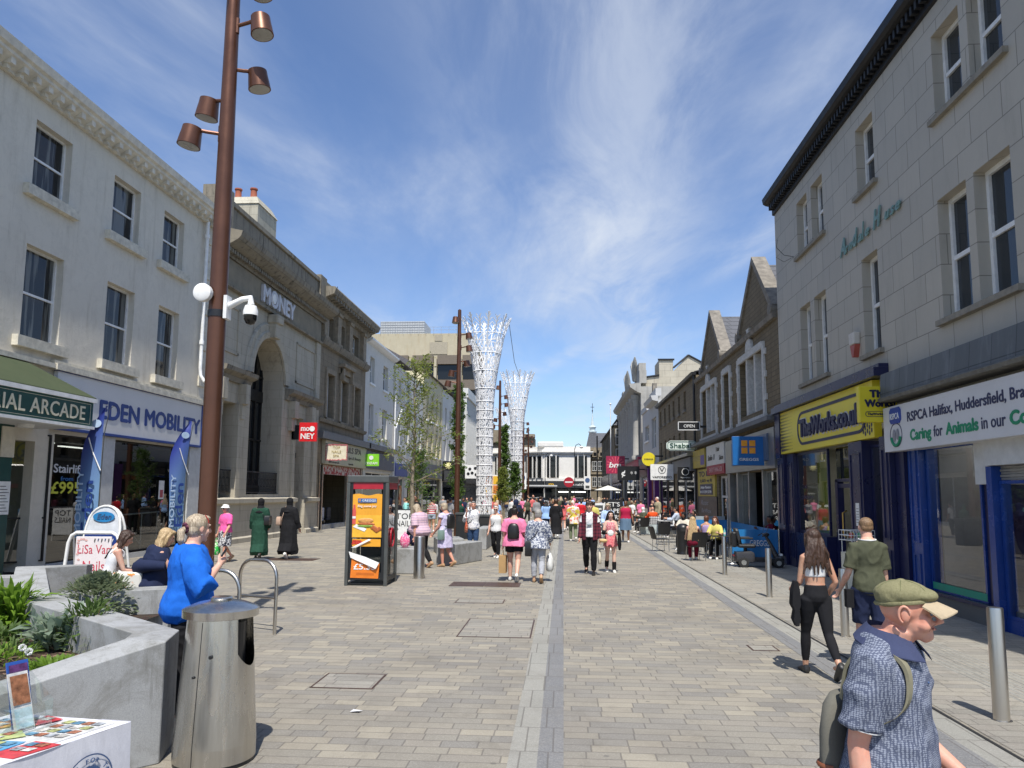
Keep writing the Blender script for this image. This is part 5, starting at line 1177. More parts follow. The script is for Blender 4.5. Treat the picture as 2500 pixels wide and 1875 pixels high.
P_=lambda j,z,r=None:((cone(z) if r is None else r)*math.cos(2*math.pi*j/n),(cone(z) if r is None else r)*math.sin(2*math.pi*j/n),z)
mouth=[set(range(132,144)) | set(range(0,14)),set(range(60,86))]
def me_(j):q_=min(abs(j),abs(j-144));q_=q_ if q_<20 else abs(j-73);return .70+.12*min(1,q_/13)**2
for i in range(len(zs_)-1):
    for j in range(n):
        if zs_[i]>=.82 and any(j in s_ for s_ in mouth):continue
        if zs_[i]>=.7 and zs_[i]<.82 and any(j in s_ for s_ in mouth):
            m_.add([P_(j,.7),P_(j+1,.7),P_(j+1,me_(j+1)),P_(j,me_(j))],[(0,1,2,3)]);continue
        m_.add([P_(j,zs_[i]),P_(j+1,zs_[i]),P_(j+1,zs_[i+1]),P_(j,zs_[i+1])],[(0,1,2,3)])
m_.obj('body',m_stst,bn,smooth=40)
M().lathe([(.19,.05),(.19,1.02)],n=32).obj('liner',m_black,bn)
m_=M();m_.lathe([(.245,.0),(.29,.0),(.29,.03),(.245,.03)],n=40);m_.obj('base_ring',m_black,bn)
m_=M();m_.lathe([(.262,1.055),(.276,1.06),(.278,1.115),(.262,1.125),(.18,1.158),(.08,1.180),(.02,1.184)],n=64);m_.obj('lid',m_stst,bn,smooth=25)
m_=M();m_.lathe([(.075,1.179),(.082,1.192),(.070,1.20),(.02,1.20)],n=28);m_.obj('stub_plate',m_stst,bn,smooth=30)
m_=M();
for a_,z in ((-76,.80),(-104,.655)):pass
m_.tube([(.075,-.246,.80),(.077,-.262,.80)],[.015,.013],14);m_.obj('lock',m_black,bn)
m_=M();m_.tube([(-.045,-.262,.655),(-.046,-.272,.655)],[.010,.009],12);m_.obj('screw',m_black,bn)
m_=M();
for i in range(10):
    z0_,z1_=.04+i*.1,.04+(i+1)*.1;f_=lambda z,s_:(cone(z)*math.sin(R(-2+s_))+.0,-(cone(z)+.0012)*math.cos(R(-2+s_)),z)
    m_.add([f_(z0_,-.6),f_(z0_,.6),f_(z1_,.6),f_(z1_,-.6)],[(0,1,2,3)])
m_.obj('door_seam',m_black,bn)
b2=thing('litter_bin','round black ribbed litter bin with a domed top by the cafe chairs','litter bin',(4.05,25.7,0))
m_=M();n=48
m_.loft([[(r_*(1+(.02 if j % 4==0 and .1<z<.75 else 0))*math.cos(2*math.pi*j/n),r_*(1+(.02 if j % 4==0 and .1<z<.75 else 0))*math.sin(2*math.pi*j/n),z) for j in range(n)] for z,r_ in ((0,.22),(.05,.22),(.08,.205),(.12,.205),(.72,.205),(.76,.22),(.88,.22),(.96,.19),(1.02,.12),(1.04,.02))]);m_.obj('body',m_black,b2,smooth=30)
m_=M();m_.box(-.1,.1,-.225,-.2,.78,.90);m_.obj('opening',m_darkslot,b2)
kx0,kx1,ky0,ky1,kz=-4.73,-3.80,15.95,16.9,2.38
ph=thing('telephone_kiosk','dark framed glass telephone kiosk plastered with a torn orange bakery advert','telephone kiosk')
m_kf=plain('kiosk_frame',(.10,.105,.10),.4,.4);m_kb=plain('kiosk_black',(.015,.017,.018),.4)
for x in (kx0,kx1-.07):
    for y in (ky0,ky1-.07):M().box(x,x+.07,y,y+.07,0,kz-.16).obj('post',m_kf,ph)
M().box(kx0,kx1,ky0,ky1,kz-.16,kz).obj('roof',m_kf,ph,bevel=.02);M().box(kx0+.07,kx1-.07,ky0+.07,ky1-.07,.02,.05).obj('floor',m_kb,ph)
fk=FF(kx0,ky0+.03)
fbx(fk,'door_stile',m_kb,ph,(.071,.135,.12,kz-.161,-.04,.0),(.795,.859,.12,kz-.161,-.04,.0));fbx(fk,'kick_plate',m_kb,ph,(.136,.794,.12,.28,-.04,.0))
m_kred=plain('kiosk_red',(.38,.015,.03),.4)
fbx(fk,'header_panel',m_kred,ph,(.136,.794,kz-.30,kz-.161,-.03,.0))
kgl=clearglass('kiosk_glass',.10,.05)
qd(fk,'glass_panel',kgl,ph,.171,.759,.28,kz-.3,-.02)
for x in (kx0+.03,kx1-.03):
    fs_=Fr((x,ky0,0),R(90));M().quad((x,ky0+.07,.15),(x,ky1-.07,.15),(x,ky1-.07,kz-.3),(x,ky0+.07,kz-.3)).obj('glass_panel',kgl,ph)
    M().box(x-.02,x+.02,ky0+.071,ky1-.071,.1,.2).obj('side_rail',m_kb,ph);M().box(x-.02,x+.02,ky0+.071,ky1-.071,kz-.3,kz-.161).obj('header_panel',m_kred,ph)
M().box(kx0+.1,kx1-.1,ky1-.06,ky1-.03,.1,kz-.2).obj('back_panel',plain('kiosk_back',(.05,.055,.055),.5),ph)
m_=M();m_.tube([(kx1-.004,ky0+.45+.16*math.cos(a),1.02+.2*math.sin(a)) for a in np.linspace(0,2*math.pi,20)],.02,6);m_.obj('side_emblem',m_kred,ph)
M().box(kx0+.35,kx0+.65,ky1-.22,ky1-.06,1.0,1.5).obj('telephone',plain('phone_grey',(.3,.3,.3),.4),ph)
m_pord=plain('poster_orange',(.78,.36,.03),.4,var=.06,scale=2);m_porr=plain('poster_deep_orange',(.75,.20,.02),.4)
ad_=thing('poster','orange and yellow bakery poster reading GREGGS with a burger, hanging on the kiosk glass','poster')
m_=M();n=10
m_.v=[tuple(fk.P(.18+.56*i/n,1.03+(.93+.02*math.sin(i*.9))*j,.01+.008*math.sin(i*.7+j*2))) for j in (0,1) for i in range(n+1)];m_.f=[(i,i+1,n+2+i,n+1+i) for i in range(n)]
m_.obj('sheet',m_pord,ad_);qd(fk,'lower_sheet',plain('poster_amber',(.80,.44,.04),.4),ad_,.19,.735,1.04,1.52,.022)
fbx(fk,'logo_panel',m_gb,ad_,(.28,.64,1.79,1.875,.02,.026));text('GREGGS',m_white,fk.M(.355,1.81,.0265),.27,.045,.002,.02,parent=ad_)
fbx(fk,'logo_square',m_or,ad_,*[(.295+.022*i,.312+.022*i,1.815+.022*j,1.832+.022*j,.0262,.028) for i in range(2) for j in range(2)])
text('Bag some joy',m_white,fk.M(.46,1.69,.022),.36,.045,.002,.02,align='C',parent=ad_)
m_=M();m_.ell(fk.P(.44,1.40,.03),(.15,.012,.055),16,8);m_.obj('bun',plain('bun',(.62,.30,.09),.5,var=.3,scale=20),ad_,smooth=60)
m_=M();m_.ell(fk.P(.45,1.325,.03),(.165,.012,.035),16,8);m_.obj('filling',plain('filling',(.42,.12,.03),.5,var=.5,scale=40),ad_,smooth=60)
m_=M();m_.ell(fk.P(.44,1.28,.03),(.16,.012,.03),16,8);m_.obj('salad',plain('salad',(.22,.36,.05),.5,var=.5,scale=40),ad_,smooth=60)
m_=M();m_.add([fk.P(.2,1.26,.03),fk.P(.42,1.16,.03),fk.P(.46,1.22,.03),fk.P(.26,1.32,.03)],[(0,1,2,3)]);m_.obj('wrapper',m_white,ad_)
m_=M();m_.tube([fk.P(.215,1.32,.024),fk.P(.215,1.62,.024),fk.P(.215,1.68,.024),fk.P(.215,1.74,.024)],[(.034,.006),(.034,.006),(.018,.006),(.018,.006)],10);m_.obj('bottle',plain('pink_drink',(.65,.10,.08),.4),ad_)
fbx(fk,'bottle_label',m_white,ad_,(.185,.247,1.44,1.49,.03,.034))
m_=M();m_.tube([fk.P(.56,1.27,.03),fk.P(.66,1.19,.03),fk.P(.73,1.24,.03)],[(.05,.01),(.06,.01),(.04,.01)],8);m_.obj('chicken_pieces',plain('filling',(0,0,0)),ad_)
a2_=thing('poster','torn orange strip of poster with a loose white flap, middle of the kiosk door','poster')
m_=M();m_.add([fk.P(.19,.84,.012),fk.P(.73,.84,.012),fk.P(.73,1.0,.012),fk.P(.19,1.0,.012)],[(0,1,2,3)]);m_.obj('sheet',m_pord,a2_)
m_=M();m_.add([fk.P(.17,.81,.015),fk.P(.26,.81,.02),fk.P(.56,.99,.05),fk.P(.50,1.0,.03)],[(0,1,2,3)]);m_.obj('flap',m_white,a2_)
m_=M();m_.add([fk.P(.18,.88,.016),fk.P(.40,.90,.016),fk.P(.36,.97,.016),fk.P(.2,.98,.016)],[(0,1,2,3)]);m_.obj('picture',plain('ad_red',(.5,.04,.02),.5,var=.5,scale=30),a2_)
a3_=thing('poster','bright orange price poster half covered by a peeling white fold, bottom of the kiosk door','poster')
m_=M();m_.add([fk.P(.17,.17,.012),fk.P(.70,.16,.012),fk.P(.72,.48,.012),fk.P(.60,.46,.012),(fk.P(.19,.60,.012))],[(0,1,2,3,4)]);m_.obj('sheet',m_porr,a3_)
text('£5.35',m_white,fk.M(.23,.35,.014),.42,.12,.003,.03,parent=a3_)
m_=M();m_.add([fk.P(.13,.73,.02),fk.P(.17,.60,.03),fk.P(.66,.37,.07),fk.P(.72,.50,.05),fk.P(.45,.62,.03)],[(0,1,2,3,4)]);m_.obj('flap',m_white,a3_)
m_=M()
for k in range(3):fk.box(m_,.28,.62,.23+k*.02,.236+k*.02,.0125,.014)
m_.obj('lettering',plain('small_print',(.35,.08,.01),.6),a3_)
m_gr=m_concrete
for t in (ad_,a2_,a3_):t.scale=(1.16,1,1);t.location=(-.16*(kx0+.465),0,0)
def block(x,y,w,d,h,rot,label,grp='pale granite seating blocks'):
    t=thing('granite_block',label,'seating block',(x,y,0),R(rot),grp);M().box(-w/2,w/2,-d/2,d/2,0,h).obj('block',m_gr,t,bevel=.02);return t
block(-3.98,18.9,.55,1.0,.62,4,'pale granite seating block carrying the pink bag behind the fat bollard')
block(-3.0,21.6,.5,1.9,.58,-20,'angled granite seating block behind the woman in the lilac dress')
block(-3.9,25.2,.9,1.3,.5,15,'granite seating block behind the striped top woman')
block(-2.95,27.8,.4,2.4,.75,0,'tall granite seating block beside the bald seated man')
for x,y,w,h,lb in ((-4.3,33,.9,1.15,'square dark litter bin behind the lamp post and the lilac dress'),(-3.35,32.2,.7,1.1,'second square dark litter bin, right of the second lamp post'),(-2.65,41,.8,1.1,'grey steel cabinet right of the first white tower')):
    t=thing('litter_bin' if h != 1.1 or w != .8 else 'street_cabinet',lb,'litter bin' if 'bin' in lb else 'cabinet',(x,y,0));m_=M().box(-w/2,w/2,-.35,.35,0,h-.08);m_.obj('body',m_kb if 'bin' in lb else m_steel,t,bevel=.02);M().box(-w/2-.03,w/2+.03,-.38,.38,h-.08,h).obj('lid',m_kf,t)
    M().box(-w/2+.1,w/2-.1,-.352,-.349,h-.4,h-.15).obj('opening',m_darkslot,t)
mt_=thing('menu_board','tall yellow and orange pictured menu board beyond the first white tower','menu board',(-6.0,63,0))
M().box(-.75,.75,-.1,.1,.3,3.6).obj('frame',m_white,mt_);
for i in range(2):
    for j in range(4):M().box(-.68+i*.7,-.02+i*.7,-.12,-.10,.45+j*.78,1.15+j*.78).obj('picture',(plain('menu_yellow',(.75,.45,.03),.5),plain('menu_orange',(.60,.18,.03),.5,var=.5,scale=8))[(i+j) % 2],mt_)
# ---------------------------------------------------------------- white lattice towers
def tower(x,y,seed,label,H=13.1):
    t=thing('lattice_tower',label,'sculpture tower',(x,y,0),0,'white lattice towers')
    rr=random.Random(seed)
    m_wl=plain('lattice_white',(.76,.76,.76),.45,var=.04)
    prof=[(0,.44),(3,.46),(6.5,.49),(7.6,.52),(8.5,.60),(9.1,.675),(9.6,.75),(10.7,.94),(11.9,1.16),(12.5,1.36),(13.1,1.62)]
    def rad(z):
        for (a,ra_),(b,rb) in zip(prof,prof[1:]):
            if a <=z <=b:return ra_+(rb-ra_)*(z-a)/(b-a)
        return prof[-1][1]
    def P3(a,z,o=0):r_=rad(z)+o;return Vector((r_*math.cos(a),r_*math.sin(a),z))
    for z in [.05,.7,1.3,1.9,2.5,3.1,3.75,4.35,4.95,5.5,6.05,6.6,7.15,7.7,8.5,9.6,10.7,11.9]:
        m_=M();m_.tube([P3(a,z,.02) for a in np.linspace(0,2*math.pi,33)],.030,5,cap=False);m_.obj('ring',m_wl,t,smooth=60)
    for k in range(8):
        a=2*math.pi*k/8+.2;m_=M();zs=np.linspace(0,13.1 if k % 1==0 else 12.2,20);m_.tube([P3(a,z,.0) for z in zs],[.035]*20,5);m_.obj('rib',m_wl,t,smooth=60)
    m_=M();nodes={}
    nc=26;z=.05;rows=[.05]
    while rows[-1]<11.8:rows.append(rows[-1]+(.15 if rows[-1]<8.3 else .21 if rows[-1]<10 else .27))
    def nd(i,j):
        k_=(i % nc,j)
        if k_ not in nodes:nodes[k_]=((i+.5*(j % 2)+rr.uniform(-.34,.34))*2*math.pi/nc,rows[j]+rr.uniform(-.055,.055) if 0<j<len(rows)-1 else rows[j])
        return nodes[k_]
    def bar(a,b,w=.020):
        if abs(a[0]-b[0])>math.pi:b=(b[0]+(2*math.pi if a[0]>b[0] else -2*math.pi),b[1])
        p,q_=P3(*a),P3(*b);d=(q_-p);n_=Vector((p.x,p.y,0)).normalized();s_=d.cross(n_).normalized()*w;n_=n_*.012
        m_.add([p+s_+n_,p-s_+n_,p-s_-n_,p+s_-n_,q_+s_+n_,q_-s_+n_,q_-s_-n_,q_+s_-n_],[(0,1,5,4),(2,3,7,6),(1,2,6,5),(3,0,4,7)])
    for j in range(len(rows)-1):
        wd=.019+.010*(rows[j]>8)
        for i in range(nc):
            a=nd(i,j);s_=(j % 2)
            if rr.random()<.86:bar(a,nd(i+s_,j+1),wd)
            if rr.random()<.70:bar(a,nd(i+s_-1,j+1),wd)
            if rr.random()<.30:bar(a,nd(i+1,j),wd)
    m_.obj('lattice',m_wl,t)
    m_=M()
    for k in range(16):
        a=2*math.pi*k/16+.2;z1=13.1 if k % 2==0 else 12.9
        bar((a,11.85),(a+rr.uniform(-.05,.05),z1),.035)
        for s_ in (-1,1):
            for zz,l_ in ((12.25,.20),(12.5,.17),(12.7,.1)):bar((a,zz),(a+s_*l_,zz+.28),.022)
    m_.obj('crown',m_wl,t)
    m_=M();m_.lathe([(.75,0),(.75,.12),(.6,.16)],n=24);m_.obj('base_plate',m_wl,t)
    return t
tower(-4.88,45.5,3,'nearest and tallest looking white lattice tower with a flared crown')
tower(-4.2,66.5,5,'white lattice tower second along, right of the nearest one')
tower(-7.25,94,9,'white lattice tower farthest off, peeping between the other two')
wr_=thing('stay_wire','thin wire sagging between the crowns of the two nearer white towers','wire')
M().tube([(-3.4,45.5,12.6),(-3.5,52,11.4),(-3.6,60,11.6),(-4.2,66,12.8)],.018,4).obj('wire',m_kf,wr_)
# ---------------------------------------------------------------- trees
def leafmat(name,c):
    t=NT(name);n=t.noise(t.obj(),3,3);n2=t.n('ShaderNodeObjectInfo').outputs[0]
    t.set(Base_Color=t.mix(t.rng(n,.35,.65),tuple(x*.7 for x in c),c),Roughness=.5,Specular_IOR_Level=.3)
    tr=t.n('ShaderNodeBsdfTranslucent',{0:(*[min(1,x*1.6) for x in c],1)});mx_=t.n('ShaderNodeMixShader',{0:.35,1:t.b.outputs[0],2:tr.outputs[0]});t.link(mx_.outputs[0],t.out.inputs[0]);return t.m
m_leaf=leafmat('leaf_spring',(.20,.24,.05));m_leafd=leafmat('leaf_green',(.10,.17,.035));m_bark=plain('bark_mottled',(.24,.20,.14),.9,var=.4,scale=14,bump=.6)
def leaves(m_,p,rr,n,sp,sz):
    for _ in range(n):
        c=p+Vector((rr.gauss(0,sp),rr.gauss(0,sp),rr.gauss(0,sp*.8)));a=Vector((rr.gauss(0,1),rr.gauss(0,1),rr.gauss(0,.6))).normalized();b=a.cross(Vector((rr.gauss(0,1),rr.gauss(0,1),rr.gauss(0,1)))).normalized();s_=sz*rr.uniform(.6,1.3)
        m_.add([c-a*s_,c+b*s_*.45,c+a*s_,c-b*s_*.45],[(0,1,2,3)])
def tree(x,y,h,rad,seed,label,z0=1.9,dens=9,mat=None,sz=.05,col=False,trunk=.075):
    rr=random.Random(seed);t=thing('sapling',label,'tree',(x,y,0),0,'young street trees')
    m_=M();pts=[Vector((.03*math.sin(z*2),.03*math.cos(z*1.7),z)) for z in np.linspace(0,h*.97,12)];m_.tube(pts,[trunk*(1-.88*k/11) for k in range(12)],8);lf=M()
    nb=30 if not col else 46
    for k in range(nb):
        z=z0+(h-z0)*(k/nb)**.9;a=k*2.4+rr.uniform(-.3,.3);f=1-(z-z0)/(h-z0)
        L=rad*(.25+.85*f**.7)*rr.uniform(.7,1.15) if not col else rad*rr.uniform(.6,1.1)*(1-.5*(1-f)**3)
        d=Vector((math.cos(a),math.sin(a),.5 if not col else 1.6)).normalized();p=Vector((0,0,z));br_=[p]
        for s_ in range(5):d=(d+Vector((rr.uniform(-.25,.25),rr.uniform(-.25,.25),rr.uniform(-.1,.16)))).normalized();p=p+d*L/5;br_.append(p)
        m_.tube(br_,[.020,.016,.012,.009,.006,.003],5)
        for s_ in range(1,6):
            for _ in range(2):
                q_=br_[s_]+Vector((rr.uniform(-1,1),rr.uniform(-1,1),rr.uniform(-.4,.9)))*L*.18;m_.tube([br_[s_],q_],[.005,.002],3)
                leaves(lf,q_,rr,dens,.075,sz)
    leaves(lf,Vector((0,0,h)),rr,40,.12,sz)
    m_.obj('trunk',m_bark,t,smooth=60);lf.obj('crown',mat or m_leaf,t);return t
tree(-4.98,24.3,6.3,1.75,11,'sparse mottled sapling with yellow green leaves behind the telephone kiosk',2.35,13,None,.048,False,.095)
tree(-5.9,41,8.0,.75,12,'dense columnar sapling just behind the second lamp post',1.6,18,m_leafd,.07,True)
tree(-6.6,33.5,3.9,.9,17,'low leafy sapling left of the second lamp post',1.3,8,m_leafd,.055)
tree(-4.95,62,7.6,.9,13,'columnar green sapling between the two nearer white towers',1.2,18,m_leafd,.085,True)
tree(-3.7,56,4.3,.7,14,'short bushy sapling in front of the second white tower',1.8,14,m_leafd,.08)
tree(-3.9,47.5,3.6,.55,15,'thin low sapling beside the foot of the nearest white tower',1.4,10,m_leaf,.07)
# ================================================================= planter, foreground left
PT=thing('granite_planter','faceted grey granite planter with angled walls around the flower bed','planter')
def pwall(pts,th,base_out=.0,name='planter_wall'):
    """wall following top outline pts (x,y,z), thickness to the left of travel"""
    for (a,b) in zip(pts,pts[1:]):
        a,b=Vector(a),Vector(b);d=Vector((b.x-a.x,b.y-a.y,0)).normalized();n=Vector((-d.y,d.x,0))*th
        m_=M();g0,g1=Vector((a.x,a.y,0)),Vector((b.x,b.y,0))
        m_.add([g0,g1,b,a,g0+n,g1+n,b+n,a+n],[(0,1,2,3),(4,7,6,5),(3,2,6,7),(0,4,5,1),(0,3,7,4),(1,5,6,2)])
        m_.obj(name,m_concrete,PT,bevel=.008)
A_,B_,C_=(-2.98,5.50,.88),(-3.12,5.96,.88),(-5.72,7.72,.88)
m_=M();th=.30
outer=[(-4.95,3.25,.60),(-3.72,4.72,.66),A_,B_,(-5.45,7.78,.88),(-9.2,7.2,.88)]
inner=[(-5.2,3.55,.60),(-3.98,5.02,.66),(-3.34,5.56,.88),(-3.42,5.80,.88),(-5.62,7.42,.88),(-9.2,6.9,.88)]
for k in range(len(outer)-1):
    o0,o1,i0,i1=[Vector(q) for q in (outer[k],outer[k+1],inner[k],inner[k+1])];m_=M();z0_=lambda v:Vector((v.x,v.y,0))
    m_.add([o0,o1,i1,i0,z0_(o0),z0_(o1),z0_(i1),z0_(i0)],[(0,1,2,3),(4,7,6,5),(0,4,5,1),(3,2,6,7),(0,3,7,4),(1,5,6,2)]);m_.obj('planter_wall',m_concrete,PT,bevel=.008)
P2_=thing('granite_planter','second granite planter wall behind, with the sage bush and a sloping end block','planter')
def seg(par,o,i):
    for k in range(len(o)-1):
        o0,o1,i0,i1=[Vector(q) for q in (o[k],o[k+1],i[k],i[k+1])];m_=M();z0_=lambda v:Vector((v.x,v.y,0))
        m_.add([o0,o1,i1,i0,z0_(o0),z0_(o1),z0_(i1),z0_(i0)],[(0,1,2,3),(4,7,6,5),(0,4,5,1),(3,2,6,7),(0,3,7,4),(1,5,6,2)]);m_.obj('planter_wall',m_concrete,par,bevel=.008)
seg(P2_,[(-5.62,8.0,.86),(-4.55,8.42,.88)],[(-5.72,8.3,.86),(-4.65,8.72,.88)])
seg(P2_,[(-5.62,7.9,.86),(-6.75,9.35,1.0),(-6.45,9.75,1.0)],[(-6.0,7.75,.80),(-7.2,9.4,1.0),(-6.6,10.1,.98)])
seg(P2_,[(-8.9,8.2,.88),(-6.9,9.4,.88)],[(-9.1,8.5,.88),(-7.1,9.7,.88)])
m_soil=None
def _soil():
    t=NT('bark_soil');p=t.pos();v=t.n('ShaderNodeTexVoronoi',{'Vector':p,'Scale':38},feature='F1');n=t.noise(p,3,5,.7)
    t.set(Base_Color=t.mix(t.rng(n,.35,.65),t.mix(.8,(.05,.030,.02),v.outputs[1],'MULTIPLY'),(.10,.062,.04)),Roughness=.95);t.bump(t.math('ADD',v.outputs[0],t.noise(p,60,4)),1.0,.02);return t.m
m_soil=_soil();rr=random.Random(4)
m_=M();nx=40
gx=lambda i,j:(-9.2+6*i/nx,3.4+4.2*j/nx)
def inside(x,y):
    return (x<-3.3) and (y-3.4)>(x+5.3)*1.25-.3 and (y<7.6-(x+5.6)*.72 if x>-5.6 else y<7.3)
for i in range(nx):
    for j in range(nx):
        x,y=gx(i+.5,j+.5)
        if inside(x,y) or inside(x+.15,y) or inside(x,y+.1):m_.add([(*gx(i+a,j+b),.56+.07*noise.noise(Vector((*gx(i+a,j+b),0))*2.2)) for a,b in ((0,0),(1,0),(1,1),(0,1))],[(0,1,2,3)])
tag(m_.obj('soil',m_soil),kind='structure')
m_=M().add([(-5.6,7.8,.6),(-4.5,7.25,.6),(-4.6,8.42,.6),(-5.7,8.05,.6),(-6.5,9.4,.6),(-6.0,10,.6)],[(0,1,2,3),(0,3,4,5)]);tag(m_.obj('soil',m_soil),kind='structure')
m_=M()
for _ in range(1100):
    x,y=rr.uniform(-8,-3.4),rr.uniform(3.5,7.4)
    if inside(x,y):a=rr.uniform(0,3.14);c=Vector((x,y,.575+.07*noise.noise(Vector((x,y,0))*2.2)));d=Vector((math.cos(a),math.sin(a),rr.uniform(-.3,.3)))*rr.uniform(.012,.035);e=Vector((-math.sin(a),math.cos(a),rr.uniform(-.3,.5)))*.009;m_.add([c-d-e,c+d-e,c+d+e,c-d+e],[(0,1,2,3)])
tag(m_.obj('bark_chips',plain('bark_chip',(.20,.125,.08),.9,var=.4,scale=30)),kind='stuff')
def plant(name,label,x,y,z,mat,n,ln,wd,spread,up,seed,stems=True,cat='plant',lay=1,curl=.6,bush=None):
    rr=random.Random(seed);t=thing(name,label,cat,(x,y,z),rr.uniform(0,6));m_=M()
    for k in range(n):
        a=rr.uniform(0,6.28);el=rr.uniform(.2,1.45) if bush is None else rr.uniform(.0,1.5);L=ln*rr.uniform(.6,1.2);
        if bush:
            u=rr.uniform(0,1)**.4;base=Vector((math.cos(a)*math.cos(el)*bush[0]*u,math.sin(a)*math.cos(el)*bush[0]*u,math.sin(el)*bush[1]*u))
        else:base=Vector((math.cos(a)*spread*rr.random(),math.sin(a)*spread*rr.random(),rr.uniform(0,up)))
        d=Vector((math.cos(a)*math.cos(el),math.sin(a)*math.cos(el),math.sin(el)));s_=Vector((-math.sin(a),math.cos(a),rr.uniform(-.3,.3)))*wd*rr.uniform(.7,1.2)
        p0=base;p1=base+d*L*.5;p2=base+d*L+Vector((0,0,-L*curl*.4));
        m_.add([p0-s_*.25,p0+s_*.25,p1+s_,p1-s_,p2],[(0,1,2,3),(3,2,4)])
    m_.obj('leaves',mat,t)
    if stems:
        q=M()
        for k in range(9):a=rr.uniform(0,6.28);q.tube([(0,0,-.05),(math.cos(a)*spread*.4,math.sin(a)*spread*.4,up*.5),(math.cos(a)*spread*.8,math.sin(a)*spread*.8,up)],[.008,.006,.003],4)
        q.obj('stems',plain('stem',(.14,.10,.05),.8),t)
    return t
m_sage=leafmat('leaf_sage',(.19,.23,.13));m_bright=leafmat('leaf_bright',(.16,.27,.03));m_lamb=leafmat('leaf_lambs_ear',(.26,.33,.24));m_mid=leafmat('leaf_mid',(.10,.16,.04))
plant('sage_bush','rounded grey green sage bush behind the planter wall below the seated girls',-5.32,8.3,.62,m_sage,2600,.085,.019,.35,.3,1,bush=(.46,.42))
plant('bright_plant','tall bright green lily leaved plant at the left frame edge',-5.6,7.3,.56,m_bright,330,.34,.024,.20,.35,2)
plant('bright_plant','bright green strappy plant low at the left frame edge, nearer the camera',-5.25,6.75,.56,m_mid,110,.16,.02,.14,.12,3)
plant('pale_plant','pale silvery green leafed plant in the middle of the flower bed',-4.62,6.72,.56,m_lamb,300,.22,.036,.28,.22,4)
plant('green_plant','spiky dark green plant with a tall shoot right of the silvery plant',-4.32,6.62,.56,m_mid,330,.16,.016,.18,.38,5)
plant('fine_plant','low feathery grey green plant against the right planter wall',-4.0,6.5,.56,m_sage,800,.09,.007,.2,.2,6,bush=(.27,.26))
plant('weed_clump','low green weeds at the bottom left of the flower bed',-4.75,6.0,.58,m_bright,220,.11,.010,.35,.06,7)
plant('weed_clump','small green weed clump under the leaflets by the planter edge',-4.0,5.7,.58,m_bright,260,.12,.014,.18,.05,8)
plant('weed_clump','dull feathery weeds halfway up the left of the flower bed',-4.85,6.4,.56,m_mid,200,.10,.008,.3,.08,10)
for k,(x,y,z) in enumerate(((-4.42,5.92,.72),(-4.26,5.78,.72))):
    t=thing('dandelion_clock',('white dandelion seed head, the higher left one','white dandelion seed head, the lower right one')[k],'flower',(x,y,z));m_=M()
    for _ in range(160):d=Vector((rr.gauss(0,1),rr.gauss(0,1),rr.gauss(0,1))).normalized()*.03;e=d.orthogonal().normalized()*.003;m_.add([d*.4,d-e,d+e],[(0,1,2)])
    m_.obj('seed_head',m_white,t);M().tube([(0,0,0),(.01,.01,-.2)],.003,5).obj('stem',m_mid,t)
tw_=thing('dead_branch','bare brown twigs lying on the bark by the wall','branch',(-4.75,7.15,.60));m_=M()
for k in range(8):a=rr.uniform(0,3);m_.tube([(0,0,0),(.15*math.cos(a),.15*math.sin(a),.06),(.32*math.cos(a+.4),.25*math.sin(a+.3),.03+.02*k)],[.008,.006,.002],5)
m_.obj('twigs',plain('dead_twig',(.26,.17,.11),.9),tw_)
# ---------------------------------------------------------------- leaflet table
tb=thing('leaflet_table','table with a white logo cloth covered in leaflets, cut by the lower left corner','table',(-2.36,4.02,0),math.atan2(-.21,-.66)+math.pi)
tb.rotation_euler=(0,0,0)
du=Vector((-.30,-.954,0));dv=Vector((-.93,.10,0)).normalized()
Z=Vector((0,0,1));L_=1.85;W_=.72
def tp(u,v,z):return du*u+dv*v+Z*z
m_=M();m_.add([tp(u,v,z) for u in (0,L_) for v in (0,W_) for z in (.725,.75)],[(0,1,3,2),(4,6,7,5),(0,4,5,1),(2,3,7,6),(0,2,6,4),(1,5,7,3)]);m_.obj('table_top',plain('table_grey',(.2,.2,.2),.5),tb)
for u,v in ((.08,.08),(.08,W_-.08),(L_-.1,.08),(L_-.1,W_-.08)):M().tube([tp(u,v,0),tp(u,v,.73)],.016,8).obj('leg',m_black,tb)
m_tc=cloth('table_cloth',(.62,.62,.66),fold=.1)
tc_=thing('table_cloth','white printed cloth with a navy round book emblem hanging over the leaflet table','tablecloth',(-2.36,4.02,0));m_=M();n=26
e1=[(u,-.012-.006*math.sin(u*9)) for u in np.linspace(0.0,L_,n)]
for k in range(n-1):
    (a,va),(b,vb)=e1[k],e1[k+1];m_.add([tp(a,va,.753),tp(b,vb,.753),tp(b,vb*1.8-.01,.25),tp(a,va*1.8-.01,.25)],[(0,1,2,3)])
m_.add([tp(0,-.012,.753),tp(L_,-.012,.753),tp(L_,W_+.01,.753),tp(0,W_+.01,.753),tp(-.012,0,.753),tp(-.012,.18,.753),tp(-.02,.15,.30),tp(-.02,0,.25)],[(0,1,2,3),(4,5,6,7)])
m_.obj('cloth',m_tc,tc_)
cn_=-dv.cross(Z) if False else None
fcM=Matrix((-du,Z,du.cross(Z).normalized()*1.0)).transposed().to_4x4();nrm=(Z.cross(du)).normalized();nrm=-nrm if nrm.dot(dv)>0 else nrm
def fm(u,z,o=.03):
    mm=Matrix((-du,Z,nrm)).transposed().to_4x4();mm.translation=Vector((0,0,0))+tp(u,-.02,z)+nrm*o;return mm
m_navl=plain('emblem_navy',(.05,.10,.22),.6)
c0=fm(.26,.52,.012)
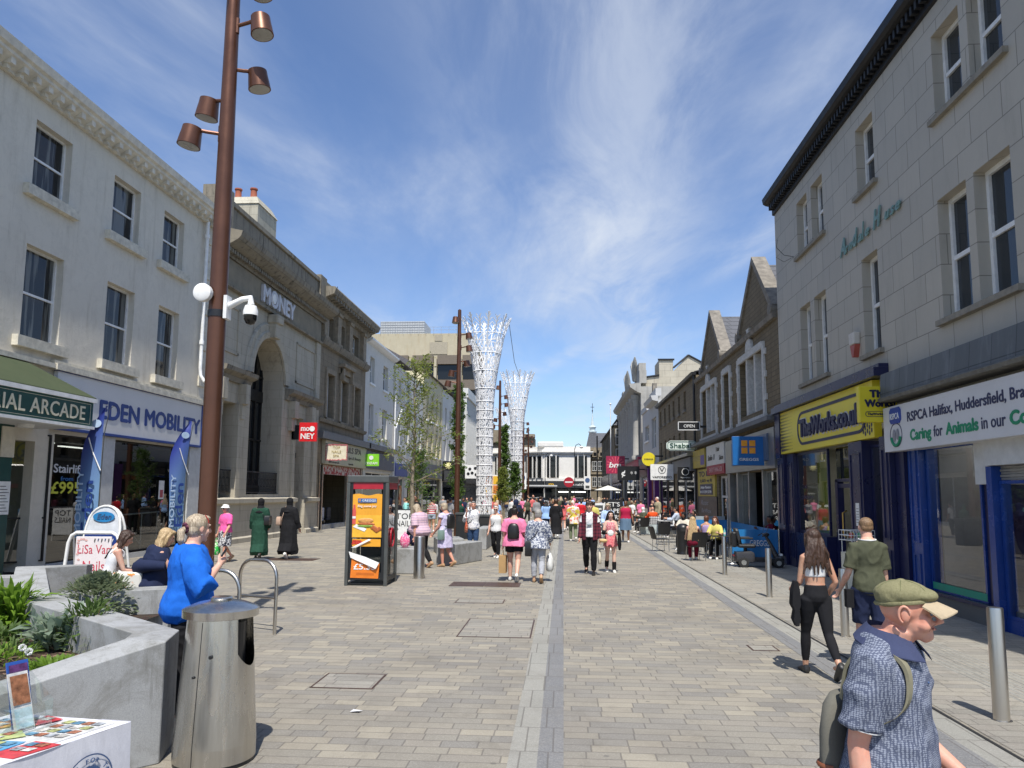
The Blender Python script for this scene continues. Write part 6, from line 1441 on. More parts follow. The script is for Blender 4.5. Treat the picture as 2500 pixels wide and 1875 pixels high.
def ringm(r0,r1,n=40):
    m_=M()
    for k in range(n):a,b=2*math.pi*k/n,2*math.pi*(k+1)/n;m_.add([c0 @ Vector((r*math.cos(t_),r*math.sin(t_),0)) for r,t_ in ((r0,a),(r1,a),(r1,b),(r0,b))],[(0,1,2,3)])
    return m_
ringm(.138,.145).obj('emblem',m_navl,tc_);ringm(.0,.088).obj('emblem',m_navl,tc_)
for k,ch_ in enumerate('SEARCH FOR TRUTH'):
    a=R(205-k*15.4)
    if ch_ != ' ':text(ch_,m_navl,c0 @ Matrix.Translation((.102*math.cos(a),.102*math.sin(a),.001)) @ Matrix.Rotation(a-math.pi/2,4,'Z'),None,.024,.001,.01,align='C',parent=tc_)
m_=M()
for s_ in (-1,1):m_.add([c0 @ Vector(p) for p in ((0,-.03,.003),(s_*.055,-.045,.003),(s_*.055,.045,.003),(0,.06,.003))],[(0,1,2,3)]);
m_.obj('book_emblem',m_tc,tc_);text('Foundation',plain('faded_blue_text',(.22,.32,.48),.6),fm(.98,.55,.012),.50,.075,.001,.01,.2,parent=tc_)
def sheetlet(name,label,cat,pts,mat,extra=()):
    t=thing(name,label,cat,(-2.36,4.02,0));m_=M();m_.add(pts,[tuple(range(len(pts)))]);o=m_.obj('sheet',mat,t);s_=o.modifiers.new('s','SOLIDIFY');s_.thickness=.003;s_.offset=1
    for nm,p_,mt in extra:q=M();q.add(p_,[tuple(range(len(p_)))]);q.obj(nm,mt,t)
    return t
def flat(u0,u1,v0,v1,z,rot=0):
    c=((u0+u1)/2,(v0+v1)/2);out=[]
    for a,b in ((u0,v0),(u1,v0),(u1,v1),(u0,v1)):x,y=a-c[0],b-c[1];out.append(tp(c[0]+x*math.cos(rot)-y*math.sin(rot),c[1]+x*math.sin(rot)+y*math.cos(rot),z))
    return out
lm=[plain('leaf%d' % i,c,.35,var=.25,scale=22) for i,c in enumerate([(.62,.62,.60),(.55,.05,.06),(.10,.30,.50),(.45,.50,.20),(.22,.08,.35),(.10,.13,.16),(.60,.30,.08),(.45,.60,.65)])]
lab=['white sheet with small coloured blocks at the near right corner of the leaflet table','red leaflet at the front edge of the table, right of the middle','blue and white leaflet behind the red one','olive green folded leaflet in the middle of the table','purple leaflet at the front edge over the cloth lettering','dark glossy leaflet left of the red one','orange leaflet lying far back on the table','pale blue leaflet under the tall booklet rack']
lab +=['green and white flyer lying at the back edge of the table','small red and white card near the right end of the table','glossy teal brochure crossing the pale blue leaflet','yellow striped flyer tucked under the white sheet','violet booklet lying flat between the holders','grey newsletter near the frame edge','white folded letter sheet at the front left of the table']
pics=[plain('pic%d' % i,c,.4,var=.75,scale=26) for i,c in enumerate([(.30,.32,.34),(.34,.14,.08),(.10,.22,.32),(.36,.38,.16),(.5,.48,.44)])]
spots=[(.05,.42,.04,.34,0),(.40,.62,.0,.16,.1),(.42,.70,.17,.36,-.1),(.40,.72,.38,.58,.25),(.80,1.1,.0,.16,.05),(.64,.95,.10,.30,-.15),(.10,.34,.50,.66,.4),(.75,1.05,.34,.56,.1),(.36,.62,.52,.70,-.2),(.04,.17,.36,.5,.3),(.66,.9,.44,.62,-.4),(.30,.50,.30,.42,.6),(.56,.76,.24,.40,.8),(1.0,1.3,.1,.4,.1),(1.12,1.4,.42,.64,-.3)]
for k,(u0,u1,v0,v1,r_) in enumerate(spots):
    ex=[('print',flat(u0+.02+i*.07,u0+.07+i*.07,v0+.03+.06*j,v0+.078+.06*j,.7605+k*.0008+.0003,0),pics[(i*3+j+k) % 5]) for i in range(int((u1-u0)/.075)) for j in range(int((v1-v0)/.065))]
    sheetlet('leaflet',lab[k],'leaflet',flat(u0,u1,v0,v1,.757+k*.0008,r_),lm[k % 8],ex)
def standing(u,v,w,h_,lean,mat,label,ang=0,z=.757,nm='booklet',ex=None):
    a=du*math.cos(ang)+dv*math.sin(ang);b=Z*math.cos(lean)+(dv*math.cos(ang)-du*math.sin(ang))*math.sin(lean);p=tp(u,v,z)
    q=[p-a*w/2,p+a*w/2,p+a*w/2+b*h_,p-a*w/2+b*h_];nn=a.cross(b).normalized();nn=nn if nn.dot(dv)<0 else -nn
    e_=[('picture',[p-a*w*.42+b*h_*y0+nn*.006,p+a*w*.42+b*h_*y0+nn*.006,p+a*w*.42+b*h_*y1+nn*.006,p-a*w*.42+b*h_*y1+nn*.006],mt) for y0,y1,mt in (ex or [])]
    return sheetlet(nm,label,'leaflet',q,mat,e_)
standing(.26,.36,.11,.30,.25,lm[0],'white and brown pictured booklet standing at the right end of the table',ex=[(.45,.95,plain('pic_brown',(.28,.12,.06),.4,var=.6,scale=30)),(.05,.38,lm[7])])
standing(.20,.44,.12,.34,.2,plain('booklet_blue',(.03,.10,.40),.4),'dark blue booklet standing behind the brown pictured one',ex=[(.5,.95,plain('pic_purple',(.12,.04,.15),.4,var=.6,scale=30))])
standing(.80,.42,.15,.24,.25,plain('booklet_sky',(.05,.18,.42),.35),'booklet with a blue and red glowing cover standing left on the table',z=.86,ex=[(.02,.62,plain('pic_red',(.30,.04,.08),.4,var=.7,scale=14))])
standing(.84,.38,.13,.18,.2,lm[7],'light blue booklet in the lower clear holder',z=.757)
standing(.70,.34,.13,.14,.3,lm[0],'small white card with a photograph in a clear holder',z=.757,ex=[(.3,.9,plain('pic_dark',(.14,.10,.12),.4,var=.6,scale=40))])
m_acr=clearglass('acrylic',.10,-.1)
standing(.50,.52,.30,.42,.75,plain('big_card',(.50,.50,.47),.4),'large tilted white display card with a faint green print',ang=.5,ex=[(.1,.6,plain('pale_print',(.38,.42,.25),.5))])
standing(.95,.60,.34,.40,.85,plain('grey_card',(.34,.36,.42),.3),'tilted grey card with a blue stripe at the far left',ang=.4,ex=[(.86,.93,plain('booklet_blue',(0,0,0)))])
for k,(u,v) in enumerate(((.80,.40),(.26,.34),(1.05,.55))):
    t=thing('leaflet_holder',('clear acrylic leaflet holder left of the table middle','clear acrylic leaflet holder at the right end of the table','large clear acrylic stand at the frame edge')[k],'leaflet holder',(-2.36,4.02,0));s_=.09+.06*(k==2)
    m_=M();m_.add([tp(u-s_,v-.04,.757),tp(u+s_,v-.04,.757),tp(u+s_,v-.04,.90),tp(u-s_,v-.04,.90),tp(u+s_,v+.08,.757),tp(u+s_,v+.12,1.05+.08*(k==2)),tp(u-s_,v+.08,.757),tp(u-s_,v+.12,1.05+.08*(k==2))],[(0,1,2,3),(1,4,5,2),(6,4,5,7),(0,6,7,3)]);m_.obj('holder',m_acr,t)
# ---------------------------------------------------------------- flags and A-boards by the mobility shop
def flag(x,y,H_,ang,label,words):
    t=thing('feather_flag',label,'flag',(x,y,0),R(ang),'blue feather flags outside the mobility shop')
    M().tube([(0,0,0),(0,0,2.4),(.02,0,3.4),(.12,0,H_-.1),(.22,0,H_)],[.018,.016,.012,.008,.005],6).obj('pole',m_kf,t)
    m_=M();n=24;v=[]
    for i in range(n+1):
        k=i/n;z=.75+(H_-.75)*k;w=.56*(1-max(0,(k-.62)/.38)**1.8)*(.92+.08*k);
        for j in range(5):v.append((-.02+.18*max(0,k-.6)**1.2-w*j/4,.05*math.sin(j*1.1+k*5),z+(.12*(j/4)*(1-k))))
    m_.v=v;m_.f=[(i*5+j,i*5+j+1,i*5+j+6,i*5+j+5) for i in range(n) for j in range(4)]
    nt_f=NT('flag_blue');z=nt_f.n('ShaderNodeSeparateXYZ',{0:nt_f.obj()});f_=nt_f.rng(nt_f.math('ADD',z.outputs[2],nt_f.math('MULTIPLY',z.outputs[0],-1.6)),2.2,3.9);nt_f.set(Base_Color=nt_f.mix(f_,(.16,.29,.48),(.03,.05,.26)),Roughness=.5)
    m_.obj('banner',nt_f.m,t,smooth=60)
    mm=Matrix(((0,-1,0,-.42),(0,0,-1,-.07),(1,0,0,1.0),(0,0,0,1)))
    for o_,s_,q_,h_,mt in ((-.40,'MOBILITY',1.55,.15,plain('flag_pale',(.40,.52,.68),.5)),(-.14,'Eden',1.3,.24,m_blue)):
        mm=Matrix(((0,-1,0,o_),(0,0,-1,-.065),(1,0,0,.95),(0,0,0,1)));text(s_,mt,mm,q_,h_,.004,.02,parent=t)
    m_=M();m_.tube([(-.16,-.06,H_-.45),(-.16,-.07,H_-.45)],[(.13,.10),(.13,.10)],16);m_.obj('emblem',plain('flag_pale',(0,0,0)),t)
    m_=M();m_.tube([(.02,-.06,2.5),(-.2,-.07,2.95),(-.33,-.06,3.3)],.014,5);m_.obj('swoosh',m_white,t)
    m_=M();m_.tube([(-.3,0,.02),(.3,0,.02)],.015,6);m_.tube([(0,-.3,.02),(0,.3,.02)],.015,6);m_.obj('foot',m_kf,t)
    return t
flag(-11.32,17.4,4.1,0,'blue feather flag with Eden MOBILITY running up it, left of the pale pilaster',1);flag(-11.45,21.8,4.15,62,'blue feather flag seen nearly edge on beside the lamp post',1)
es=thing('pavement_sign','arched white A board with an oval blue Eden badge over a navy strip','A board',(-11.03,17.0,0),0)
for y,s_ in ((0,1),(.55,-1)):
    m_=M();lean_=.22*s_
    def ap(x,z):return Vector((x,y+(z*.16*s_ if s_>0 else -z*.16),z))
    pts=[ap(-.42-.08*(1-z/1.2),z) for z in (0,.6,1.15)]+[ap(-.40*math.cos(a),1.22+.42*math.sin(a)) for a in np.linspace(.1,math.pi-.1,12)]+[ap(.42+.08*(1-z/1.2),z) for z in (1.15,.6,0)]
    m_.tube(pts,.03,8);m_.obj('frame',m_white,es,smooth=60)
    m_=M();m_.v=[tuple(p) for p in pts[1:-1]];m_.f=[tuple(range(len(m_.v)))];m_.obj('panel',plain('aboard_pale',(.55,.58,.62),.5),es)
m_=M();m_.tube([ap(0,0)*0+Vector((0,.16*1.38-.03,1.38)),Vector((0,.16*1.38-.045,1.38))],[(.27,.125),(.27,.125)],28);m_.obj('badge',plain('badge_sky',(.03,.22,.50),.4),es)
text('Eden',m_navl,Matrix(((1,0,0,-.16),(0,0,-1,.16*1.38-.05),(0,1,0,1.33),(0,0,0,1))),.36,.12,.004,.02,.2,parent=es)
m_=M().box(-.40,.40,.10,.105,.72,1.0);o=m_.obj('strip',m_blue,es);o.location=(0,.0,0);text('Eden  Mobility',m_white,Matrix(((1,0,0,-.34),(0,0,-1,.098),(0,1,0,.81),(0,0,0,1))),.68,.09,.004,.01,parent=es)
ls=thing('pavement_sign','white framed swing sign lettered LiSa Van Nails in red script with floral edges','swing sign',(-9.48,14.5,0),R(4))
m_=M();m_.tube([(-.60,0,0),(-.52,.0,.95),(-.46,0,1.1),(-.36,0,1.16),(.36,0,1.16),(.46,0,1.1),(.52,0,.95),(.60,0,0)],.035,8);m_.tube([(-.55,.4,0),(-.45,.05,1.1)],.02,6);m_.tube([(.55,.4,0),(.45,.05,1.1)],.02,6);m_.obj('frame',m_white,ls,smooth=60)
M().box(-.36,.36,-.015,.015,.22,1.08).obj('panel',plain('sign_blush',(.72,.66,.66),.5,var=.06,scale=8),ls,bevel=.01)
ml_=plain('script_red',(.50,.05,.08),.5)
def LM(x,z):return Matrix(((1,0,0,x),(0,0,-1,-.018),(0,1,0,z),(0,0,0,1)))
text('LiSa Van',ml_,LM(-.31,.74),.66,.18,.002,-.005,parent=ls);text('Nails',ml_,LM(-.19,.40),.44,.20,.002,-.005,parent=ls)
text('MON - SAT 9.30AM',m_kf,LM(-.30,.30),.5,.03,.002,parent=ls);text('SUNDAY 10.30AM',m_kf,LM(-.30,.245),.45,.03,.002,parent=ls)
for k in range(5):M().tube([(.02+k*.07,-.02,.98+.02*(k % 2)),(.03+k*.07,-.02,1.04)],.012,6).obj('bottle_motif',(m_kf,m_navl)[k % 2],ls)
for k in range(9):x,z=(-.30+.05*k,1.0+.03*math.sin(k)) if k<4 else (-.31+.03*(k % 2),.95-.11*(k-4));M().tube([(x,-.017,z),(x,-.021,z)],[(.03,.02)]*2,9).obj('flower_motif',plain('motif_pink',(.60,.36,.33),.6),ls)
tnb=thing('pavement_sign','white A board reading TOP NAIL leaning behind the sapling trunk','A board',(-6.15,28.5,0));M().box(-.42,.42,0,.05,.25,1.35).obj('panel',m_white,tnb);
for s_,z in (('TOP',1.0),('NAILS',.72)):text(s_,m_black,Matrix(((1,0,0,-.33),(0,0,-1,-.004),(0,1,0,z),(0,0,0,1))),.66,.22,.003,.0,parent=tnb)
for x in (-.4,.4):M().box(x-.015,x+.015,0,.04,0,.25).obj('leg',m_white,tnb)
M().box(-.43,.43,-.01,.05,1.35,1.38).obj('frame',m_black,tnb)
# ================================================================= cafe, scooter, roadworks, cars
m_rattan=plain('black_weave',(.016,.016,.017),.5,var=.4,scale=60,bump=.5);m_alus=plain('satin_steel',(.6,.6,.58),.3,1.0)
def chair(x,y,rot,label,grp='black cafe chairs'):
    t=thing('cafe_chair',label,'chair',(x,y,0),R(rot),grp)
    for a,b in ((-.2,-.2),(.2,-.2),(-.2,.22),(.2,.22)):M().tube([(a*1.1,b*1.1,0),(a,b,.45)],.013,6).obj('leg',m_alus,t)
    M().box(-.24,.24,-.23,.23,.42,.46).obj('seat',m_rattan,t,bevel=.02)
    m_=M();m_.loft([[(x_*w,-.235-.02*(1-x_*x_*2)-.12*k+o,.44+.44*k) for x_,o in ((-.5,0),(-.2,-.02),(.2,-.02),(.5,0),(.5,.025),(.2,.005),(-.2,.005),(-.5,.025))] for k,w in ((0,.46),(.5,.50),(.9,.50),(1,.44))]);m_.obj('backrest',m_rattan,t,smooth=60)
    return t
def table(x,y,w,d,label,top=None,z=.74):
    t=thing('cafe_table',label,'table',(x,y,0),0,'cafe tables on the right walkway');M().box(-w/2,w/2,-d/2,d/2,z-.03,z).obj('table_top',top or m_pil,t,bevel=.008)
    for a in (-1,1):
        for b in (-1,1):M().tube([(a*(w/2-.05),b*(d/2-.05),0),(a*(w/2-.07),b*(d/2-.07),z-.03)],.014,6).obj('leg',m_alus,t)
    return t
chair(4.05,23.3,14,'black cafe chair carrying the blonde woman, back to the camera')
chair(3.45,27.0,-75,'empty black cafe chair left of the black litter bin')
chair(4.95,25.0,160,'black cafe chair under the short haired woman');chair(5.35,23.2,95,'black cafe chair under the smiling woman with brown hair')
chair(4.0,30.5,5,'black cafe chair behind the dark capped diner');chair(4.9,34,30,'black cafe chair nearest the long white cafe tables');chair(3.9,37.3,20,'black cafe chair under the diner in orange')
chair(6.0,24.6,60,'black cafe chair inside the blue barrier under the dark haired diner')
table(4.95,23.8,.62,.62,'dark square cafe table with steel legs behind the mobility scooter',m_black)
table(4.55,26.8,.8,.7,'cafe table behind the blonde woman with cups and plates on it',m_black);table(4.3,38.6,.9,.7,'white cafe table behind the pale grey screen, left');table(5.1,37.2,.9,.8,'white cafe table crowded with plates, middle');table(4.5,31.8,.8,.7,'white cafe table with the steaming food, nearest of the white ones');table(5.4,41.5,.9,.8,'white cafe table farthest back by the standing couple')
def crock(x,y,z,k,label,nm='cup',cat='tableware',mat=None):
    t=thing(nm,label,cat,(x,y,z),0,'cups and bottles on the cafe tables');mat=mat or m_white
    if k==0:M().lathe([(.03,0),(.042,.09),(.038,.09),(.026,.01)],n=14).obj('body',mat,t,smooth=50);M().tube([(.04,0,.03),(.06,0,.045),(.04,0,.07)],.006,5).obj('handle',mat,t)
    if k==1:M().lathe([(.11,0),(.13,.015),(.12,.018),(.02,.008)],n=18).obj('plate',mat,t,smooth=50);M().ell((0,0,.03),(.07,.06,.03),8,5).obj('food',plain('food_gold',(.55,.28,.07),.6,var=.5,scale=30),t,smooth=60)
    if k==2:M().lathe([(.035,0),(.037,.15),(.014,.19),(.014,.23),(.002,.23)],n=12).obj('bottle',mat,t,smooth=50);M().lathe([(.038,.05),(.038,.11)],n=12).obj('bottle_label',m_white,t)
m_aqua=plain('aqua_cup',(.15,.45,.42),.3)
for k,a in enumerate(((5.02,23.72,.74,2,'aqua bottle on the dark table in front of the smiling woman','bottle','tableware',m_aqua),(4.4,26.8,.74,0,'white cup on the table behind the blonde woman'),(4.7,26.7,.74,1,'plate of food on the table behind the blonde woman'),(4.4,31.7,.74,1,'plate with golden food on the nearest white table'),(4.65,31.9,.74,2,'white bottle on the nearest white table','bottle'),(4.2,38.5,.74,0,'white cup on the left white table'),(4.5,38.6,.74,1,'plate on the left white table'),(4.95,37.1,.74,2,'dark sauce bottle on the middle white table','bottle','tableware',m_black),(5.2,37.2,.74,0,'white cup on the middle white table'),(5.35,37.0,.74,1,'plate on the middle white table'),(5.3,41.4,.74,2,'tall white bottle on the farthest white table','bottle'))):crock(*a)
def barrier(x0,y0,x1,y1,z0,z1,mat,label,words=None,wm=None):
    t=thing('cafe_barrier',label,'barrier');L=math.hypot(x1-x0,y1-y0);f_=Fr((x0,y0,0),math.atan2(y1-y0,x1-x0));m_=M();n=14
    vs=[f_.P(L*i/n,z,.02*math.sin(i*1.3)*(1 if j==1 else .3)) for j,z in enumerate((z0,(z0+z1)/2,z1)) for i in range(n+1)];m_.v=[tuple(v) for v in vs];m_.f=[(j*(n+1)+i,j*(n+1)+i+1,(j+1)*(n+1)+i+1,(j+1)*(n+1)+i) for j in range(2) for i in range(n)];m_.obj('banner',mat,t,smooth=60)
    for u in (-.03,L+.03):m_=M();m_.tube([f_.P(u,0,0),f_.P(u,z1+.03,0)],.022,10);m_.obj('post',m_alus,t,smooth=60);m_=M();c=f_.P(u,0,0);m_.lathe([(.17,.005),(.16,.02),(.03,.04)],tuple(c),18);m_.obj('foot',m_alus,t,smooth=40)
    if words:text(words[0],wm or m_white,f_.M(L*words[1],z0+(z1-z0)*.42,.035),L*words[2],words[3],.003,.01,parent=t)
    return t
m_bl=plain('barrier_blue',(.02,.18,.44),.45,var=.06)
barrier(4.98,22.5,6.28,22.4,.18,1.0,m_bl,'blue cafe barrier with white GREGGS lettering behind the mobility scooter',('GREGGS',.38,.42,.17));barrier(6.25,22.7,6.45,29.3,.2,1.0,m_bl,'blue cafe barrier running away along the bakery windows');barrier(4.5,29.5,6.3,29.3,.2,1.05,m_bl,'blue cafe barrier at the back of the bakery tables')
barrier(3.80,37.5,4.85,37.5,.04,.53,plain('screen_grey',(.46,.52,.52),.5),'pale grey low cafe screen with a half moon logo reading TURMERIC',('TURMERIC',.28,.46,.05),m_ink)
tt=bpy.data.objects.get('cafe_barrier.003');lozenge(FF(4.2,37.46),.0,.24,.25,.49,.119,.02,0,.01,m_ink,tt)
hb=thing('cafe_barrier','grey board with script lettering behind the short haired woman','sign board',(5.9,30.6,0));M().box(-.55,.6,0,.04,.75,1.15).obj('panel',plain('board_grey',(.35,.40,.42),.5),hb);text('Studio Eleven',m_navl,Matrix(((1,0,0,-.45),(0,0,-1,-.005),(0,1,0,.88),(0,0,0,1))),.9,.12,.003,parent=hb)
for x in (-.5,.55):M().box(x-.02,x+.02,0,.04,0,.75).obj('leg',m_kf,hb)
um=thing('parasol','white and grey market parasol over the far crowd on the right','parasol',(3.7,62,0));M().cyl(0,0,0,2.6,.04,8).obj('pole',m_kf,um)
m_=M();n=8;m_.v=[(0,0,2.75)]+[(1.15*math.cos(2*math.pi*k/n),1.15*math.sin(2*math.pi*k/n),2.35) for k in range(n)];m_.f=[(0,1+k,1+(k+1) % n) for k in range(n)];m_.obj('canopy',plain('parasol_cream',(.6,.58,.52),.8),um)
sc=thing('mobility_scooter','charcoal four wheeled mobility scooter with a black captain seat parked by the blue barrier','mobility scooter',(5.45,21.5,0),R(-4))
m_chc=plain('scooter_grey',(.045,.045,.05),.3,.2);m_tyre=plain('tyre',(.02,.02,.02),.85)
for x in (-.42,.52):
    for y in (-.24,.24):
        m_=M();m_.tube([(x,y-.045,.14),(x,y-.04,.14),(x,y+.04,.14),(x,y+.045,.14)],[.115,.14,.14,.115],22);o=m_.obj('wheel',m_tyre,sc,smooth=40);m_=M();m_.tube([(x,y-.05,.14),(x,y+.05,.14)],.07,16);m_.obj('rim',m_alus,o)
m_=M();m_.loft([[(x_,-.24*w,.16),(x_,-.26*w,.26),(x_,-.2*w,h_),(x_,.2*w,h_),(x_,.26*w,.26),(x_,.24*w,.16)] for x_,w,h_ in ((-.66,.7,.30),(-.6,1,.42),(-.2,1,.45),(-.12,1,.40),(-.1,.9,.20),(.3,.9,.19),(.42,.9,.26),(.6,.9,.33),(.68,.6,.26))]);m_.obj('body',m_chc,sc,smooth=40)
M().box(-.15,.32,-.22,.22,.20,.21).obj('footboard',m_tyre,sc)
m_=M();m_.tube([(.52,0,.25),(.38,0,.6),(.24,0,.86)],[.09,.05,.035],10);m_.obj('tiller',m_chc,sc,smooth=50);m_=M();m_.ell((.24,0,.90),(.1,.12,.06));m_.obj('dashboard',m_chc,sc,smooth=60)
m_=M();m_.tube([(.28,-.1,.88),(.18,-.28,.92),(.08,-.3,.86)],.014,6);m_.tube([(.28,.1,.88),(.18,.28,.92),(.08,.3,.86)],.014,6);m_.obj('handlebar',m_black,sc,smooth=60)
for y in (-.30,.30):m_=M();m_.tube([(.2,y*.8,.92),(.24,y,1.08)],.006,5);m_.ell((.25,y,1.12),(.015,.05,.04),10,6);m_.obj('mirror',m_black,sc,smooth=60)
m_=M();m_.cyl(-.33,0,.43,.56,.05);m_.obj('seat_post',m_black,sc);m_=M();m_.box(-.55,-.08,-.24,.24,.54,.64);m_.obj('seat',m_rattan,sc,bevel=.035)
m_=M();m_.loft([[(-.54-.10*k,-.23*w,.62+.46*k),(-.44-.10*k,-.23*w,.62+.46*k),(-.44-.10*k,.23*w,.62+.46*k),(-.54-.10*k,.23*w,.62+.46*k)] for k,w in ((0,.9),(.3,1),(.85,.9),(1,.7))]);m_.obj('backrest',m_rattan,sc,bevel=.03)
for y in (-.27,.27):m_=M();m_.box(-.5,-.16,y-.03,y+.03,.78,.83);m_.obj('armrest',m_black,sc,bevel=.012)
m_=M();m_.box(-.72,-.58,-.2,.2,.55,.98);m_.obj('rear_bag',m_black,sc,bevel=.04)
m_=M();m_.box(.60,.665,-.1,.1,.33,.38);m_.obj('headlight',m_white,sc);M().box(-.67,-.655,-.15,.15,.30,.34).obj('tail_light',m_kred,sc)
m_rw=plain('barrier_orange',(.75,.10,.02),.5)
def rwb(x,y,rot,label):
    t=thing('roadworks_barrier',label,'roadworks barrier',(x,y,0),R(rot),'orange roadworks barriers across the far street');m_=M()
    for z0,z1 in ((.15,.3),(.55,.68),(.9,1.05)):m_.box(-1,1,-.03,.03,z0,z1)
    for k in range(7):m_.box(-1+k*.3-(0 if k<6 else .0),-.9+k*.3,-.025,.025,.29,.91)
    m_.obj('panel',m_rw,t)
    for k in (-.8,.8):M().box(k-.06,k+.06,-.25,.25,0,.15).obj('foot',m_black,t)
    M().box(-.25,.25,-.04,-.031,.70,.86).obj('reflector',m_white,t)
for k,(x,y,r_) in enumerate(((-4.6,80,4),(-2.2,78,-6),(-.9,81,40),(1.9,70,5),(3.6,66,-4),(.2,76,0))):rwb(x,y,r_,'orange plastic roadworks barrier, %s' % ('leftmost by the dark clad men','right beside the two dark clad men','set at an angle right of the dark clad men','behind the couple, left of the black shop board','rightmost one before the parasol','between the couple and the man in khaki')[k])
def car(x,y,rot,mat,label):
    t=thing('parked_car',label,'car',(x,y,0),R(rot),'cars on the cross road');m_=M()
    def sec(x_,z1,w,z0=.25):return [(x_,-w,z0),(x_,-w*1.02,(z0+z1)/2),(x_,-w*.94,z1),(x_,w*.94,z1),(x_,w*1.02,(z0+z1)/2),(x_,w,z0)]
    m_.loft([sec(*q) for q in ((-2.1,.62,.7),(-2.0,.85,.82),(-1.2,.95,.87),(.8,.95,.87),(1.8,.82,.82),(2.1,.6,.7))]);m_.obj('body',mat,t,smooth=40)
    m_=M();m_.loft([[(x_,-w,z) for x_,w in ((a,ww),(b,ww))]+[(x_,w,z) for x_,w in ((b,ww),(a,ww))] for z,a,b,ww in ((.94,-1.7,1.0,.80),(1.42,-1.2,.3,.66))]);m_.obj('windows',g_dark,t,smooth=20);M().box(-1.15,.25,-.64,.64,1.421,1.46).obj('roof',mat,t,bevel=.03)
    for a in (-1.35,1.35):
        for b in (-.8,.8):m_=M();m_.tube([(a,b-.1,.32),(a,b+.1,.32)],.32,18);o=m_.obj('wheel',m_tyre,t,smooth=40);m_=M();m_.tube([(a,b-.11,.32),(a,b+.11,.32)],.19,12);m_.obj('rim',m_alus,o)
    for b in (-.6,.6):M().box(2.02,2.11,b-.15,b+.15,.58,.72).obj('headlight',m_white,t)
m_cw=plain('car_white',(.65,.65,.65),.2,coat=.5);m_cs=plain('car_silver',(.30,.32,.34),.25,.6,coat=.5);m_ck=plain('car_black',(.02,.02,.025),.2,coat=.5)
car(-5.2,117,180,m_cw,'white car at the left end of the cross road behind the barriers');car(-9.8,119,180,m_cs,'silver car mostly hidden left of the far lamp posts');car(-1.2,121,180,m_ck,'dark car crossing under the golden letter');car(2.4,115,-100,m_cw,'white car waiting behind the crowd, right of the dark car');car(-4.3,125,180,m_cw,'small white car farther behind, in front of the restaurant windows')
ht=thing('height_barrier','long pale steel beam on posts across the far left of the junction','beam barrier',(-4.4,108,0));M().box(-3.5,3.5,-.08,.08,3.1,3.3).obj('beam',m_pil,ht)
for x in (-3.3,3.3):M().box(x-.06,x+.06,-.06,.06,0,3.1).obj('post',m_kf,ht)
ne=thing('road_sign','round red no entry sign on a grey pole in front of the restaurant','road sign',(.85,118,0));M().cyl(0,0,0,4.6,.06,8).obj('pole',m_kf,ne);m_=M();m_.tube([(0,-.08,3.9),(0,-.12,3.9)],.80,24);m_.obj('disc',m_kred,ne);M().box(-.6,.6,-.15,-.121,3.8,4.02).obj('bar',m_white,ne)
for x,y,z,lb in ((3.6,112,3.0,'white information sign on a post right of the restaurant lettering'),(-5.1,92,2.9,'white framed street sign by the far lamp posts')):
    t=thing('road_sign',lb,'sign',(x,y,0));M().cyl(0,0,0,z+1.6,.06,8).obj('pole',m_kf,t);M().box(-.5,.5,-.1,-.06,z-.3,z+1.7).obj('panel',m_white,t);m_=M();m_.tube([(0,-.1,z+1.1),(0,-.13,z+1.1)],.36,18);m_.obj('roundel',m_navl,t);M().box(-.3,.3,-.12,-.101,z-.1,z+.3).obj('lettering',m_kf,t)
for x,y,h_,lb in ((1.7,112,9.6,'slender black swan neck street lamp before the cream building'),(-3.0,122,8.8,'slender street lamp left of the golden letter'),(4.9,108,10.5,'tall dark mast at the right edge of the cream building')):
    t=thing('street_lamp',lb,'street lamp',(x,y,0));m_=M();m_.tube([(0,0,0),(0,0,h_-.8),(.2,0,h_-.2),(.6,0,h_),(1.0,0,h_-.3)] if h_<10 else [(0,0,0),(0,0,h_)],.055 if h_<10 else .11,7);m_.obj('pole',m_blackmetal,t,smooth=50)
    if h_<10:M().ell((1.0,0,h_-.5),(.28,.28,.2),10,6).obj('lamp_shade',m_white,t,smooth=60)
bb=thing('shop_board','black sandwich board with white capital lettering right of the blonde woman in blue','A board',(2.55,39,0));M().box(-.55,.55,0,.08,.1,1.75).obj('panel',m_black,bb)
for i,s_ in enumerate(('LET\'S','VAPE','OFFERS','INSIDE')):text(s_,m_white,Matrix(((1,0,0,-.42),(0,0,-1,-.005),(0,1,0,1.38-i*.33),(0,0,0,1))),.8,.22,.003,.01,parent=bb)
wb_=thing('shop_board','white framed price board behind the young man in the plaid shirt','A board',(1.55,34.5,0));M().box(-.36,.36,0,.08,.15,1.6).obj('frame',m_white,wb_);M().box(-.27,.27,-.01,0,.35,1.5).obj('panel',m_kf,wb_)
for k in range(6):M().box(-.2,.2,-.014,-.011,.5+k*.16,.56+k*.16).obj('lettering_line',m_white,wb_)
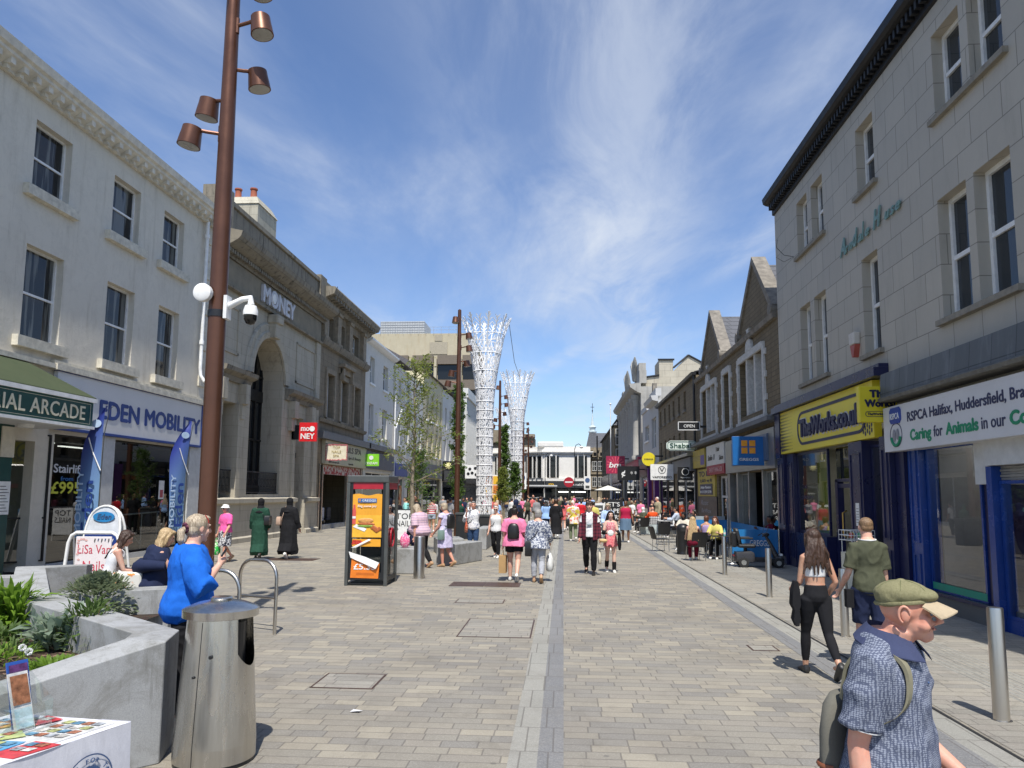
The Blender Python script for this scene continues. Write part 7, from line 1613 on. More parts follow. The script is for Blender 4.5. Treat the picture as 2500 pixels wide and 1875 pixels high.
# ================================================================= people
_ts=bpy.data.scenes.new('tmp')
def fuse(m_,vox,sm=3,inf=0.0):
    """join overlapping closed shells into one continuous surface"""
    me=bpy.data.meshes.new('t');me.from_pydata(m_.v,[],m_.f);me.update()
    o=bpy.data.objects.new('t',me);_ts.collection.objects.link(o)
    r=o.modifiers.new('r','REMESH');r.mode='VOXEL';r.voxel_size=vox;r.use_smooth_shade=True
    if sm:s=o.modifiers.new('s','SMOOTH');s.factor=.5;s.iterations=sm
    _ts.view_layers[0].update()
    with bpy.context.temp_override(scene=_ts,view_layer=_ts.view_layers[0]):dg=bpy.context.evaluated_depsgraph_get()
    out=bpy.data.meshes.new_from_object(o.evaluated_get(dg))
    bpy.data.objects.remove(o);bpy.data.meshes.remove(me)
    return out
def mobj(name,me,mat,parent=None,loc=(0,0,0),rot=0):
    o=bpy.data.objects.new(name,me);me.materials.clear();me.materials.append(mat);COL.objects.link(o)
    o.parent=parent;o.location=loc;o.rotation_euler=(0,0,rot);return o
def skinmat(name,c):
    if name in _mats:return _mats[name]
    t=NT(name);v=t.obj();n=t.noise(v,14,4,.6);n2=t.noise(v,90,3)
    t.set(Base_Color=t.mix(t.rng(n,.35,.7),c,(c[0]*1.02,c[1]*.80,c[2]*.76)),Roughness=.5,Specular_IOR_Level=.4,Subsurface_Weight=.08)
    t.b.inputs['Subsurface Radius'].default_value=(.02,.008,.004)
    t.bump(n2,.12,.003);_mats[name]=t.m;return t.m
SK=dict(fair=skinmat('skin_fair',(.62,.40,.30)),tan=skinmat('skin_tan',(.50,.30,.20)),ruddy=skinmat('skin_ruddy',(.60,.33,.24)),brown=skinmat('skin_brown',(.20,.105,.06)),pale=skinmat('skin_pale',(.70,.50,.40)))
def hairmat(name,c,c2=None):
    if name in _mats:return _mats[name]
    t=NT(name);v=t.obj();c2=c2 or tuple(x*.45 for x in c)
    st=t.n('ShaderNodeMapping',{0:v,3:(1,1,.09)}).outputs[0]
    n=t.noise(st,130,3,.7,.6)
    t.set(Base_Color=t.mix(t.rng(n,.36,.64),c2,c),Roughness=.42,Specular_IOR_Level=.5);t.bump(n,.7,.01)
    _mats[name]=t.m;return t.m
HA=dict(brown=hairmat('hair_brown',(.07,.035,.02)),dark=hairmat('hair_dark',(.022,.015,.012)),blonde=hairmat('hair_blonde',(.62,.46,.25),(.30,.19,.09)),grey=hairmat('hair_grey',(.42,.40,.37),(.16,.15,.14)),white=hairmat('hair_white',(.75,.73,.70),(.5,.48,.45)),ash=hairmat('hair_ash_blonde',(.60,.50,.36),(.22,.16,.10)),ginger=hairmat('hair_auburn',(.16,.06,.03)),lbrown=hairmat('hair_light_brown',(.28,.17,.09)))
m_eye=plain('eye_dark',(.02,.015,.012),.2);m_lip=plain('lips',(.42,.19,.15),.5);m_shoew=plain('shoe_white',(.68,.67,.64),.5);m_shoeb=plain('shoe_black',(.02,.02,.02),.45);m_shoet=plain('sandal_tan',(.42,.26,.14),.6)
X_,Y_,Z_=Vector((1,0,0)),Vector((0,1,0)),Vector((0,0,1))
TOR=[(.468,.060,.055,0),(.485,.090,.072,-.004),(.52,.098,.076,-.008),(.56,.090,.068,-.004),(.61,.078,.060,0),(.66,.083,.063,.002),(.71,.094,.069,.002),(.755,.098,.069,0),(.785,.094,.062,-.004),(.81,.078,.052,-.008),(.832,.052,.043,-.010),(.848,.036,.036,-.010)]
def interp(tab,z):
    for i in range(len(tab)-1):
        if tab[i][0]<=z <=tab[i+1][0]:
            k=(z-tab[i][0])/(tab[i+1][0]-tab[i][0]);return [tab[i][j]+(tab[i+1][j]-tab[i][j])*k for j in range(1,4)]
    return list(tab[0][1:] if z<tab[0][0] else tab[-1][1:])
def hand(m_,w,d,t,h,curl=.5,seg=5):
    """palm, four fingers of unequal length and a thumb leaving the side of the palm; w wrist, d along, t towards the thumb"""
    d=d.normalized();t=(t-d*t.dot(d)).normalized();n=d.cross(t)
    s=h/1.7;P=lambda a,b,c:w+d*(a*s)+t*(b*s)+n*(c*s)
    m_.tube([P(-.01,0,0),P(.03,.002,0),P(.07,.002,0),P(.092,0,0)],[(.024*s,.017*s),(.034*s,.017*s),(.040*s,.015*s),(.036*s,.012*s)] if False else [.022*s,.025*s,.026*s,.020*s],8)
    m_.tube([P(.03,.016,0),P(.088,.030,0)],[.016*s,.012*s],6);m_.tube([P(.03,-.016,0),P(.085,-.030,0)],[.016*s,.012*s],6)
    for k,(b,L) in enumerate(((.030,.070),(.010,.078),(-.010,.073),(-.029,.058))):
        a=curl*(1+.12*k);p=P(.082,b,0);pts=[p];ang=a*.35
        for j,f in enumerate((.45,.32,.23)):
            ang +=a*(.55 if j else .25)*1.2
            p=p+(d*math.cos(ang)+n*math.sin(ang)*hand.sgn)*(L*f*s*1.05);pts.append(p)
        m_.tube(pts,[.0095*s,.0088*s,.008*s,.0065*s],6)
    m_.tube([P(.012,.022,.004*hand.sgn),P(.040,.046,.012*hand.sgn),P(.066,.054,.020*hand.sgn),P(.090,.052,.028*hand.sgn)],[.014*s,.0115*s,.010*s,.007*s],6)
hand.sgn=1
def limb_ik(a,tgt,l1,l2,pole):
    v=tgt-a;L=min(v.length,(l1+l2)*.995);v=v.normalized();x=(l1*l1-l2*l2+L*L)/(2*L);hgt=math.sqrt(max(l1*l1-x*x,0))
    p=(pole-v*pole.dot(v)).normalized();return a+v*x+p*hgt,a+v*L
def person(label,x,y,f,h=1.68,b=1.0,skin='fair',hair=('short','brown'),top=None,bot=None,shoe=None,walk=0,seat=None,armR=None,armL=None,head=(0,0),lean=0,vox=.014,group=None,belly=0,extra=None,face=True,legw=1.0,neckz=0,z0=0,hs=1.0):
    sk=SK[skin];J={}
    body=M()
    Rm=Matrix.Rotation(-R(lean),3,'X')
    ul,ll=.245*h,.243*h
    if seat is not None:fl=[(80,84),(83,78)]
    elif walk:fl=[(walk,8 if walk>0 else 30),(-walk,8 if walk<0 else 30)]
    else:fl=[(3,3),(-2,4)]
    legs=[]
    for s_,(a,kb) in zip((-1,1),fl):
        hp=Vector((s_*.050*h*max(1,b*.9),0,0));d1=Vector((s_*.02,math.sin(R(a)),-math.cos(R(a)))).normalized()
        kn=hp+d1*ul;a2=R(a-kb);d2=Vector((0,math.sin(a2),-math.cos(a2)));an=kn+d2*ll;legs.append((hp,kn,an,a2))
    zmin=min(l[2].z for l in legs)
    pz=(-zmin+.045*h) if seat is None else seat+.05*h*b
    pel=Vector((0,0,pz));off=pz-.50*h
    def T(v):return pel+Rm @ (Vector(v)-Vector((0,0,.50*h)))
    skirt.legs=[(l[0]+pel,l[1]+pel,l[2]+pel) for l in legs]
    J['T']=T;J['legs']=[tuple(p+pel if i<3 else p for i,p in enumerate(l)) for l in legs]
    LR=[.060,.054,.042,.031,.033,.033,.026,.019]
    def legpts(l,upto=1.0,inf=0.0,scale=1.0,flare=0):
        hp,kn,an,_=l;pts=[];rs=[]
        fr_=[0,.14,.34,.5,.6,.68,.84,1.0]
        for q_,r_ in zip(fr_,LR):
            p=hp+(kn-hp)*(q_/.5) if q_ <=.5 else kn+(an-kn)*((q_-.5)/.5)
            if q_>upto:
                k=upto;p=hp+(kn-hp)*(k/.5) if k <=.5 else kn+(an-kn)*((k-.5)/.5);pts.append(p);rs.append(max(r_*h*legw*scale,LR[-1]*h)+inf+flare);break
            pts.append(p);rs.append(r_*h*legw*scale+inf+flare*q_)
        return [pts[0]+Vector((-.012*h*(1 if pts[0].x>0 else -1),0,.035*h))]+pts,[rs[0]*.55]+rs
    for l in J['legs']:
        p,r_=legpts(l);body.tube(p,r_,10)
        an=l[2];body.tube([an,an+Vector((0,.03*h,-.02*h)),an+Vector((0,.09*h,-.032*h))],[.020*h,.019*h,.014*h],8)
    bf=b;
    def tring(z,inf=0,sx=1,sy=1,n=(36 if vox<.0105 else 18),bell=True):
        rx,ry,yo=interp(TOR,z);bb=belly*math.exp(-((z-.60)/.07)**2)
        rx=rx*bf*sx*h+inf+bb*.4*h;ry=ry*(bf*.85+.15)*sy*h+inf+bb*.5*h;yo=yo*h+bb*.5*h
        return [T((rx*math.cos(2*math.pi*j/n),yo+ry*math.sin(2*math.pi*j/n),z*h)) for j in range(n)]
    body.loft([tring(t_[0]) for t_ in TOR])
    nb=T((0,-.006*h,.815*h));hy,hp_=head
    Hm=Matrix.Rotation(R(hy),3,'Z') @ Matrix.Rotation(-R(hp_),3,'X')
    nt_=T((0,(.008+neckz*.6)*h,(.866-neckz)*h));hc=nt_+Hm @ Vector((0,.012*h,.048*h))
    s=.130*h/.228*1.04*hs
    HP=lambda a,b_,c:hc+Hm @ Vector((a*s,b_*s,c*s))
    body.tube([nb,(nb+nt_)/2,nt_+Vector((0,0,.02*h))],[.043*h*(.8+.2*b),.037*h*(.8+.2*b),.035*h],12)
    body.ell(HP(0,-.008,.032),(.074*s,.093*s,.086*s),18,12,Hm)
    body.ell(HP(0,.028,-.035),(.056*s,.062*s,.066*s),14,9,Hm)
    body.ell(HP(0,.060,-.088),(.026*s,.024*s,.022*s),10,7,Hm)
    nk=.009 if vox<.006 else 0
    body.tube([HP(0,.080,.030),HP(0,.096+nk*.6,.006),HP(0,.110+nk,-.020-nk*.4),HP(0,.094,-.032)],[.010*s,.011*s,.0145*s,.010*s],8)
    if nk:body.ell(HP(0,.074,-.080),(.028*s,.018*s,.022*s),10,7,Hm);body.ell(HP(.045,.060,-.040),(.018*s,.026*s,.022*s),8,6,Hm);body.ell(HP(-.045,.060,-.040),(.018*s,.026*s,.022*s),8,6,Hm)
    for q_ in (-1,1):
        body.ell(HP(q_*.034,.062,-.018),(.026*s,.024*s,.024*s),8,6,Hm);body.ell(HP(q_*.076,-.004,.002),(.010*s,.021*s,.033*s),8,7,Hm)
        body.ell(HP(q_*.030,.076,.036),(.026*s,.014*s,.010*s),8,5,Hm)
    body.ell(HP(0,.078,-.052),(.026*s,.014*s,.013*s),8,5,Hm)
    J['HP']=HP;J['Hm']=Hm;J['s']=s;J['hc']=hc
    ua,fa=.172*h,.148*h;arms=[]
    for s_,sp in ((1,armR),(-1,armL)):
        sh=T((s_*.088*h*bf,-.006*h,.782*h))
        if sp is None:sp=('a',4,9,12,0)
        if sp[0]=='a':
            _,fx,ab,el,inw=sp
            d1=Rm @ Vector((s_*math.sin(R(ab)),math.sin(R(fx))*math.cos(R(ab)),-math.cos(R(fx))*math.cos(R(ab))))
            d2=Rm @ Vector((s_*math.sin(R(ab*.5-inw)),math.sin(R(fx+el)),-math.cos(R(fx+el)))).normalized()
            e_=sh+d1*ua;w_=e_+d2*fa
        else:
            pole=Vector(sp[2]) if len(sp)>2 else Vector((s_*.5,-.6,-.6))
            e_,w_=limb_ik(sh,Vector(sp[1]),ua,fa,pole)
        d=(w_-e_).normalized();arms.append((sh,e_,w_))
        body.tube([T((s_*.04*h*bf,-.004*h,.800*h)),sh,sh+(e_-sh)*.3,sh+(e_-sh)*.7,e_,e_+(w_-e_)*.3,e_+(w_-e_)*.75,w_,w_+d*.01*h],[k*h*(.55+.45*b) for k in (.036,.036,.030,.026,.0225,.0245,.018,.0150,.0155)],10)
        th=Y_ if abs(d.z)>.75 else Z_
        hand.sgn=(s_ if abs(d.z)>.75 else -s_)*(1 if d.z<.75 else -1)
        hand(body,w_+d*.008*h,d,Vector(th),h,.55)
    J['arms']=arms
    me=fuse(body,vox,5 if vox<.0105 else 2)
    P0=mobj('person',me,sk,None,(x,y,z0),R(f));tag(P0,label,'person',group)
    def child(name,m_,mat,vx=vox,sm=3,raw=False):
        if vox<.0105 and sm==3:sm=12
        if raw:o=m_.obj(name,mat,P0,smooth=60);return o
        me_=fuse(m_,vx,sm);n_=len(me_.vertices)
        am=.0 if name in ('hair','headscarf') and vox>.016 else (.010 if vox<.0105 else .006)
        if bot and name=='trousers' and bot[0]=='leggings' or name=='shirt' and top[0]=='tank':am=.0015
        if name in ('cap_crown','open_shirt'):am=.002
        if am and n_ and vox<.016:
            co=np.zeros(n_*3);me_.vertices.foreach_get('co',co);no=np.zeros(n_*3);me_.vertices.foreach_get('normal',no);co=co.reshape(-1,3);no=no.reshape(-1,3)
            hr=name=='hair';sd=x*3.1;N_=noise.noise
            if hr:dv_=[.0035*N_((p[0]*95+sd,p[1]*95,p[2]*7)) for p in co]
            else:dv_=[max(-.0005,am*(.9-2.6*abs(N_((p[0]*8+sd+p[2]*3,p[1]*8,p[2]*(5 if name != 'trousers' else 10)-p[0]*5)))+.4*N_((p[0]*22+sd,p[1]*22,p[2]*15)))) for p in co]
            co +=no*np.array(dv_)[:,None];me_.vertices.foreach_set('co',co.ravel());me_.update()
        return mobj(name,me_,mat,P0)
    if face:
        for q_ in (-1,1):
            child('eye',M().ell(HP(q_*.031,.0835,.014),(.0125*s,.006*s,.0052*s),8,5,Hm),m_eye,raw=True)
            child('eyebrow',M().tube([HP(q_*.014,.089,.036),HP(q_*.032,.089,.041),HP(q_*.05,.078,.035)],[.003*s,.004*s,.002*s],5),HA[hair[1]] if hair[1] in HA and hair[1] not in ('white',) else HA['grey'],raw=True)
        child('lips',M().ell(HP(0,.0905,-.052),(.022*s,.006*s,.0065*s),8,5,Hm),m_lip,raw=True)
    for l in J['legs']:
        an,a2=l[2],l[3];z_=an.z;q=M()
        zb=an.z-.045*h
        tilt=min(0,a2)*1.0 if seat is None and walk else 0
        Rt_=Matrix.Rotation(tilt,3,'X')
        def sp_(yy,zz):return an+Rt_ @ Vector((0,yy*h,zz*h))
        q.loft([[sp_(yy,-.045+zz0)+Vector((rx*h*math.cos(2*math.pi*j/12),0,0))+Rt_ @ Vector((0,0,(zt/2+zt/2*math.sin(2*math.pi*j/12))*h)) for j in range(12)] for yy,rx,zt,zz0 in ((-.040,.012,.03,.004),(-.034,.021,.056,0),(-.005,.023,.062,0),(.035,.025,.048,0),(.075,.028,.032,0),(.105,.024,.026,0),(.120,.010,.016,.004))])
        child('shoe',q,shoe or m_shoew,raw=True)
    if bot:
        kind,mt,fr_=bot[0],bot[1],bot[2];q=M()
        if kind in ('trousers','shorts','leggings'):
            inf={'trousers':.011,'shorts':.016,'leggings':.004}[kind]*h/1.7
            fl_={'trousers':.012,'shorts':.02,'leggings':0}[kind]
            q.loft([tring(z,inf+.004) for z in (.469,.485,.52,.56,.60)]);q.ell(T((0,-.004*h,.478*h)),(.055*h,.062*h*b,.035*h))
            for l in J['legs']:
                p,r_=legpts(l,fr_,inf,1.0,fl_);q.tube(p,r_,12)
            child('trousers' if kind != 'shorts' else 'shorts',q,mt,max(vox*.9,.008))
        if kind=='skirt':
            q.loft(skirt(T,tring,h,fr_,b,walk,bot[3] if len(bot)>3 else 1.25));child('skirt',q,mt,raw=True)
    if top:
        kind,mt,slv,hem=top[:4];ease=top[4] if len(top)>4 else .012
        q=M();zs=[z for z in (hem,.50,.54,.58,.62,.66,.70,.74,.775,.80,.818,.834) if z >=hem]+([.838] if vox<.008 else [])
        e_=ease*h/1.7
        rings=[tring(z,e_*(1.15 if z<.75 else .9)+(.014*h/1.7 if z<.59 else .006 if z<.65 else 0)) for z in zs]
        if kind=='tank':rings=[tring(z,e_,1 if z<.77 else .82) for z in zs[:-2]]
        if hem<.455 or kind in ('dress','robe'):rings=skirt(T,tring,h,hem,b,walk,top[5] if len(top)>5 else 1.3,e_)[:-1]+[tring(z,e_*(1.5 if z<.62 else 1.1)) for z in (.62,.66,.70,.74,.775,.80,.818)]
        q.loft(rings)
        if slv>0:
            for sh,el,wr in arms:
                tot=[T((0,-.004*h,.80*h))*.5+sh*.5,sh,sh+(el-sh)*.35,sh+(el-sh)*.7,el,el+(wr-el)*.5,wr];fs_=[-.3,0,.18,.36,.52,.76,1.0]
                rr=[.034,.037,.035,.032,.029,.026,.022];pts,rs=[],[]
                for p,f_,r_ in zip(tot,fs_,rr):
                    if f_>slv:
                        pf=fs_[len(pts)-1];k=(slv-pf)/(f_-pf);pts.append(pts[-1]+(p-pts[-1])*k);rs.append(rs[-1]+.003*h);break
                    pts.append(p);rs.append(r_*h*(.6+.4*b)+e_*(.8 if f_<.1 else 1.4 if slv<.9 else 1.0))
                q.tube(pts,rs,18 if vox<.0105 else 10)
        if kind=='hoodie':q.ell(T((0,-.05*h,.80*h)),(.075*h,.045*h,.05*h))
        nm={'dress':'dress','robe':'robe','jacket':'jacket','hoodie':'hoodie'}.get(kind,'shirt')
        o=child(nm,q,mt,max(vox*.9,.008),3)
        if kind in ('tank','dress') and slv==0 or kind=='tank':
            for q_ in (-1,1):
                st=M();st.tube([T((q_*.052*h,.066*h*b,.755*h)),T((q_*.055*h,.050*h,.795*h)),T((q_*.057*h,.01*h,.815*h)),T((q_*.057*h,-.03*h,.812*h)),T((q_*.052*h,-.066*h*b,.76*h))],.0065*h,6);child('shoulder_strap',st,mt,raw=True)
    hk=hair[0];hm=HA.get(hair[1]) or hair[2];q=M()
    def cap(k=1.0,low=-.02):
        q.ell(HP(0,-.020,.045),(.080*s*k,.090*s*k,.082*s*k),16,10,Hm);q.ell(HP(0,-.045,.0),(.074*s*k,.062*s*k,.070*s*k),14,8,Hm)
    if hk=='short':cap(1.0);q.ell(HP(0,.045,.098),(.058*s,.045*s,.024*s),12,7,Hm)
    if hk=='crop':q.ell(HP(0,-.020,.048),(.0775*s,.088*s,.078*s),16,10,Hm);q.ell(HP(0,-.055,.01),(.070*s,.048*s,.055*s),14,8,Hm)
    if hk=='mop':
        cap(1.1);rr_=random.Random(int(abs(x*y)*100))
        for k in range(14):a=rr_.uniform(0,6.28);q.ell(HP(.055*math.cos(a),-.01+.06*math.sin(a),rr_.uniform(.06,.11)),(.03*s,.03*s,.024*s),8,5,Hm)
        q.tube([HP(-.05,.085,.075),HP(0,.10,.07),HP(.05,.085,.065)],[.02*s,.02*s,.018*s],6)
    if hk in ('bob','curly'):
        k=1.12 if hk=='bob' else 1.25;cap(k);q.ell(HP(0,-.03,-.03),(.092*s*k/1.1,.075*s,.075*s),14,8,Hm);q.ell(HP(0,.045,.10),(.062*s,.05*s,.028*s),12,7,Hm)
    if hk in ('long','pony','halfup'):
        cap(1.08);q.ell(HP(0,.05,.095),(.060*s,.045*s,.026*s),12,7,Hm)
        if hk != 'pony':
            L=hair[3] if len(hair)>3 else .30
            for q_ in (-1,1):q.tube([HP(q_*.070,.020,.07),HP(q_*.083,.0,.0),HP(q_*.080,.0,-.08),HP(q_*.075,-.02,-.15)],[.022*s,.022*s,.020*s,.012*s],7)
            base=HP(0,-.07,.03)
            NS=15 if vox<.0105 else 7
            for j in range(NS):
                a=(j-NS//2)/(NS//2);p0=HP(a*.062,-.075+.03*abs(a),.04);
                Lj=L*(1 if NS==7 else (.78+.22*math.sin(j*2.7+1)))
                pts=[p0+Vector((a*.012*k*h+(.007*math.sin(k*2.2+j*1.9) if NS>7 and k else 0),-.022*k*h+(.0024*k*k*h)+(.004*math.cos(k*1.7+j) if NS>7 else 0),-k*Lj*h/4.4)) for k in range(6)]
                q.tube(pts,[max(.009,(.034 if NS==7 else .025)-.0026*k-(.006 if k==5 else 0))*s*1.1 for k in range(6)],7)
        else:
            p0=HP(0,-.112,.01)
            for j in range(5):a=(j-2)*.014*s;q.tube([p0+Vector((a*.3,0,0)),p0+Vector((a,-.035*s,-.03*s)),p0+Vector((a*1.6,-.035*s,-.10*s)),p0+Vector((a*1.2,-.02*s,-.16*s-.01*s*(j % 2)))],[.020*s,.031*s,.030*s,.010*s],7)
    if hk=='bun':cap(1.06);q.ell(HP(0,-.05,.135),(.052*s,.052*s,.045*s),12,8,Hm);q.ell(HP(.02,-.03,.15),(.035*s,.04*s,.035*s),10,6,Hm)
    if hk=='hijab':
        q.ell(HP(0,-.018,.03),(.093*s,.108*s,.104*s),18,12,Hm);q.tube([HP(0,-.03,-.02),HP(0,-.02,-.08)+Vector((0,0,-.01)),T((0,-.01*h,.79*h)),T((0,-.012*h,.745*h))],[.088*s,.080*s,.075*h,.098*h],16)
        child('headscarf',q,hair[2],max(vox*.9,.008));q=M()
    if hk=='bald':q.ell(HP(0,-.055,-.012),(.0715*s,.045*s,.03*s),14,6,Hm)
    if q.v:child('hair',q,hm,max(vox*.8,.006),1)
    J['obj']=P0;J['child']=child;J['h']=h;J['xf']=(x,y,z0,f)
    return J
def skirt(T,tring,h,hemz,b,walk,fl,e_=.012,n=26):
    """rings from a full hem up to the waist, with soft folds"""
    out=[];LG=skirt.legs
    zt=.60
    zs=[hemz+(zt-hemz)*k/9 for k in range(10)]
    c0=T((0,0,.5*h));
    for z in zs:
        k=(zt-z)/max(.001,zt-hemz)
        rx0,ry0,yo=interp(TOR,max(z,.50));
        gx=.098*h*b*(1+(fl-1)*k)+e_ if z<.52 else rx0*h*b*(1+.25*k)+e_*1.3
        gy=.080*h*(b*.85+.15)*(1+(fl-1)*k*1.1)+e_ if z<.52 else ry0*h*(b*.85+.15)*(1+.3*k)+e_*1.3
        zw=T((0,0,.5*h)).z-.5*h+z*h
        for hp_,kn_,an_ in LG:
            for A_,B_ in ((hp_,kn_),(kn_,an_)):
                if min(A_.z,B_.z)<=zw <=max(A_.z,B_.z):yy=A_.y+(B_.y-A_.y)*(zw-A_.z)/(B_.z-A_.z+1e-6);gy=max(gy,abs(yy)+.052*h+e_)
        ring=[]
        for j in range(n):
            a=2*math.pi*j/n;w_=1+.045*k*math.sin(5*a+1)+.035*k*math.sin(9*a+2.3)
            sw=.012*h*k*k*(1 if walk else 0)
            zz=z*h+.006*h*k*math.sin(3*a)
            p=Vector((gx*w_*math.cos(a),(gy*w_)*math.sin(a)+sw*math.sin(2*a),zz))
            pt=T((p.x,p.y,zz)) if z>.5 else Vector((p.x,p.y+(T((0,0,.5*h)).y),zz+(T((0,0,.5*h)).z-.5*h)))
            ring.append(pt)
        out.append(ring)
    m_=len(tring(.6));res=[]
    for r_ in out:res.append([r_[int(j*n/m_) % n] for j in range(m_)])
    return res if n != m_ else out
def worn(J,name,label,cat,build,group=None):
    """a bag or hat worn or held: a thing of its own, placed with the person"""
    x,y,z,f=J['xf'];t=thing(name,label,cat,(x,y,z),R(f),group)
    for part,m_,mt in build:m_.obj(part,mt,t,smooth=60)
    return t
def shoulder_bag(J,side,label,mat,size=(.30,.12,.24),drop=.46,cross=True,strapm=None,yo=0,nm='shoulder_bag'):
    h=J['h'];T=J['T'];s_=side;hip=T((s_*.135*h,-.03*h+yo,drop*h));sz=size
    m1=M();m1.loft([[hip+Vector((sz[1]/2*kx*q_,sz[0]/2*ky*q_,z)) for kx,ky in ((-1,-1),(1,-1),(1,1),(-1,1))] for z,q_ in ((-sz[2]/2,.86),(-sz[2]/2+.03,1),(sz[2]/2-.05,.95),(sz[2]/2,.8))])
    o=-s_ if cross else s_
    m2=M();rt=.10*h if cross else .085*h
    m2.tube([hip+Vector((0,-sz[0]*.35,sz[2]/2)),T((s_*.04*h*(1 if cross else 2.2),-.092*h,.62*h)),T((o*.05*h,-.075*h,.78*h)),T((o*.062*h,-.005,.842*h)),T((o*.05*h,.062*h,.78*h)),T((s_*.04*h*(1 if cross else 2.2),.092*h,.62*h)),hip+Vector((0,sz[0]*.35,sz[2]/2))],.009 if strapm is None else .011,6)
    return worn(J,nm,label,'bag',[('body',m1,mat),('strap',m2,strapm or mat)])
def backpack(J,label,mat,w=.28,hh=.38,d=.14,z=.70,strapm=None):
    h=J['h'];T=J['T'];c=T((0,-.075*h-d/2,z*h))
    m1=M();m1.loft([[c+Vector((w/2*q_*math.cos(a)*(1 if abs(math.cos(a))>.3 else 1),d/2*q2*math.sin(a),zz)) for a in np.linspace(0,2*math.pi,17)[:-1]] for zz,q_,q2 in ((-hh/2,.8,.7),(-hh/2+.03,1.05,1),(0,1.05,1),(hh/2-.08,.95,.9),(hh/2-.02,.7,.6),(hh/2,.4,.3))])
    out=[('body',m1,mat)]
    for s_ in (-1,1):
        m2=M();m2.tube([T((s_*.045*h,-.085*h,(z+.08)*h)),T((s_*.062*h,-.05*h,.815*h)),T((s_*.066*h,.01*h,.835*h)),T((s_*.070*h,.070*h,.78*h)),T((s_*.085*h,.072*h,.70*h)),T((s_*.105*h,.0,.63*h)),T((s_*.06*h,-.085*h,.62*h))],.014,6);out.append(('strap',m2,strapm or mat))
    return worn(J,'backpack',label,'backpack',out)
def carried(J,side,label,mat,w=.30,hh=.36,d=.12,nm='carrier_bag',cat='carrier bag',soft=True):
    wr=J['arms'][0 if side>0 else 1][2];h=J['h'];p=wr+Vector((0,.01,-.075*h));m1=M();m2=M()
    rr_=random.Random(5);n=16
    prof=((0,.35),(-.05,.6),(-.12,.95),(-hh*.6,1.1),(-hh*.92,1.02),(-hh,.7)) if soft else ((0,1),(-.01,1),(-hh*.5,1),(-hh+.01,1),(-hh,1))
    k0=-.12
    m1.loft([[p+Vector((d/2*q_*math.cos(a)*(1+(.12*math.sin(5*a+zz*20) if soft else 0)),w/2*q_*math.sin(a),zz+k0)) for a in np.linspace(0,2*math.pi,n+1)[:-1]] for zz,q_ in prof] if soft else [[p+Vector((d/2*kx,w/2*ky,zz+k0)) for kx,ky in ((-1,-1),(1,-1),(1,1),(-1,1))] for zz,q_ in prof])
    for a in (-1,1):m2.tube([p+Vector((0,a*w*.25,k0)),p+Vector((0,a*w*.1,-.02)),p+Vector((0,0,.005)),p+Vector((.0,-a*.02,-.03))],.006,5)
    return worn(J,nm,label,cat,[('body',m1,mat),('handle',m2,mat)])
# ================================================================= the people
def K(n,c,**k):return cloth('cloth_'+n,c,**k)
c_blk=K('black',(.014,.014,.016));c_navy=K('navy',(.018,.025,.06));c_wht=K('white',(.70,.70,.70));c_jean=K('denim',(.035,.07,.15));c_ljean=K('pale_denim',(.35,.40,.47));c_gry=K('grey',(.28,.28,.29));c_khk=K('khaki',(.20,.18,.10));c_olv=K('olive',(.075,.08,.05))
c_pnk=K('pink',(.80,.22,.38));c_hpk=K('hot_pink',(.85,.13,.38));c_grn=K('green',(.02,.065,.042));c_red=K('raspberry',(.45,.02,.07));c_org=K('orange',(.75,.09,.02));c_lbl=K('light_blue',(.30,.47,.78));c_cor=K('coral',(.62,.14,.14));c_yel=K('yellow',(.62,.55,.16));c_tur=K('turquoise',(.30,.68,.65));c_mar=K('maroon',(.14,.008,.025));c_roy=K('royal',(.012,.12,.52),fold=.35)
p_lil=patt('print_lilac',(.50,.44,.68),(.68,.64,.80),55,.5);p_flo=patt('print_white_floral',(.72,.72,.72),(.14,.16,.26),26,.60);p_gry=patt('print_grey_leaf',(.55,.57,.60),(.10,.12,.19),26,.49);p_bw=patt('print_black_white',(.70,.70,.70),(.03,.03,.05),24,.50)
p_str=patt('stripe_pink',(.66,.46,.52),(.50,.36,.46),95,.5,'stripe');p_rs=patt('stripe_red',(.70,.68,.66),(.50,.02,.05),70,.5,'stripe');p_pld=patt('plaid_maroon',(.14,.025,.04),(.03,.01,.02),75,.3,'plaid');p_plw=patt('plaid_bw',(.60,.60,.60),(.05,.05,.06),70,.0,'plaid');p_ros=patt('print_roses',(.72,.68,.62),(.60,.16,.12),10,.56,c3=(.65,.5,.08))
def pp(sx,y,off=0):return (sx-1377)/1800*y+off
V=.013
J=person('woman with long dark hair in a white crop top and black leggings walking away',2.85,8.75,2,1.61,.84,'tan',('long','brown',None,.24),('tank',c_wht,0,.655,.008),('leggings',c_blk,.93),m_shoeb,15,None,('a',-6,20,38,26),('a',6,10,62,4),vox=.009)
m_=M();m_.loft([[J['T']((-.135*1.61+a,.03+b,z*1.61)) for a,b in ((-.015-q/40,-.05),(.02+q/50,-.045),(.03,.045),(-.01-q/30,.05))] for q,z in ((0,.62),(1,.56),(1.4,.46),(.4,.42),(1,.36),(0,.31))]);worn(J,'folded_jacket','black jacket hanging over the left arm of the woman in leggings','jacket',[('jacket',m_,c_blk)])
J=person('young man with cropped hair in an olive T-shirt and navy shorts',3.58,9.1,-4,1.72,.98,'fair',('crop','lbrown'),('shirt',c_olv,.44,.47),('shorts',c_navy,.46),m_shoeb,8,None,('a',2,6,14,0),('a',-2,16,34,-6),vox=.009)
m_=M();J['child']('lanyard',M().tube([J['T'](( .055*1.72*math.cos(a),-.004+.06*1.72*math.sin(a),(.838+.004*math.sin(a))*1.72)) for a in np.linspace(0,6.28,18)],.008,6),m_white,raw=True)
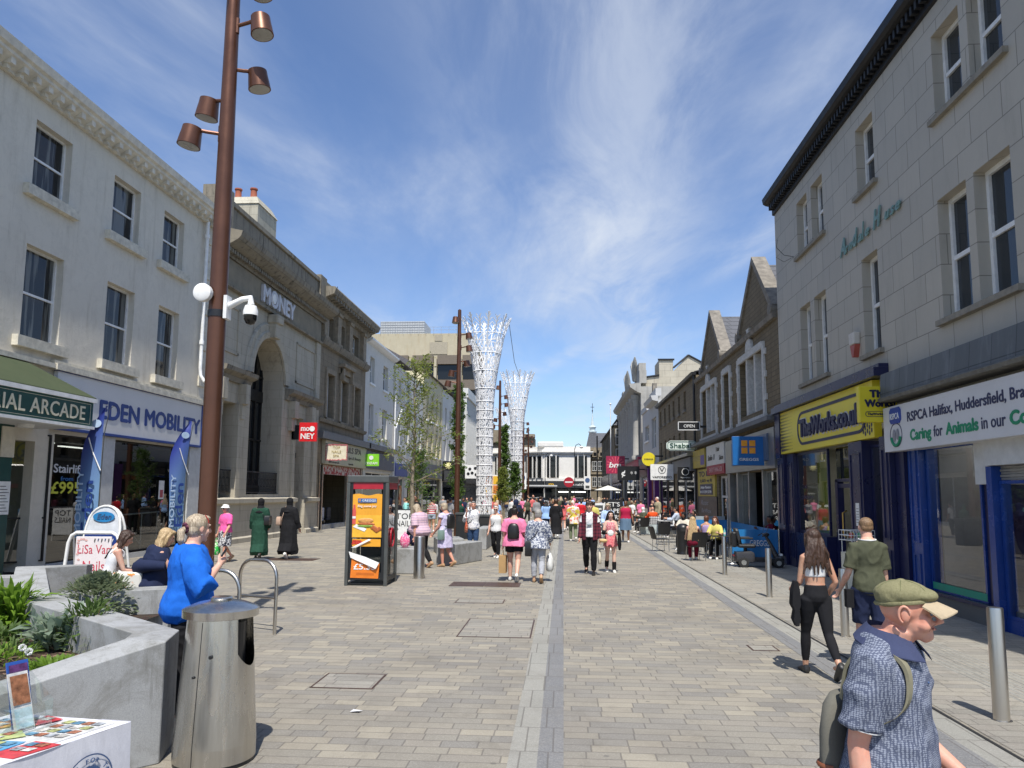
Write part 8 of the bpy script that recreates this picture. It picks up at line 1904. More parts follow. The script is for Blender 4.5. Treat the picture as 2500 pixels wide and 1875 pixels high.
m_=M();m_.loft([[J['T']((-.13*1.72+a,-.02+b,z*1.72)) for a,b in ((-.05,-.05),(.03,-.05),(.03,.05),(-.05,.05))] for z in (.50,.44,.38)]);worn(J,'folded_jacket','dark jacket held low at the left side of the man in olive','jacket',[('jacket',m_,c_blk)])
J=person('woman with a dark bun in a pink T-shirt and black shorts walking away',-1.14,17.3,-3,1.66,1.22,'fair',('bun','dark'),('shirt',c_pnk,.42,.45,.03),('shorts',c_blk,.26),m_shoew,9,None,('a',4,12,62,10),('a',0,12,8,0),vox=.012,legw=1.15)
backpack(J,'small black quilted backpack on the woman in pink',m_black,.26,.36,.13,.66);carried(J,-1,'brown paper carrier bag held by the woman in pink',plain('kraft',(.42,.26,.11),.8),.30,.40,.16,soft=False)
J=person('grey haired woman in a grey leaf print blouse and pale jeans',-.58,17.1,-2,1.62,1.15,'fair',('bob','grey'),('shirt',p_gry,.86,.44,.028),('trousers',K('grey_jean',(.36,.37,.40)),.93),m_shoet,7,None,('a',10,16,38,4),('a',2,12,12,0),vox=.012)
shoulder_bag(J,-1,'black slouchy bag slung across the grey haired woman',m_black,(.28,.14,.34),.44);carried(J,1,'white plastic carrier bag hanging from the grey haired woman',plain('bag_white',(.72,.72,.70),.5),.26,.42,.16)
J=person('young man with a dark fringe in an open maroon plaid shirt over a white T-shirt',.66,18.9,176,1.80,.98,'fair',('mop','brown'),('shirt',c_wht,.3,.49,.01),('trousers',c_blk,.97),m_shoeb,8,None,('a',6,12,16,0),('a',4,12,12,0),vox=.012)
h=1.80;T=J['T']
for s_ in (-1,1):
    m_=M();m_.loft([[T((s_*(.04+.01*(1-k))*h,.10*h-.02*h*k,z*h)),T((s_*.108*h,.05*h,z*h)),T((s_*.112*h,-.05*h,z*h)),T((s_*.04*h,-.088*h,z*h)),T((0,-.09*h,z*h)),T((0,-.06*h,z*h)),T((s_*.09*h,-.0*h,z*h)),T((s_*.05*h,.07*h,z*h))] for k,z in ((0,.445),(.3,.56),(.6,.68),(.8,.76),(1,.81))])
    sh,el,wr=J['arms'][0 if s_>0 else 1];m_.tube([T((s_*.03*h,0,.80*h)),sh,el,wr],[.045*h,.043*h,.035*h,.030*h],10);J['child']('open_shirt',m_,p_pld,.013,2)
fd=thing('wrapped_snack','half eaten wrapped snack in the left hand of the young man in plaid','snack',(J['xf'][0]+.33,18.62,.86));M().ell((0,0,0),(.10,.06,.05),10,6).obj('food',plain('pastry',(.60,.40,.18),.7,var=.4,scale=30),fd,smooth=60)
carried(J,-1,'cream cloth bag hanging from the young man in plaid',plain('cream_cloth',(.66,.60,.48),.8),.16,.38,.08)
m_=M();J['child']('shirt_print',M().ell(T((0,.085*h,.66*h)),(.07,.012,.03),10,6),plain('print_grey',(.25,.3,.32),.8),raw=True)
J=person('dark haired young woman in a coral top, short skirt and black leg warmers',1.22,19.5,182,1.55,.92,'pale',('long','dark',None,.18),('tank',patt('print_coral',(.66,.16,.20),(.75,.42,.42),30,.5),0,.60,.01),('skirt',patt('print_coral2',(.62,.13,.16),(.72,.25,.25),28,.5),.40,1.25),m_shoew,5,None,('a',12,14,84,22),('a',12,14,78,22),vox=.012)
for l in J['legs']:J['child']('leg_warmer',M().tube([l[1]+(l[2]-l[1])*q for q in (.45,.6,.8,1.02)],[.052,.056,.052,.050],10),c_blk,raw=True)
for s_ in (0,1):sh,el,wr=J['arms'][s_];J['child']('black_sleeve',M().tube([sh+(el-sh)*.75,el,el+(wr-el)*.5,wr],[.045,.055,.05,.04],10),c_blk,raw=True)
m_=M();m_.loft([[J['T']((-.15*1.55+a*q,b*q,z)) for a,b in ((-.04,-.07),(.04,-.07),(.05,.07),(-.03,.08))] for z,q in ((.95,.7),(.8,1.1),(.65,1.2),(.52,.6))]);worn(J,'draped_cardigan','black cardigan draped low from the elbows of the young woman in coral','cardigan',[('cardigan',m_,c_blk)])
pk=thing('snack_packet','white crumpled snack packet held by the young woman in coral','packet',(1.20,19.12,1.02),R(20));M().ell((0,0,0),(.09,.03,.08),8,5).obj('wrapper',m_white,pk)
J=person('woman in a sleeveless raspberry top and denim skirt walking towards the camera',2.62,31.7,178,1.74,1.25,'brown',('short','dark'),('tank',c_red,0,.48,.03),('skirt',c_ljean and K('denim_mid',(.12,.19,.28)),.27,1.15),m_shoew,8,None,('a',4,12,10,0),('a',6,14,20,0),vox=.015)
carried(J,1,'pale blue carrier bag beside the woman in raspberry',plain('bag_pale_blue',(.45,.60,.68),.6),.24,.40,.1)
J=person('blonde woman with lowered head in a light blue shirt',1.60,27.2,178,1.66,1.05,'fair',('long','ash',None,.22),('shirt',K('sky_shirt',(.42,.55,.78)),.95,.47,.02),('trousers',c_ljean,.95),None,6,None,('a',10,8,50,10),('a',10,8,50,10),(0,24),vox=.014)
J=person('older woman in a white bucket hat, hot pink T-shirt and black and white skirt',-9.64,20.7,150,1.60,1.18,'ruddy',('bob','grey'),('shirt',c_hpk,.42,.50,.018),('skirt',p_bw,.26,1.05),m_shoet,9,None,('a',2,14,14,0),('a',10,12,24,0),vox=.012)
HP,s=J['HP'],J['s'];J['child']('sun_hat',M().tube([HP(0,.0,.035),HP(0,-.0,.045),HP(0,-.004,.065),HP(0,-.008,.12),HP(0,-.01,.137)],[.135*s,.130*s,.102*s,.090*s,.05*s],20),m_white,raw=True)
J['child']('sunglasses',M().tube([HP(-.055,.075,.015),HP(-.03,.098,.012),HP(0,.1,.018),HP(.03,.098,.012),HP(.055,.075,.015)],[.012*s,.018*s,.006*s,.018*s,.012*s],8),m_black,raw=True)
shoulder_bag(J,1,'thin pink strap bag across the woman in the bucket hat',plain('bag_pink',(.75,.45,.50),.6),(.16,.05,.14),.50);carried(J,1,'green and white patterned carrier bag held by the woman in the bucket hat',patt('bag_green',(.04,.48,.08),(.6,.7,.5),12,.55),.22,.36,.14)
J=person('woman in a loose green robe and black headscarf walking away',-9.05,21.7,8,1.78,1.08,'tan',('hijab','',c_blk),('robe',c_grn,.98,.045,.035,1.15),None,m_shoeb,7,None,('a',8,8,34,8),('a',2,10,22,0),vox=.013)
shoulder_bag(J,1,'dark leather handbag on the shoulder of the woman in green',m_black,(.34,.16,.28),.62,False,nm='handbag')
J=person('woman in a black robe and black headscarf walking away with white trainers',-8.32,22.1,-6,1.80,1.08,'tan',('hijab','',c_blk),('robe',c_blk,.98,.05,.035,1.35),None,m_shoew,9,None,('a',4,14,18,0),('a',2,8,16,0),vox=.013)
shoulder_bag(J,-1,'beige leather handbag carried by the woman in black',plain('bag_beige',(.50,.35,.26),.5),(.32,.14,.26),.60,False,nm='handbag')
J=person('woman with blonde bob in a long lilac patterned sleeveless dress, side on',-3.26,20.4,60,1.70,1.16,'ruddy',('bob','ash'),('dress',p_lil,.08,.27,.02,1.12),None,m_shoet,3,None,('a',4,8,12,0),('a',14,6,26,0),(0,14),vox=.012)
backpack(J,'black backpack worn by the woman in lilac',m_black,.30,.40,.16,.70);shoulder_bag(J,-1,'pale sage green bag slung from the woman in lilac',plain('bag_sage',(.22,.32,.28),.5),(.18,.10,.26),.48)
J=person('heavy blonde woman in a pink striped T-shirt leaning over the seated child',-3.83,20.0,62,1.70,1.42,'ruddy',('long','ash',None,.2),('shirt',p_str,.48,.46,.03),('trousers',c_blk,.95),m_shoet,2,None,('a',30,8,16,6),('a',-2,10,12,0),(0,26),12,vox=.012,belly=.10)
J=person('dark haired child in a navy top sitting on the granite block',-4.15,20.6,200,1.35,.95,'fair',('bob','brown'),('shirt',c_navy,.95,.46,.02),('trousers',c_navy,.95),None,0,.60,('a',40,20,95,10),('a',30,10,60,10),(0,10),vox=.013)
pbag=thing('small_backpack','pink patterned child backpack standing on the granite block','backpack',(-4.02,18.75,.62));M().ell((0,0,.17),(.13,.08,.18),14,8).obj('body',patt('pink_spots',(.80,.14,.30),(.85,.5,.6),30,.55),pbag,smooth=60);M().tube([(-.04,0,.33),(0,0,.40),(.04,0,.33)],.01,6).obj('handle',c_hpk,pbag)
J=person('person in a grey patterned top and black trousers seen through the kiosk glass',-4.35,18.1,30,1.66,1.2,'ruddy',('short','grey'),('shirt',p_gry,.5,.46,.02),('trousers',c_blk,.96),m_shoeb,4,vox=.014)
J=person('grey haired woman in a white floral blouse and jeans shading her eyes',-2.86,23.5,186,1.72,1.08,'ruddy',('short','grey'),('shirt',p_flo,.80,.47,.02),('trousers',c_jean,.97),m_shoeb,4,None,('a',30,18,120,20),('t',(.10,.17,1.60)),vox=.013)
shoulder_bag(J,1,'olive canvas bag slung across the woman in the floral blouse',plain('bag_olive',(.10,.11,.07),.8),(.26,.1,.22),.50);carried(J,1,'rust red patterned bag held by the woman in the floral blouse',patt('bag_rust',(.42,.08,.04),(.55,.3,.2),20,.55),.28,.34,.1)
J=person('white haired woman in sunglasses, a sleeveless white blouse and dark trousers',-2.12,23.4,170,1.58,1.1,'fair',('short','white'),('tank',c_wht,0,.47,.025),('trousers',c_blk,.95),m_shoew,6,None,('a',4,10,16,0),('a',-2,12,10,0),vox=.013)
HP,s=J['HP'],J['s'];J['child']('sunglasses',M().tube([HP(-.055,.075,.015),HP(-.03,.098,.012),HP(0,.1,.018),HP(.03,.098,.012),HP(.055,.075,.015)],[.012*s,.018*s,.006*s,.018*s,.012*s],8),m_black,raw=True)
shoulder_bag(J,1,'small dark strap bag across the white haired woman',m_black,(.18,.06,.16),.52)
J=person('bald man in a white shirt sitting sideways on the tall granite block',-2.62,28.2,-70,1.70,1.0,'ruddy',('bald','grey'),('shirt',c_wht,.5,.47,.02),('trousers',c_blk,.95),m_shoew,0,.76,('a',26,10,50,10),('a',24,10,50,10),(0,10),vox=.016)
def far_(label,sx,y,f,h,b,sk,hr,tp_,bt,wk=8,aR=None,aL=None,seat=None,sh=None,**k):return person(label,pp(sx,y),y,f,h,b,sk,hr,tp_,bt,sh,wk,seat,aR,aL,vox=.017 if y<45 else .024,face=y<45,**k)
tr=lambda c,l=.96:('trousers',c,l)
far_('young woman in a red and white striped T-shirt and pale shorts, seen from behind',1056,36.5,10,1.72,.95,'tan',('bun','dark'),('shirt',p_rs,.42,.54),('shorts',c_ljean,.22))
far_('man in a black T-shirt standing behind the sapling trunk',1016,33,150,1.86,1.1,'brown',('crop','dark'),('shirt',c_blk,.44,.47,.02),tr(c_blk),0)
far_('person in a turquoise top half hidden by the sapling',992,35,100,1.78,1.05,'tan',('short','dark'),('shirt',c_tur,.5,.47,.02),tr(c_navy),0)
far_('person with dark hair standing behind the telephone kiosk',968,30,20,1.76,1.0,'tan',('short','dark'),('shirt',c_blk,.44,.47,.02),tr(c_blk),4)
far_('person in a pale grey T-shirt just left of the second lamp post',1101,38.6,-30,1.72,1,'tan',('short','dark'),('shirt',c_gry,.44,.47),tr(c_blk),6)
far_('man in a black and white checked shirt behind the lattice tower foot',1153,42,180,1.76,1.05,'brown',('crop','dark'),('shirt',p_plw,.44,.47),tr(c_blk),0)
far_('person in a green headscarf and robe behind the second lamp post',1126,35.5,60,1.62,1.05,'tan',('hijab','',c_grn),('robe',c_grn,.95,.1,.03),None,4)
far_('person with a navy head wrap directly behind the woman in pink',1262,25.5,0,1.78,1.0,'brown',('hijab','',c_navy),('shirt',c_blk,.9,.46,.02),tr(c_blk),6)
far_('woman with dark hair in a loose light blue T-shirt walking away',1335,37.5,4,1.62,1.15,'fair',('long','dark',None,.2),('shirt',c_lbl,.46,.44,.03),tr(c_navy,.9),10)
J=far_('tall woman with curly brown hair in a long black dress walking away',1359,33.6,-3,1.74,1.08,'tan',('curly','brown'),('robe',c_blk,.8,.10,.03,1.3),None,9,('a',4,12,16,0),('a',4,12,16,0));shoulder_bag(J,1,'black handbag with tassels on the woman in the black dress',m_black,(.24,.1,.22),.6,False)
far_('child in a black cap and coral shirt and shorts walking away',1376,39.8,0,1.62,1.0,'fair',('hijab','',c_blk),('shirt',c_cor,.5,.47,.02),('shorts',c_cor,.3),10)
J=far_('woman in a white rose printed top, pale yellow skirt and olive trousers',1400,32,4,1.70,1.15,'tan',('hijab','',p_ros),('shirt',p_ros,.9,.40,.04),tr(K('sage_trousers',(.17,.20,.12)),.97),7);shoulder_bag(J,-1,'black bag slung from the woman in the rose print',m_black,(.3,.14,.26),.46)
far_('person in a khaki shirt and cap walking towards the camera beyond the crowd',1397,56,180,1.80,1.1,'tan',('hijab','',c_khk),('shirt',K('khaki_light',(.30,.24,.13)),.5,.46,.02),tr(c_khk),6)
far_('man in dark green jacket standing beside the barriers, left of the pair',1293,73,100,1.86,1.15,'tan',('crop','dark'),('shirt',K('bottle',(.02,.035,.03)),1,.46,.03),tr(c_gry),0)
far_('bald man in black standing beside the barriers, right of the pair',1303,75,-90,1.86,1.2,'ruddy',('bald','grey'),('shirt',c_blk,1,.46,.03),tr(c_blk),0)
far_('person in a yellow top partly behind the young man in plaid',1449,33,0,1.66,1.1,'tan',('short','dark'),('shirt',c_yel,.46,.47,.02),tr(c_navy),6)
far_('man in a navy polo shirt beyond the young man in plaid',1441,47,0,1.82,1.15,'tan',('crop','dark'),('shirt',c_navy,.44,.47,.02),tr(c_gry),6)
far_('woman in a bright red T-shirt beyond the young man in plaid',1420,44,10,1.6,1.2,'fair',('short','dark'),('shirt',plain('cloth_red',(.55,.01,.02),.9),.44,.47,.03),tr(c_blk),6)
rr=random.Random(21);tops=[(c_wht,'white'),(c_blk,'black'),(c_navy,'navy'),(c_pnk,'pink'),(c_gry,'grey'),(c_lbl,'light blue'),(c_cor,'coral'),(c_olv,'olive')]
crowd=[(1382,62,'in front of the golden letter'),(1345,66,'right of the dark clad pair'),(1366,58,'behind the curly haired woman'),(1412,70,'right of the khaki shirt'),(1428,60,'under the no entry sign'),(1462,58,'left of the black shop board'),(1475,66,'behind the black shop board'),(1490,63,'under the left edge of the parasol'),(1500,72,'deep under the parasol'),(1512,60,'under the right edge of the parasol'),(1535,56,'behind the raspberry top'),(1325,84,'behind the barriers near the white car'),(1447,84,'far off below the tower building'),(1484,90,'far off at the foot of the flagpole'),(1402,92,'far off before the restaurant windows'),(1205,48,'just right of the nearest white tower'),(1170,52,'just left of the nearest white tower'),(1083,50,'by the far left shopfronts'),(1142,58,'far left beyond the square bins'),(1240,60,'between the second tower and the dark pair')]
for k,(sx,y,wh) in enumerate(crowd):
    c,n_=tops[(k*3+1) % 8];away=k % 2;far_('distant walker in a %s top %s' % (n_,wh),sx,y,rr.uniform(-20,20)+(0 if away else 180),rr.uniform(1.58,1.78),rr.uniform(.95,1.2),('fair','tan','ruddy','brown')[k % 4],(('short','dark'),('long','brown'),('bob','grey'),('crop','dark'),('long','blonde'))[k % 5],('shirt',c,.46 if k % 3 else .9,.46,.02),tr((c_blk,c_jean,c_navy,c_gry)[k % 4]) if k % 4 else ('shorts',c_khk,.3),9)
crowd2=[(1268,44,'just right of the second lamp post'),(1290,52,'left of the light blue T-shirt'),(1312,47,'beside the light blue T-shirt'),(1352,45,'left of the coral shirt'),(1388,42,'right of the coral shirt'),(1410,49,'behind the rose print top'),(1456,41,'between the plaid shirt and the price board'),(1470,47,'right beside the price board'),(1506,44,'between the shop board and the raspberry top'),(1548,50,'right of the raspberry top'),(1556,60,'by the blue framed shop'),(1520,80,'far off under the crimson sign'),(1125,46,'between the first lamp posts'),(1188,60,'right behind the nearest tower'),(1062,44,'left of the striped T-shirt')]
for k,(sx,y,wh) in enumerate(crowd2):
    c,n_=tops[(k*5+2) % 8];far_('shopper in a %s top %s' % (n_,wh),sx,y,rr.uniform(-30,30)+(180 if k % 2 else 0),rr.uniform(1.56,1.76),rr.uniform(.95,1.2),('tan','fair','brown')[k % 3],(('bob','grey'),('long','dark'),('crop','lbrown'),('long','blonde'))[k % 4],('shirt',c,.46 if k % 2 else .9,.46,.02),tr((c_jean,c_blk,c_khk)[k % 3]) if k % 3 else ('skirt',p_bw,.3),9)
crowd3=[(1252,50,'left of the second tower foot'),(1276,58,'behind the head wrapped walker'),(1302,62,'in front of the dark clad pair'),(1321,55,'left of the light blue T-shirt, farther off'),(1344,49,'between the light blue T-shirt and the black dress'),(1371,66,'behind the child in the black cap'),(1385,51,'left of the rose print top, farther off'),(1419,54,'left of the plaid shirt, farther off'),(1434,68,'behind the plaid shirt near the barriers'),(1463,52,'behind the price board'),(1482,55,'behind the black shop board, nearer'),(1497,50,'left of the raspberry top'),(1516,52,'just left of the raspberry top'),(1541,46,'just right of the raspberry top'),(1562,48,'behind the pale cafe screen'),(1095,42,'left of the second lamp post'),(1134,48,'right of the second lamp post'),(1216,41,'behind the white haired woman')]
for k,(sx,y,wh) in enumerate(crowd3):
    c,n_=tops[(k*3+k//8) % 8];far_('passer by in a %s top %s' % (n_,wh),sx,y,rr.uniform(-35,35)+(180 if k % 3==1 else 0),rr.uniform(1.58,1.80),rr.uniform(.95,1.2),('fair','brown','tan')[k % 3],(('short','dark'),('long','ash',None,.2),('crop','brown'),('bob','brown'))[k % 4],('shirt',c,.46 if k % 3 else .9,.46,.02),tr((c_navy,c_blk,c_gry,c_jean)[k % 4]),9)
for x,y,f,tp_,bt,hr_,lb in ((7.5,12.75,80,('tank',c_blk,0,.68,.006),('skirt',plain('dummy_magenta',(.40,.01,.13),.8),.20),('bob','brown'),'pale shop dummy in a black bikini top and magenta skirt behind the glass'),(7.5,11.2,80,('shirt',plain('dummy_orange',(.60,.11,.01),.8),.95,.5,.03),('shorts',c_ljean,.4),('crop','dark'),'shop dummy in an orange shirt and denim shorts inside the blue doorway'),(8.0,13.6,60,('dress',c_red,.1,.3,.02),None,('curly','grey'),'shop dummy in a red dress at the left of the charity window')):
    J=person(lb,x,y,f,1.74,.9,'pale',hr_,tp_,bt,None,0,None,vox=.015,z0=.3);J['obj'].name='shop_dummy';J['obj']['category']='mannequin'
far_('blonde woman in wine red trousers sitting with her back to the camera',1684,23.1,-10,1.66,1.0,'fair',('long','blonde',None,.34),('tank',c_mar,0,.62,.01),tr(c_mar,.97),0,('a',50,12,30,0),('a',30,12,40,0),.45)
far_('woman with short golden hair and bare shoulders sitting facing away',1716,25.2,-20,1.62,1.0,'tan',('bob','ginger'),('tank',K('mauve',(.45,.33,.55)),0,.5),tr(c_blk),0,('a',30,10,60,10),('a',30,10,60,10),.45)
far_('smiling woman with long brown hair and a yellow cardigan leaning on the dark table',1738,24.3,158,1.64,1.0,'fair',('long','ginger',None,.26),('shirt',c_yel,.5,.46,.015),tr(c_blk),0,('a',40,14,70,20),('a',40,14,70,20),.45,lean=8)
far_('dark haired diner in a maroon top sitting behind the blue barrier',1866,24.6,100,1.66,1.05,'brown',('short','dark'),('shirt',c_mar,.5,.46),tr(c_blk),0,('a',40,10,80,10),None,.45)
far_('diner in a black cap and cream shirt sitting behind the litter bin',1664,28.0,150,1.72,1.05,'brown',('hijab','',c_blk),('shirt',K('cream_shirt',(.60,.55,.45)),.5,.46,.02),tr(c_blk),0,('a',40,10,70,10),('a',40,10,70,10),.45)
far_('balding man in a bright orange shirt sitting with his back to the camera',1590,38.0,12,1.74,1.15,'ruddy',('bald','grey'),('shirt',c_org,.9,.46,.03),tr(c_navy),0,('a',40,10,60,10),('a',40,10,60,10),.45)
wj=thing('draped_jacket','black and white checked jacket over the chair of the man in orange','jacket',(pp(1596,37.55),37.55,0));m_=M();m_.box(-.30,.26,-.04,.05,.5,.92);m_.obj('jacket',p_plw,wj,bevel=.04)
far_('woman in a white headscarf and olive coat sitting at the left white table',1568,39.8,120,1.64,1.1,'fair',('hijab','',c_wht),('shirt',c_olv,1,.46,.03),tr(c_blk),0,('a',40,10,70,10),('a',40,10,70,10),.45)
far_('diner in dark sunglasses sitting at the middle white table',1622,38.4,175,1.68,1.0,'tan',('short','dark'),('shirt',c_blk,.5,.46),tr(c_blk),0,('a',40,10,90,10),('a',40,10,90,10),.45)
far_('man in a pale blue shirt sitting sideways at the white tables',1646,36.0,70,1.78,1.1,'tan',('short','dark'),('shirt',K('pale_shirt',(.48,.54,.66)),.9,.46,.02),tr(c_navy),0,('a',40,10,60,10),('a',40,10,60,10),.45)
far_('dark clothed diner sitting against the black boarding',1690,33.0,90,1.72,1.1,'tan',('long','dark',None,.2),('shirt',c_blk,1,.46,.03),tr(c_blk),0,('a',40,10,60,10),('a',40,10,60,10),.45)
far_('white haired man in a khaki jacket standing by the far cafe table',1602,43.0,110,1.84,1.2,'ruddy',('crop','white'),('shirt',K('stone',(.34,.30,.20)),1,.46,.04),tr(c_khk),0)
far_('woman in a black sleeveless dress standing beside the white haired man',1589,42.6,-140,1.66,1.0,'fair',('short','ginger'),('dress',c_blk,.08,.3,.02),None,0)
for sx,y,rt_,lb in ((1622,38.6,180,'black cafe chair under the diner in sunglasses'),(1568,40,120,'black cafe chair under the woman in the white headscarf'),(1646,36.2,70,'black cafe chair under the man in the pale blue shirt'),(1690,33.2,90,'black cafe chair beside the black boarding'),(1664,28.2,150,'black cafe chair behind the litter bin under the diner in the black cap')):chair(pp(sx,y),y,rt_,lb)
bench=thing('bench','low timber topped bench behind the planter under the two seated girls','bench',(-5.85,10.1,0),R(-42));M().box(-1.3,1.3,-.22,.22,.56,.62).obj('seat',plain('bench_timber',(.30,.2,.12),.7,var=.3,scale=12),bench,bevel=.01)
for x in (-1,1):M().box(x-.1,x+.1,-.18,.18,0,.56).obj('leg',m_concrete,bench)
J=person('girl with long dark hair in a white strappy top sitting hunched beyond the planter',-6.55,10.35,-52,1.60,.88,'fair',('long','brown',None,.25),('tank',c_wht,0,.47,.01),tr(c_blk,.95),None,0,.62,('a',34,8,60,14),('a',34,8,60,14),(0,26),16,vox=.010)
m_=M();
for s_ in (-.03,0.03):m_.tube([J['T']((s_-.05,-.075*1.6,.70*1.6)),J['T']((s_+.02,-.06*1.6,.80*1.6))],.008,5)
J['child']('back_straps',m_,c_blk,raw=True)
J=person('girl with long blonde hair in a navy hoodie slipped low, sitting beyond the planter',-5.38,9.5,-48,1.66,.95,'fair',('long','blonde',None,.26),('hoodie',c_navy,0,.46,.055),tr(c_blk,.95),None,0,.64,('a',40,8,60,16),('a',40,8,60,16),(0,20),8,vox=.010)
T=J['T'];h=1.66;J['child']('slipped_hood',M().tube([T((-.16*h,.02*h,.70*h)),T((-.13*h,-.08*h,.69*h)),T((0,-.12*h,.665*h)),T((.13*h,-.08*h,.69*h)),T((.16*h,.02*h,.70*h))],[.035*h,.045*h,.06*h,.045*h,.035*h],10),c_navy,raw=True)
fb_=thing('food_bag','white paper bag with red and yellow floral print beside the seated girls','paper bag',(-5.62,9.35,.62),R(20));M().box(-.18,.18,-.1,.1,0,.34).obj('bag',patt('bag_floral',(.72,.70,.62),(.70,.25,.06),11,.60),fb_,bevel=.03)
for x,y,c,lb in ((3.72,8.35,(.7,.7,.68),'white scrap of paper on the walkway right of the man in the cap'),(3.62,8.0,(.5,.04,.04),'tiny red wrapper on the walkway by the white scrap'),(-1.9,6.9,(.6,.6,.6),'small pale crumb of litter on the open paving')):
    t=thing('litter_scrap',lb,'litter',(x,y,.009));M().add([(-.05,-.02,0),(.04,-.03,.012),(.06,.02,.004),(-.03,.03,.01)],[(0,1,2,3)]).obj('scrap',plain('scrap%g' % c[1],c,.6),t)
# ================================================================= woman in blue and man in the cap
J=person('blonde woman with a ponytail in a royal blue blouse leaning on the planter and vaping',-3.33,6.45,-58,1.76,1.18,'fair',('pony','ash'),('shirt',c_roy,.66,.457,.034),tr(c_blk,.97),m_shoew,0,None,('t',(.20,.23,1.35),(.7,.2,-1)),('a',8,6,20,4),(20,2),3,vox=.0075,belly=.02)
T,HP,s,h=J['T'],J['HP'],J['s'],1.76
J['child']('scrunchie',M().tube([HP(.03*math.cos(a),-.112-.01*math.sin(a),.012+.032*math.sin(a)) for a in np.linspace(0,6.28,14)],.016*s,7),patt('scrunchie',(.05,.01,.03),(.25,.1,.12),60,.55),raw=True)
J['child']('earring',M().ell(HP(.082,-.004,-.042),(.006*s,.006*s,.006*s),8,5),m_steel,raw=True)
J['child']('hair_clip',M().tube([HP(.045,.03,.122),HP(.072,.045,.085),HP(.083,.045,.055)],.005*s,6),plain('clip_red',(.35,.04,.03),.4),raw=True)
w_=J['arms'][0][2];e_=J['arms'][0][1];J['child']('bracelet',M().tube([w_-(w_-e_)*.12+Vector((.026*math.cos(a),.02*math.sin(a),.006*math.sin(a))) for a in np.linspace(0,6.28,14)],.0025,5),plain('rose_gold',(.6,.3,.2),.3,1),raw=True)
J['child']('cuff_button',M().ell(e_+(w_-e_)*.38+Vector((.045,.0,-.02)),(.006,.012,.012),10,6),m_steel,raw=True)
vp=worn(J,'vape_pen','small dark vape pen in the raised hand of the woman in blue','vape pen',[('body',M().tube([w_+Vector((-.0,.02,.08)),w_+Vector((-.0,.06,.15))],.009,8),m_black)])
p_polo=None
def _polo():
    t=NT('polo_weave');v=t.obj();s_=t.n('ShaderNodeSeparateXYZ',{0:v});k=2*math.pi/.0095
    st=t.n('ShaderNodeMapping',{0:v,3:(1,1,1.5)}).outputs[0];f=t.rng(t.n('ShaderNodeTexVoronoi',{'Vector':st,'Scale':98,'Randomness':.25}).outputs[0],.38,.52)
    n=t.noise(v,8,4,.55,1.0)
    t.set(Base_Color=t.mix(f,(.25,.275,.34),(.085,.10,.15)),Roughness=.9,Specular_IOR_Level=.2);t.bump(t.math('ADD',n,t.math('MULTIPLY',f,-.06)),.35,.03);return t.m
p_polo=_polo()
J=person('man in a green flat cap and blue patterned polo shirt crossing the near right corner',1.22,3.02,-132,1.71,1.0,'ruddy',('none','grey'),('shirt',p_polo,.40,.462,.0135),tr(c_navy,.97),m_shoeb,12,None,('a',-6,6,18,0),('a',4,5,56,2),(16,0),4,vox=.0055,belly=.02,neckz=.026,hs=.93)
T,HP,s,h,Hm=J['T'],J['HP'],J['s'],1.71,J['Hm']
J['child']('lower_lip',M().ell(HP(0,.0915,-.053),(.021*s,.006*s,.006*s),8,5,Hm),SK['ruddy'],raw=True)
m_cap=patt('cap_olive',(.175,.165,.085),(.225,.21,.115),140,.5,edge=.2,bump=.3);q=M()
q.ell(HP(0,-.016,.076),(.087*s,.104*s,.054*s),22,12,Hm);q.ell(HP(0,-.045,.062),(.082*s,.072*s,.056*s),18,10,Hm);q.ell(HP(0,.048,.074),(.072*s,.066*s,.030*s),16,8,Hm);q.tube([HP(0,-.016,.120),HP(0,-.016,.135)],.012*s,8)
J['child']('cap_crown',q,m_cap,.0045,3)
for a in (0,60,120):J['child']('cap_seam',M().tube([HP(.0865*math.cos(R(a))*k,-.016+.1035*math.sin(R(a))*k,.077+.0535*math.sqrt(max(0,1-k*k))) for k in np.linspace(-.93,.93,17)],.0018,5),plain('cap_stitch',(.13,.135,.06),.9),raw=True)
J['child']('cap_band',M().tube([HP(.081*math.cos(a),-.014+.098*math.sin(a),.046+.012*math.sin(a)) for a in np.linspace(0,2*math.pi,33)],.0085*s,6),m_cap,raw=True)
q=M();n=16
for z_,o_ in ((.0,0),(-.004,0)):pass
top_,bot_=[],[]
for i in range(7):
    k=i/6;row=[]
    for j in range(n+1):
        a=-1+2*j/n;x_=a*.074;y_=.072*math.sqrt(max(0,1-(a*.72)**2))+.006+k*.098*(1-.30*a*a)*(1 if abs(a)<.98 else .9);z_=.064-.034*k-.024*a*a-.006*k*k;row.append((x_,y_,z_))
    top_.append([HP(*p) for p in row]);bot_.append([HP(p[0],p[1],p[2]-.005) for p in row])
for g in (top_,bot_):
    for i in range(6):
        for j in range(n):q.quad(g[i][j],g[i][j+1],g[i+1][j+1],g[i+1][j])
for j in range(n):q.quad(top_[6][j],top_[6][j+1],bot_[6][j+1],bot_[6][j])
J['child']('cap_peak',q,plain('peak_tan',(.40,.32,.21),.85,var=.08,scale=60,bump=.2),raw=True)
J['child']('ear',M().tube([HP(.078,.012+.019*math.cos(a),.002+.031*math.sin(a)) for a in np.linspace(-2.0,2.2,14)][::1],[.0045*s]*14,7),SK['ruddy'],raw=True) if False else None
for q_ in (-1,1):
    J['child']('ear',M().tube([HP(q_*(.079+.008*abs(math.sin(a*.5+1.2))),-.006-.020*math.cos(a),.004+.032*math.sin(a)) for a in np.linspace(-1.2,2.9,16)],[.004*s+.0016*s*math.sin(i*.2) for i in range(16)],8),SK['ruddy'],raw=True)
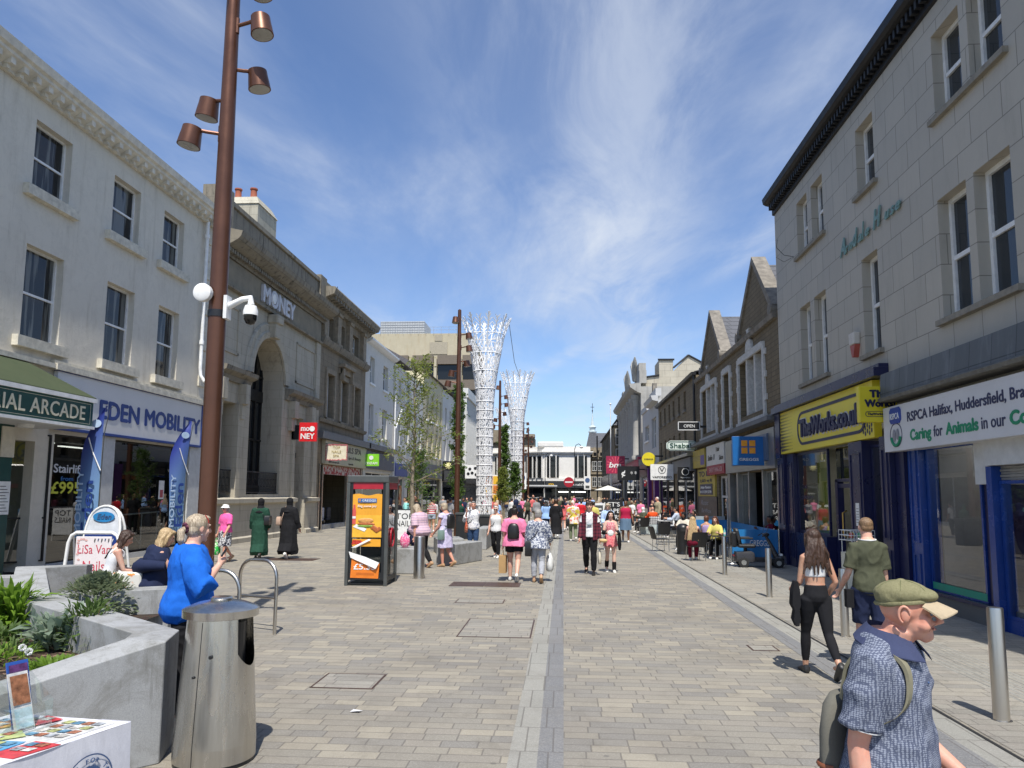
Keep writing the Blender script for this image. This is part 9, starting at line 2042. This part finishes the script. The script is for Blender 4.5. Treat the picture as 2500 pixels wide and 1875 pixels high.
J['child']('smile_line',M().tube([HP(.026,.098,-.030),HP(.036,.084,-.044),HP(.037,.074,-.060)],[.0008,.0022,.0008],5),plain('skin_crease',(.36,.17,.12),.7),raw=True)
q=M();q.tube([HP(-.026,.083,-.050),HP(0,.097,-.054),HP(.028,.081,-.048)],[.002*s,.0038*s,.002*s],8);J['child']('mouth_line',q,plain('mouth_shadow',(.22,.07,.06),.6),raw=True)
m_col=K('collar_navy',(.045,.055,.11),fold=.1)
for q_ in (-1,1):
    q=M();pts=[]
    for k in np.linspace(0,1,9):
        a=math.pi*(.5-q_*0)+q_*0;ang=-math.pi/2+q_*math.pi*.93*k;cx,cy=.045*h*math.cos(ang),-.004*h+.045*h*math.sin(ang);up_=.858-.020*k;pts.append((cx,cy,ang,up_,k))
    for (x0,y0_,a0_,u0,k0),(x1_,y1_,a1_,u1,k1) in zip(pts,pts[1:]):
        o0=Vector((math.cos(a0_),math.sin(a0_),0))*(.026+.014*k0)*h;o1=Vector((math.cos(a1_),math.sin(a1_),0))*(.026+.014*k1)*h
        A0,A1=Vector((x0,y0_,u0*h)),Vector((x1_,y1_,u1*h));B0,B1=A0+o0-Z_*(.030+.014*k0)*h,A1+o1-Z_*(.030+.014*k1)*h;th=Vector((0,0,.004))
        q.add([T(A0),T(A1),T(B1),T(B0),T(A0+th),T(A1+th),T(B1+th),T(B0+th)],[(0,1,2,3),(4,5,6,7),(3,2,6,7),(0,1,5,4)])
        I0,I1=A0*.985,A1*.985;q.add([T(A0+th),T(A1+th),T(Vector((I1.x,I1.y,.826*h))),T(Vector((I0.x,I0.y,.826*h)))],[(0,1,2,3)])
    J['child']('collar',q,m_col,raw=True)
J['child']('placket',M().tube([T((0,.044*h,.822*h)),T((0,.064*h,.785*h)),T((0,.074*h,.745*h))],.009,6),p_polo,raw=True)
for z_ in (.80,.775,.75):J['child']('button',M().ell(T((0,.079*h-(z_-.75)*.40*h,z_*h)),(.005,.004,.005),8,5),m_navl,raw=True)
for sh,el,wr in J['arms']:
    d_=(el-sh);c0_=sh+d_*.70;J['child']('sleeve_trim',M().tube([c0_,c0_+d_*.05,c0_+d_*.075],[.0425*h,.0415*h,.041*h],22),m_col,raw=True);J['child']('sleeve_piping',M().tube([c0_+d_*.076,c0_+d_*.09],[.0412*h,.0408*h],22),m_white,raw=True)
sh,el,wr=J['arms'][1];d_=(wr-el).normalized();c0_=wr-d_*.018
J['child']('watch_strap',M().tube([c0_-d_*.011,c0_+d_*.011],[.030,.029],18),plain('strap_blue',(.01,.10,.28),.5),raw=True);J['child']('watch_face',M().tube([c0_+Vector((-.028,.0,.006)),c0_+Vector((-.036,0,.007))],[.016,.014],16),m_steel,raw=True)
def catm(P_,n=5):
    out=[]
    for i in range(len(P_)-1):
        p0,p1,p2,p3=P_[max(i-1,0)],P_[i],P_[i+1],P_[min(i+2,len(P_)-1)]
        for j in range(n):
            t=j/n;out.append(tuple(.5*(2*b+(c-a)*t+(2*a-5*b+4*c-d)*t*t+(3*b-a-3*c+d)*t**3) for a,b,c,d in zip(p0,p1,p2,p3)))
    return out+[P_[-1]]
m_pk=K('pack_taupe',(.13,.125,.105),fold=.15);cb=T((0,-.090*h,.560*h));m1=M()
m1.loft([[cb+Vector((.135*q_*math.cos(a),(.055*q_)*math.sin(a)-.02,zz)) for a in np.linspace(0,2*math.pi,21)[:-1]] for zz,q_ in ((-.30,.75),(-.27,1.0),(-.1,1.12),(.08,1.05),(.17,.85),(.21,.5))])
m2=M();m2.loft([[T((x_,y_,z_)) for x_,y_,z_ in ((sx*h-.018,sy*h,sz*h),(sx*h+.018,sy*h,sz*h),(sx*h+.018,(sy+.006*k)*h,(sz+.006)*h),(sx*h-.018,(sy+.006*k)*h,(sz+.006)*h))] for sx,sy,sz,k in catm([(.046,-.080,.68,-1),(.050,-.070,.75,-1),(.054,-.048,.787,-.6),(.057,-.012,.808,0),(.060,.026,.803,.6),(.066,.052,.782,1),(.073,.062,.745,1),(.082,.058,.705,1),(.092,.030,.67,1),(.088,-.02,.645,.5)])])
m3=M();m3.tube([cb+Vector((.152*math.cos(a),(.064)*math.sin(a)-.02,-.06+.02*math.cos(a))) for a in np.linspace(-2.6,.4,12)],.009,6)
worn(J,'backpack','taupe canvas backpack with a rust leather band on the man in the cap','backpack',[('body',m1,m_pk),('strap',m2,K('strap_khaki',(.22,.205,.14),fold=.1)),('leather_band',m3,plain('rust_leather',(.22,.07,.03),.6))])
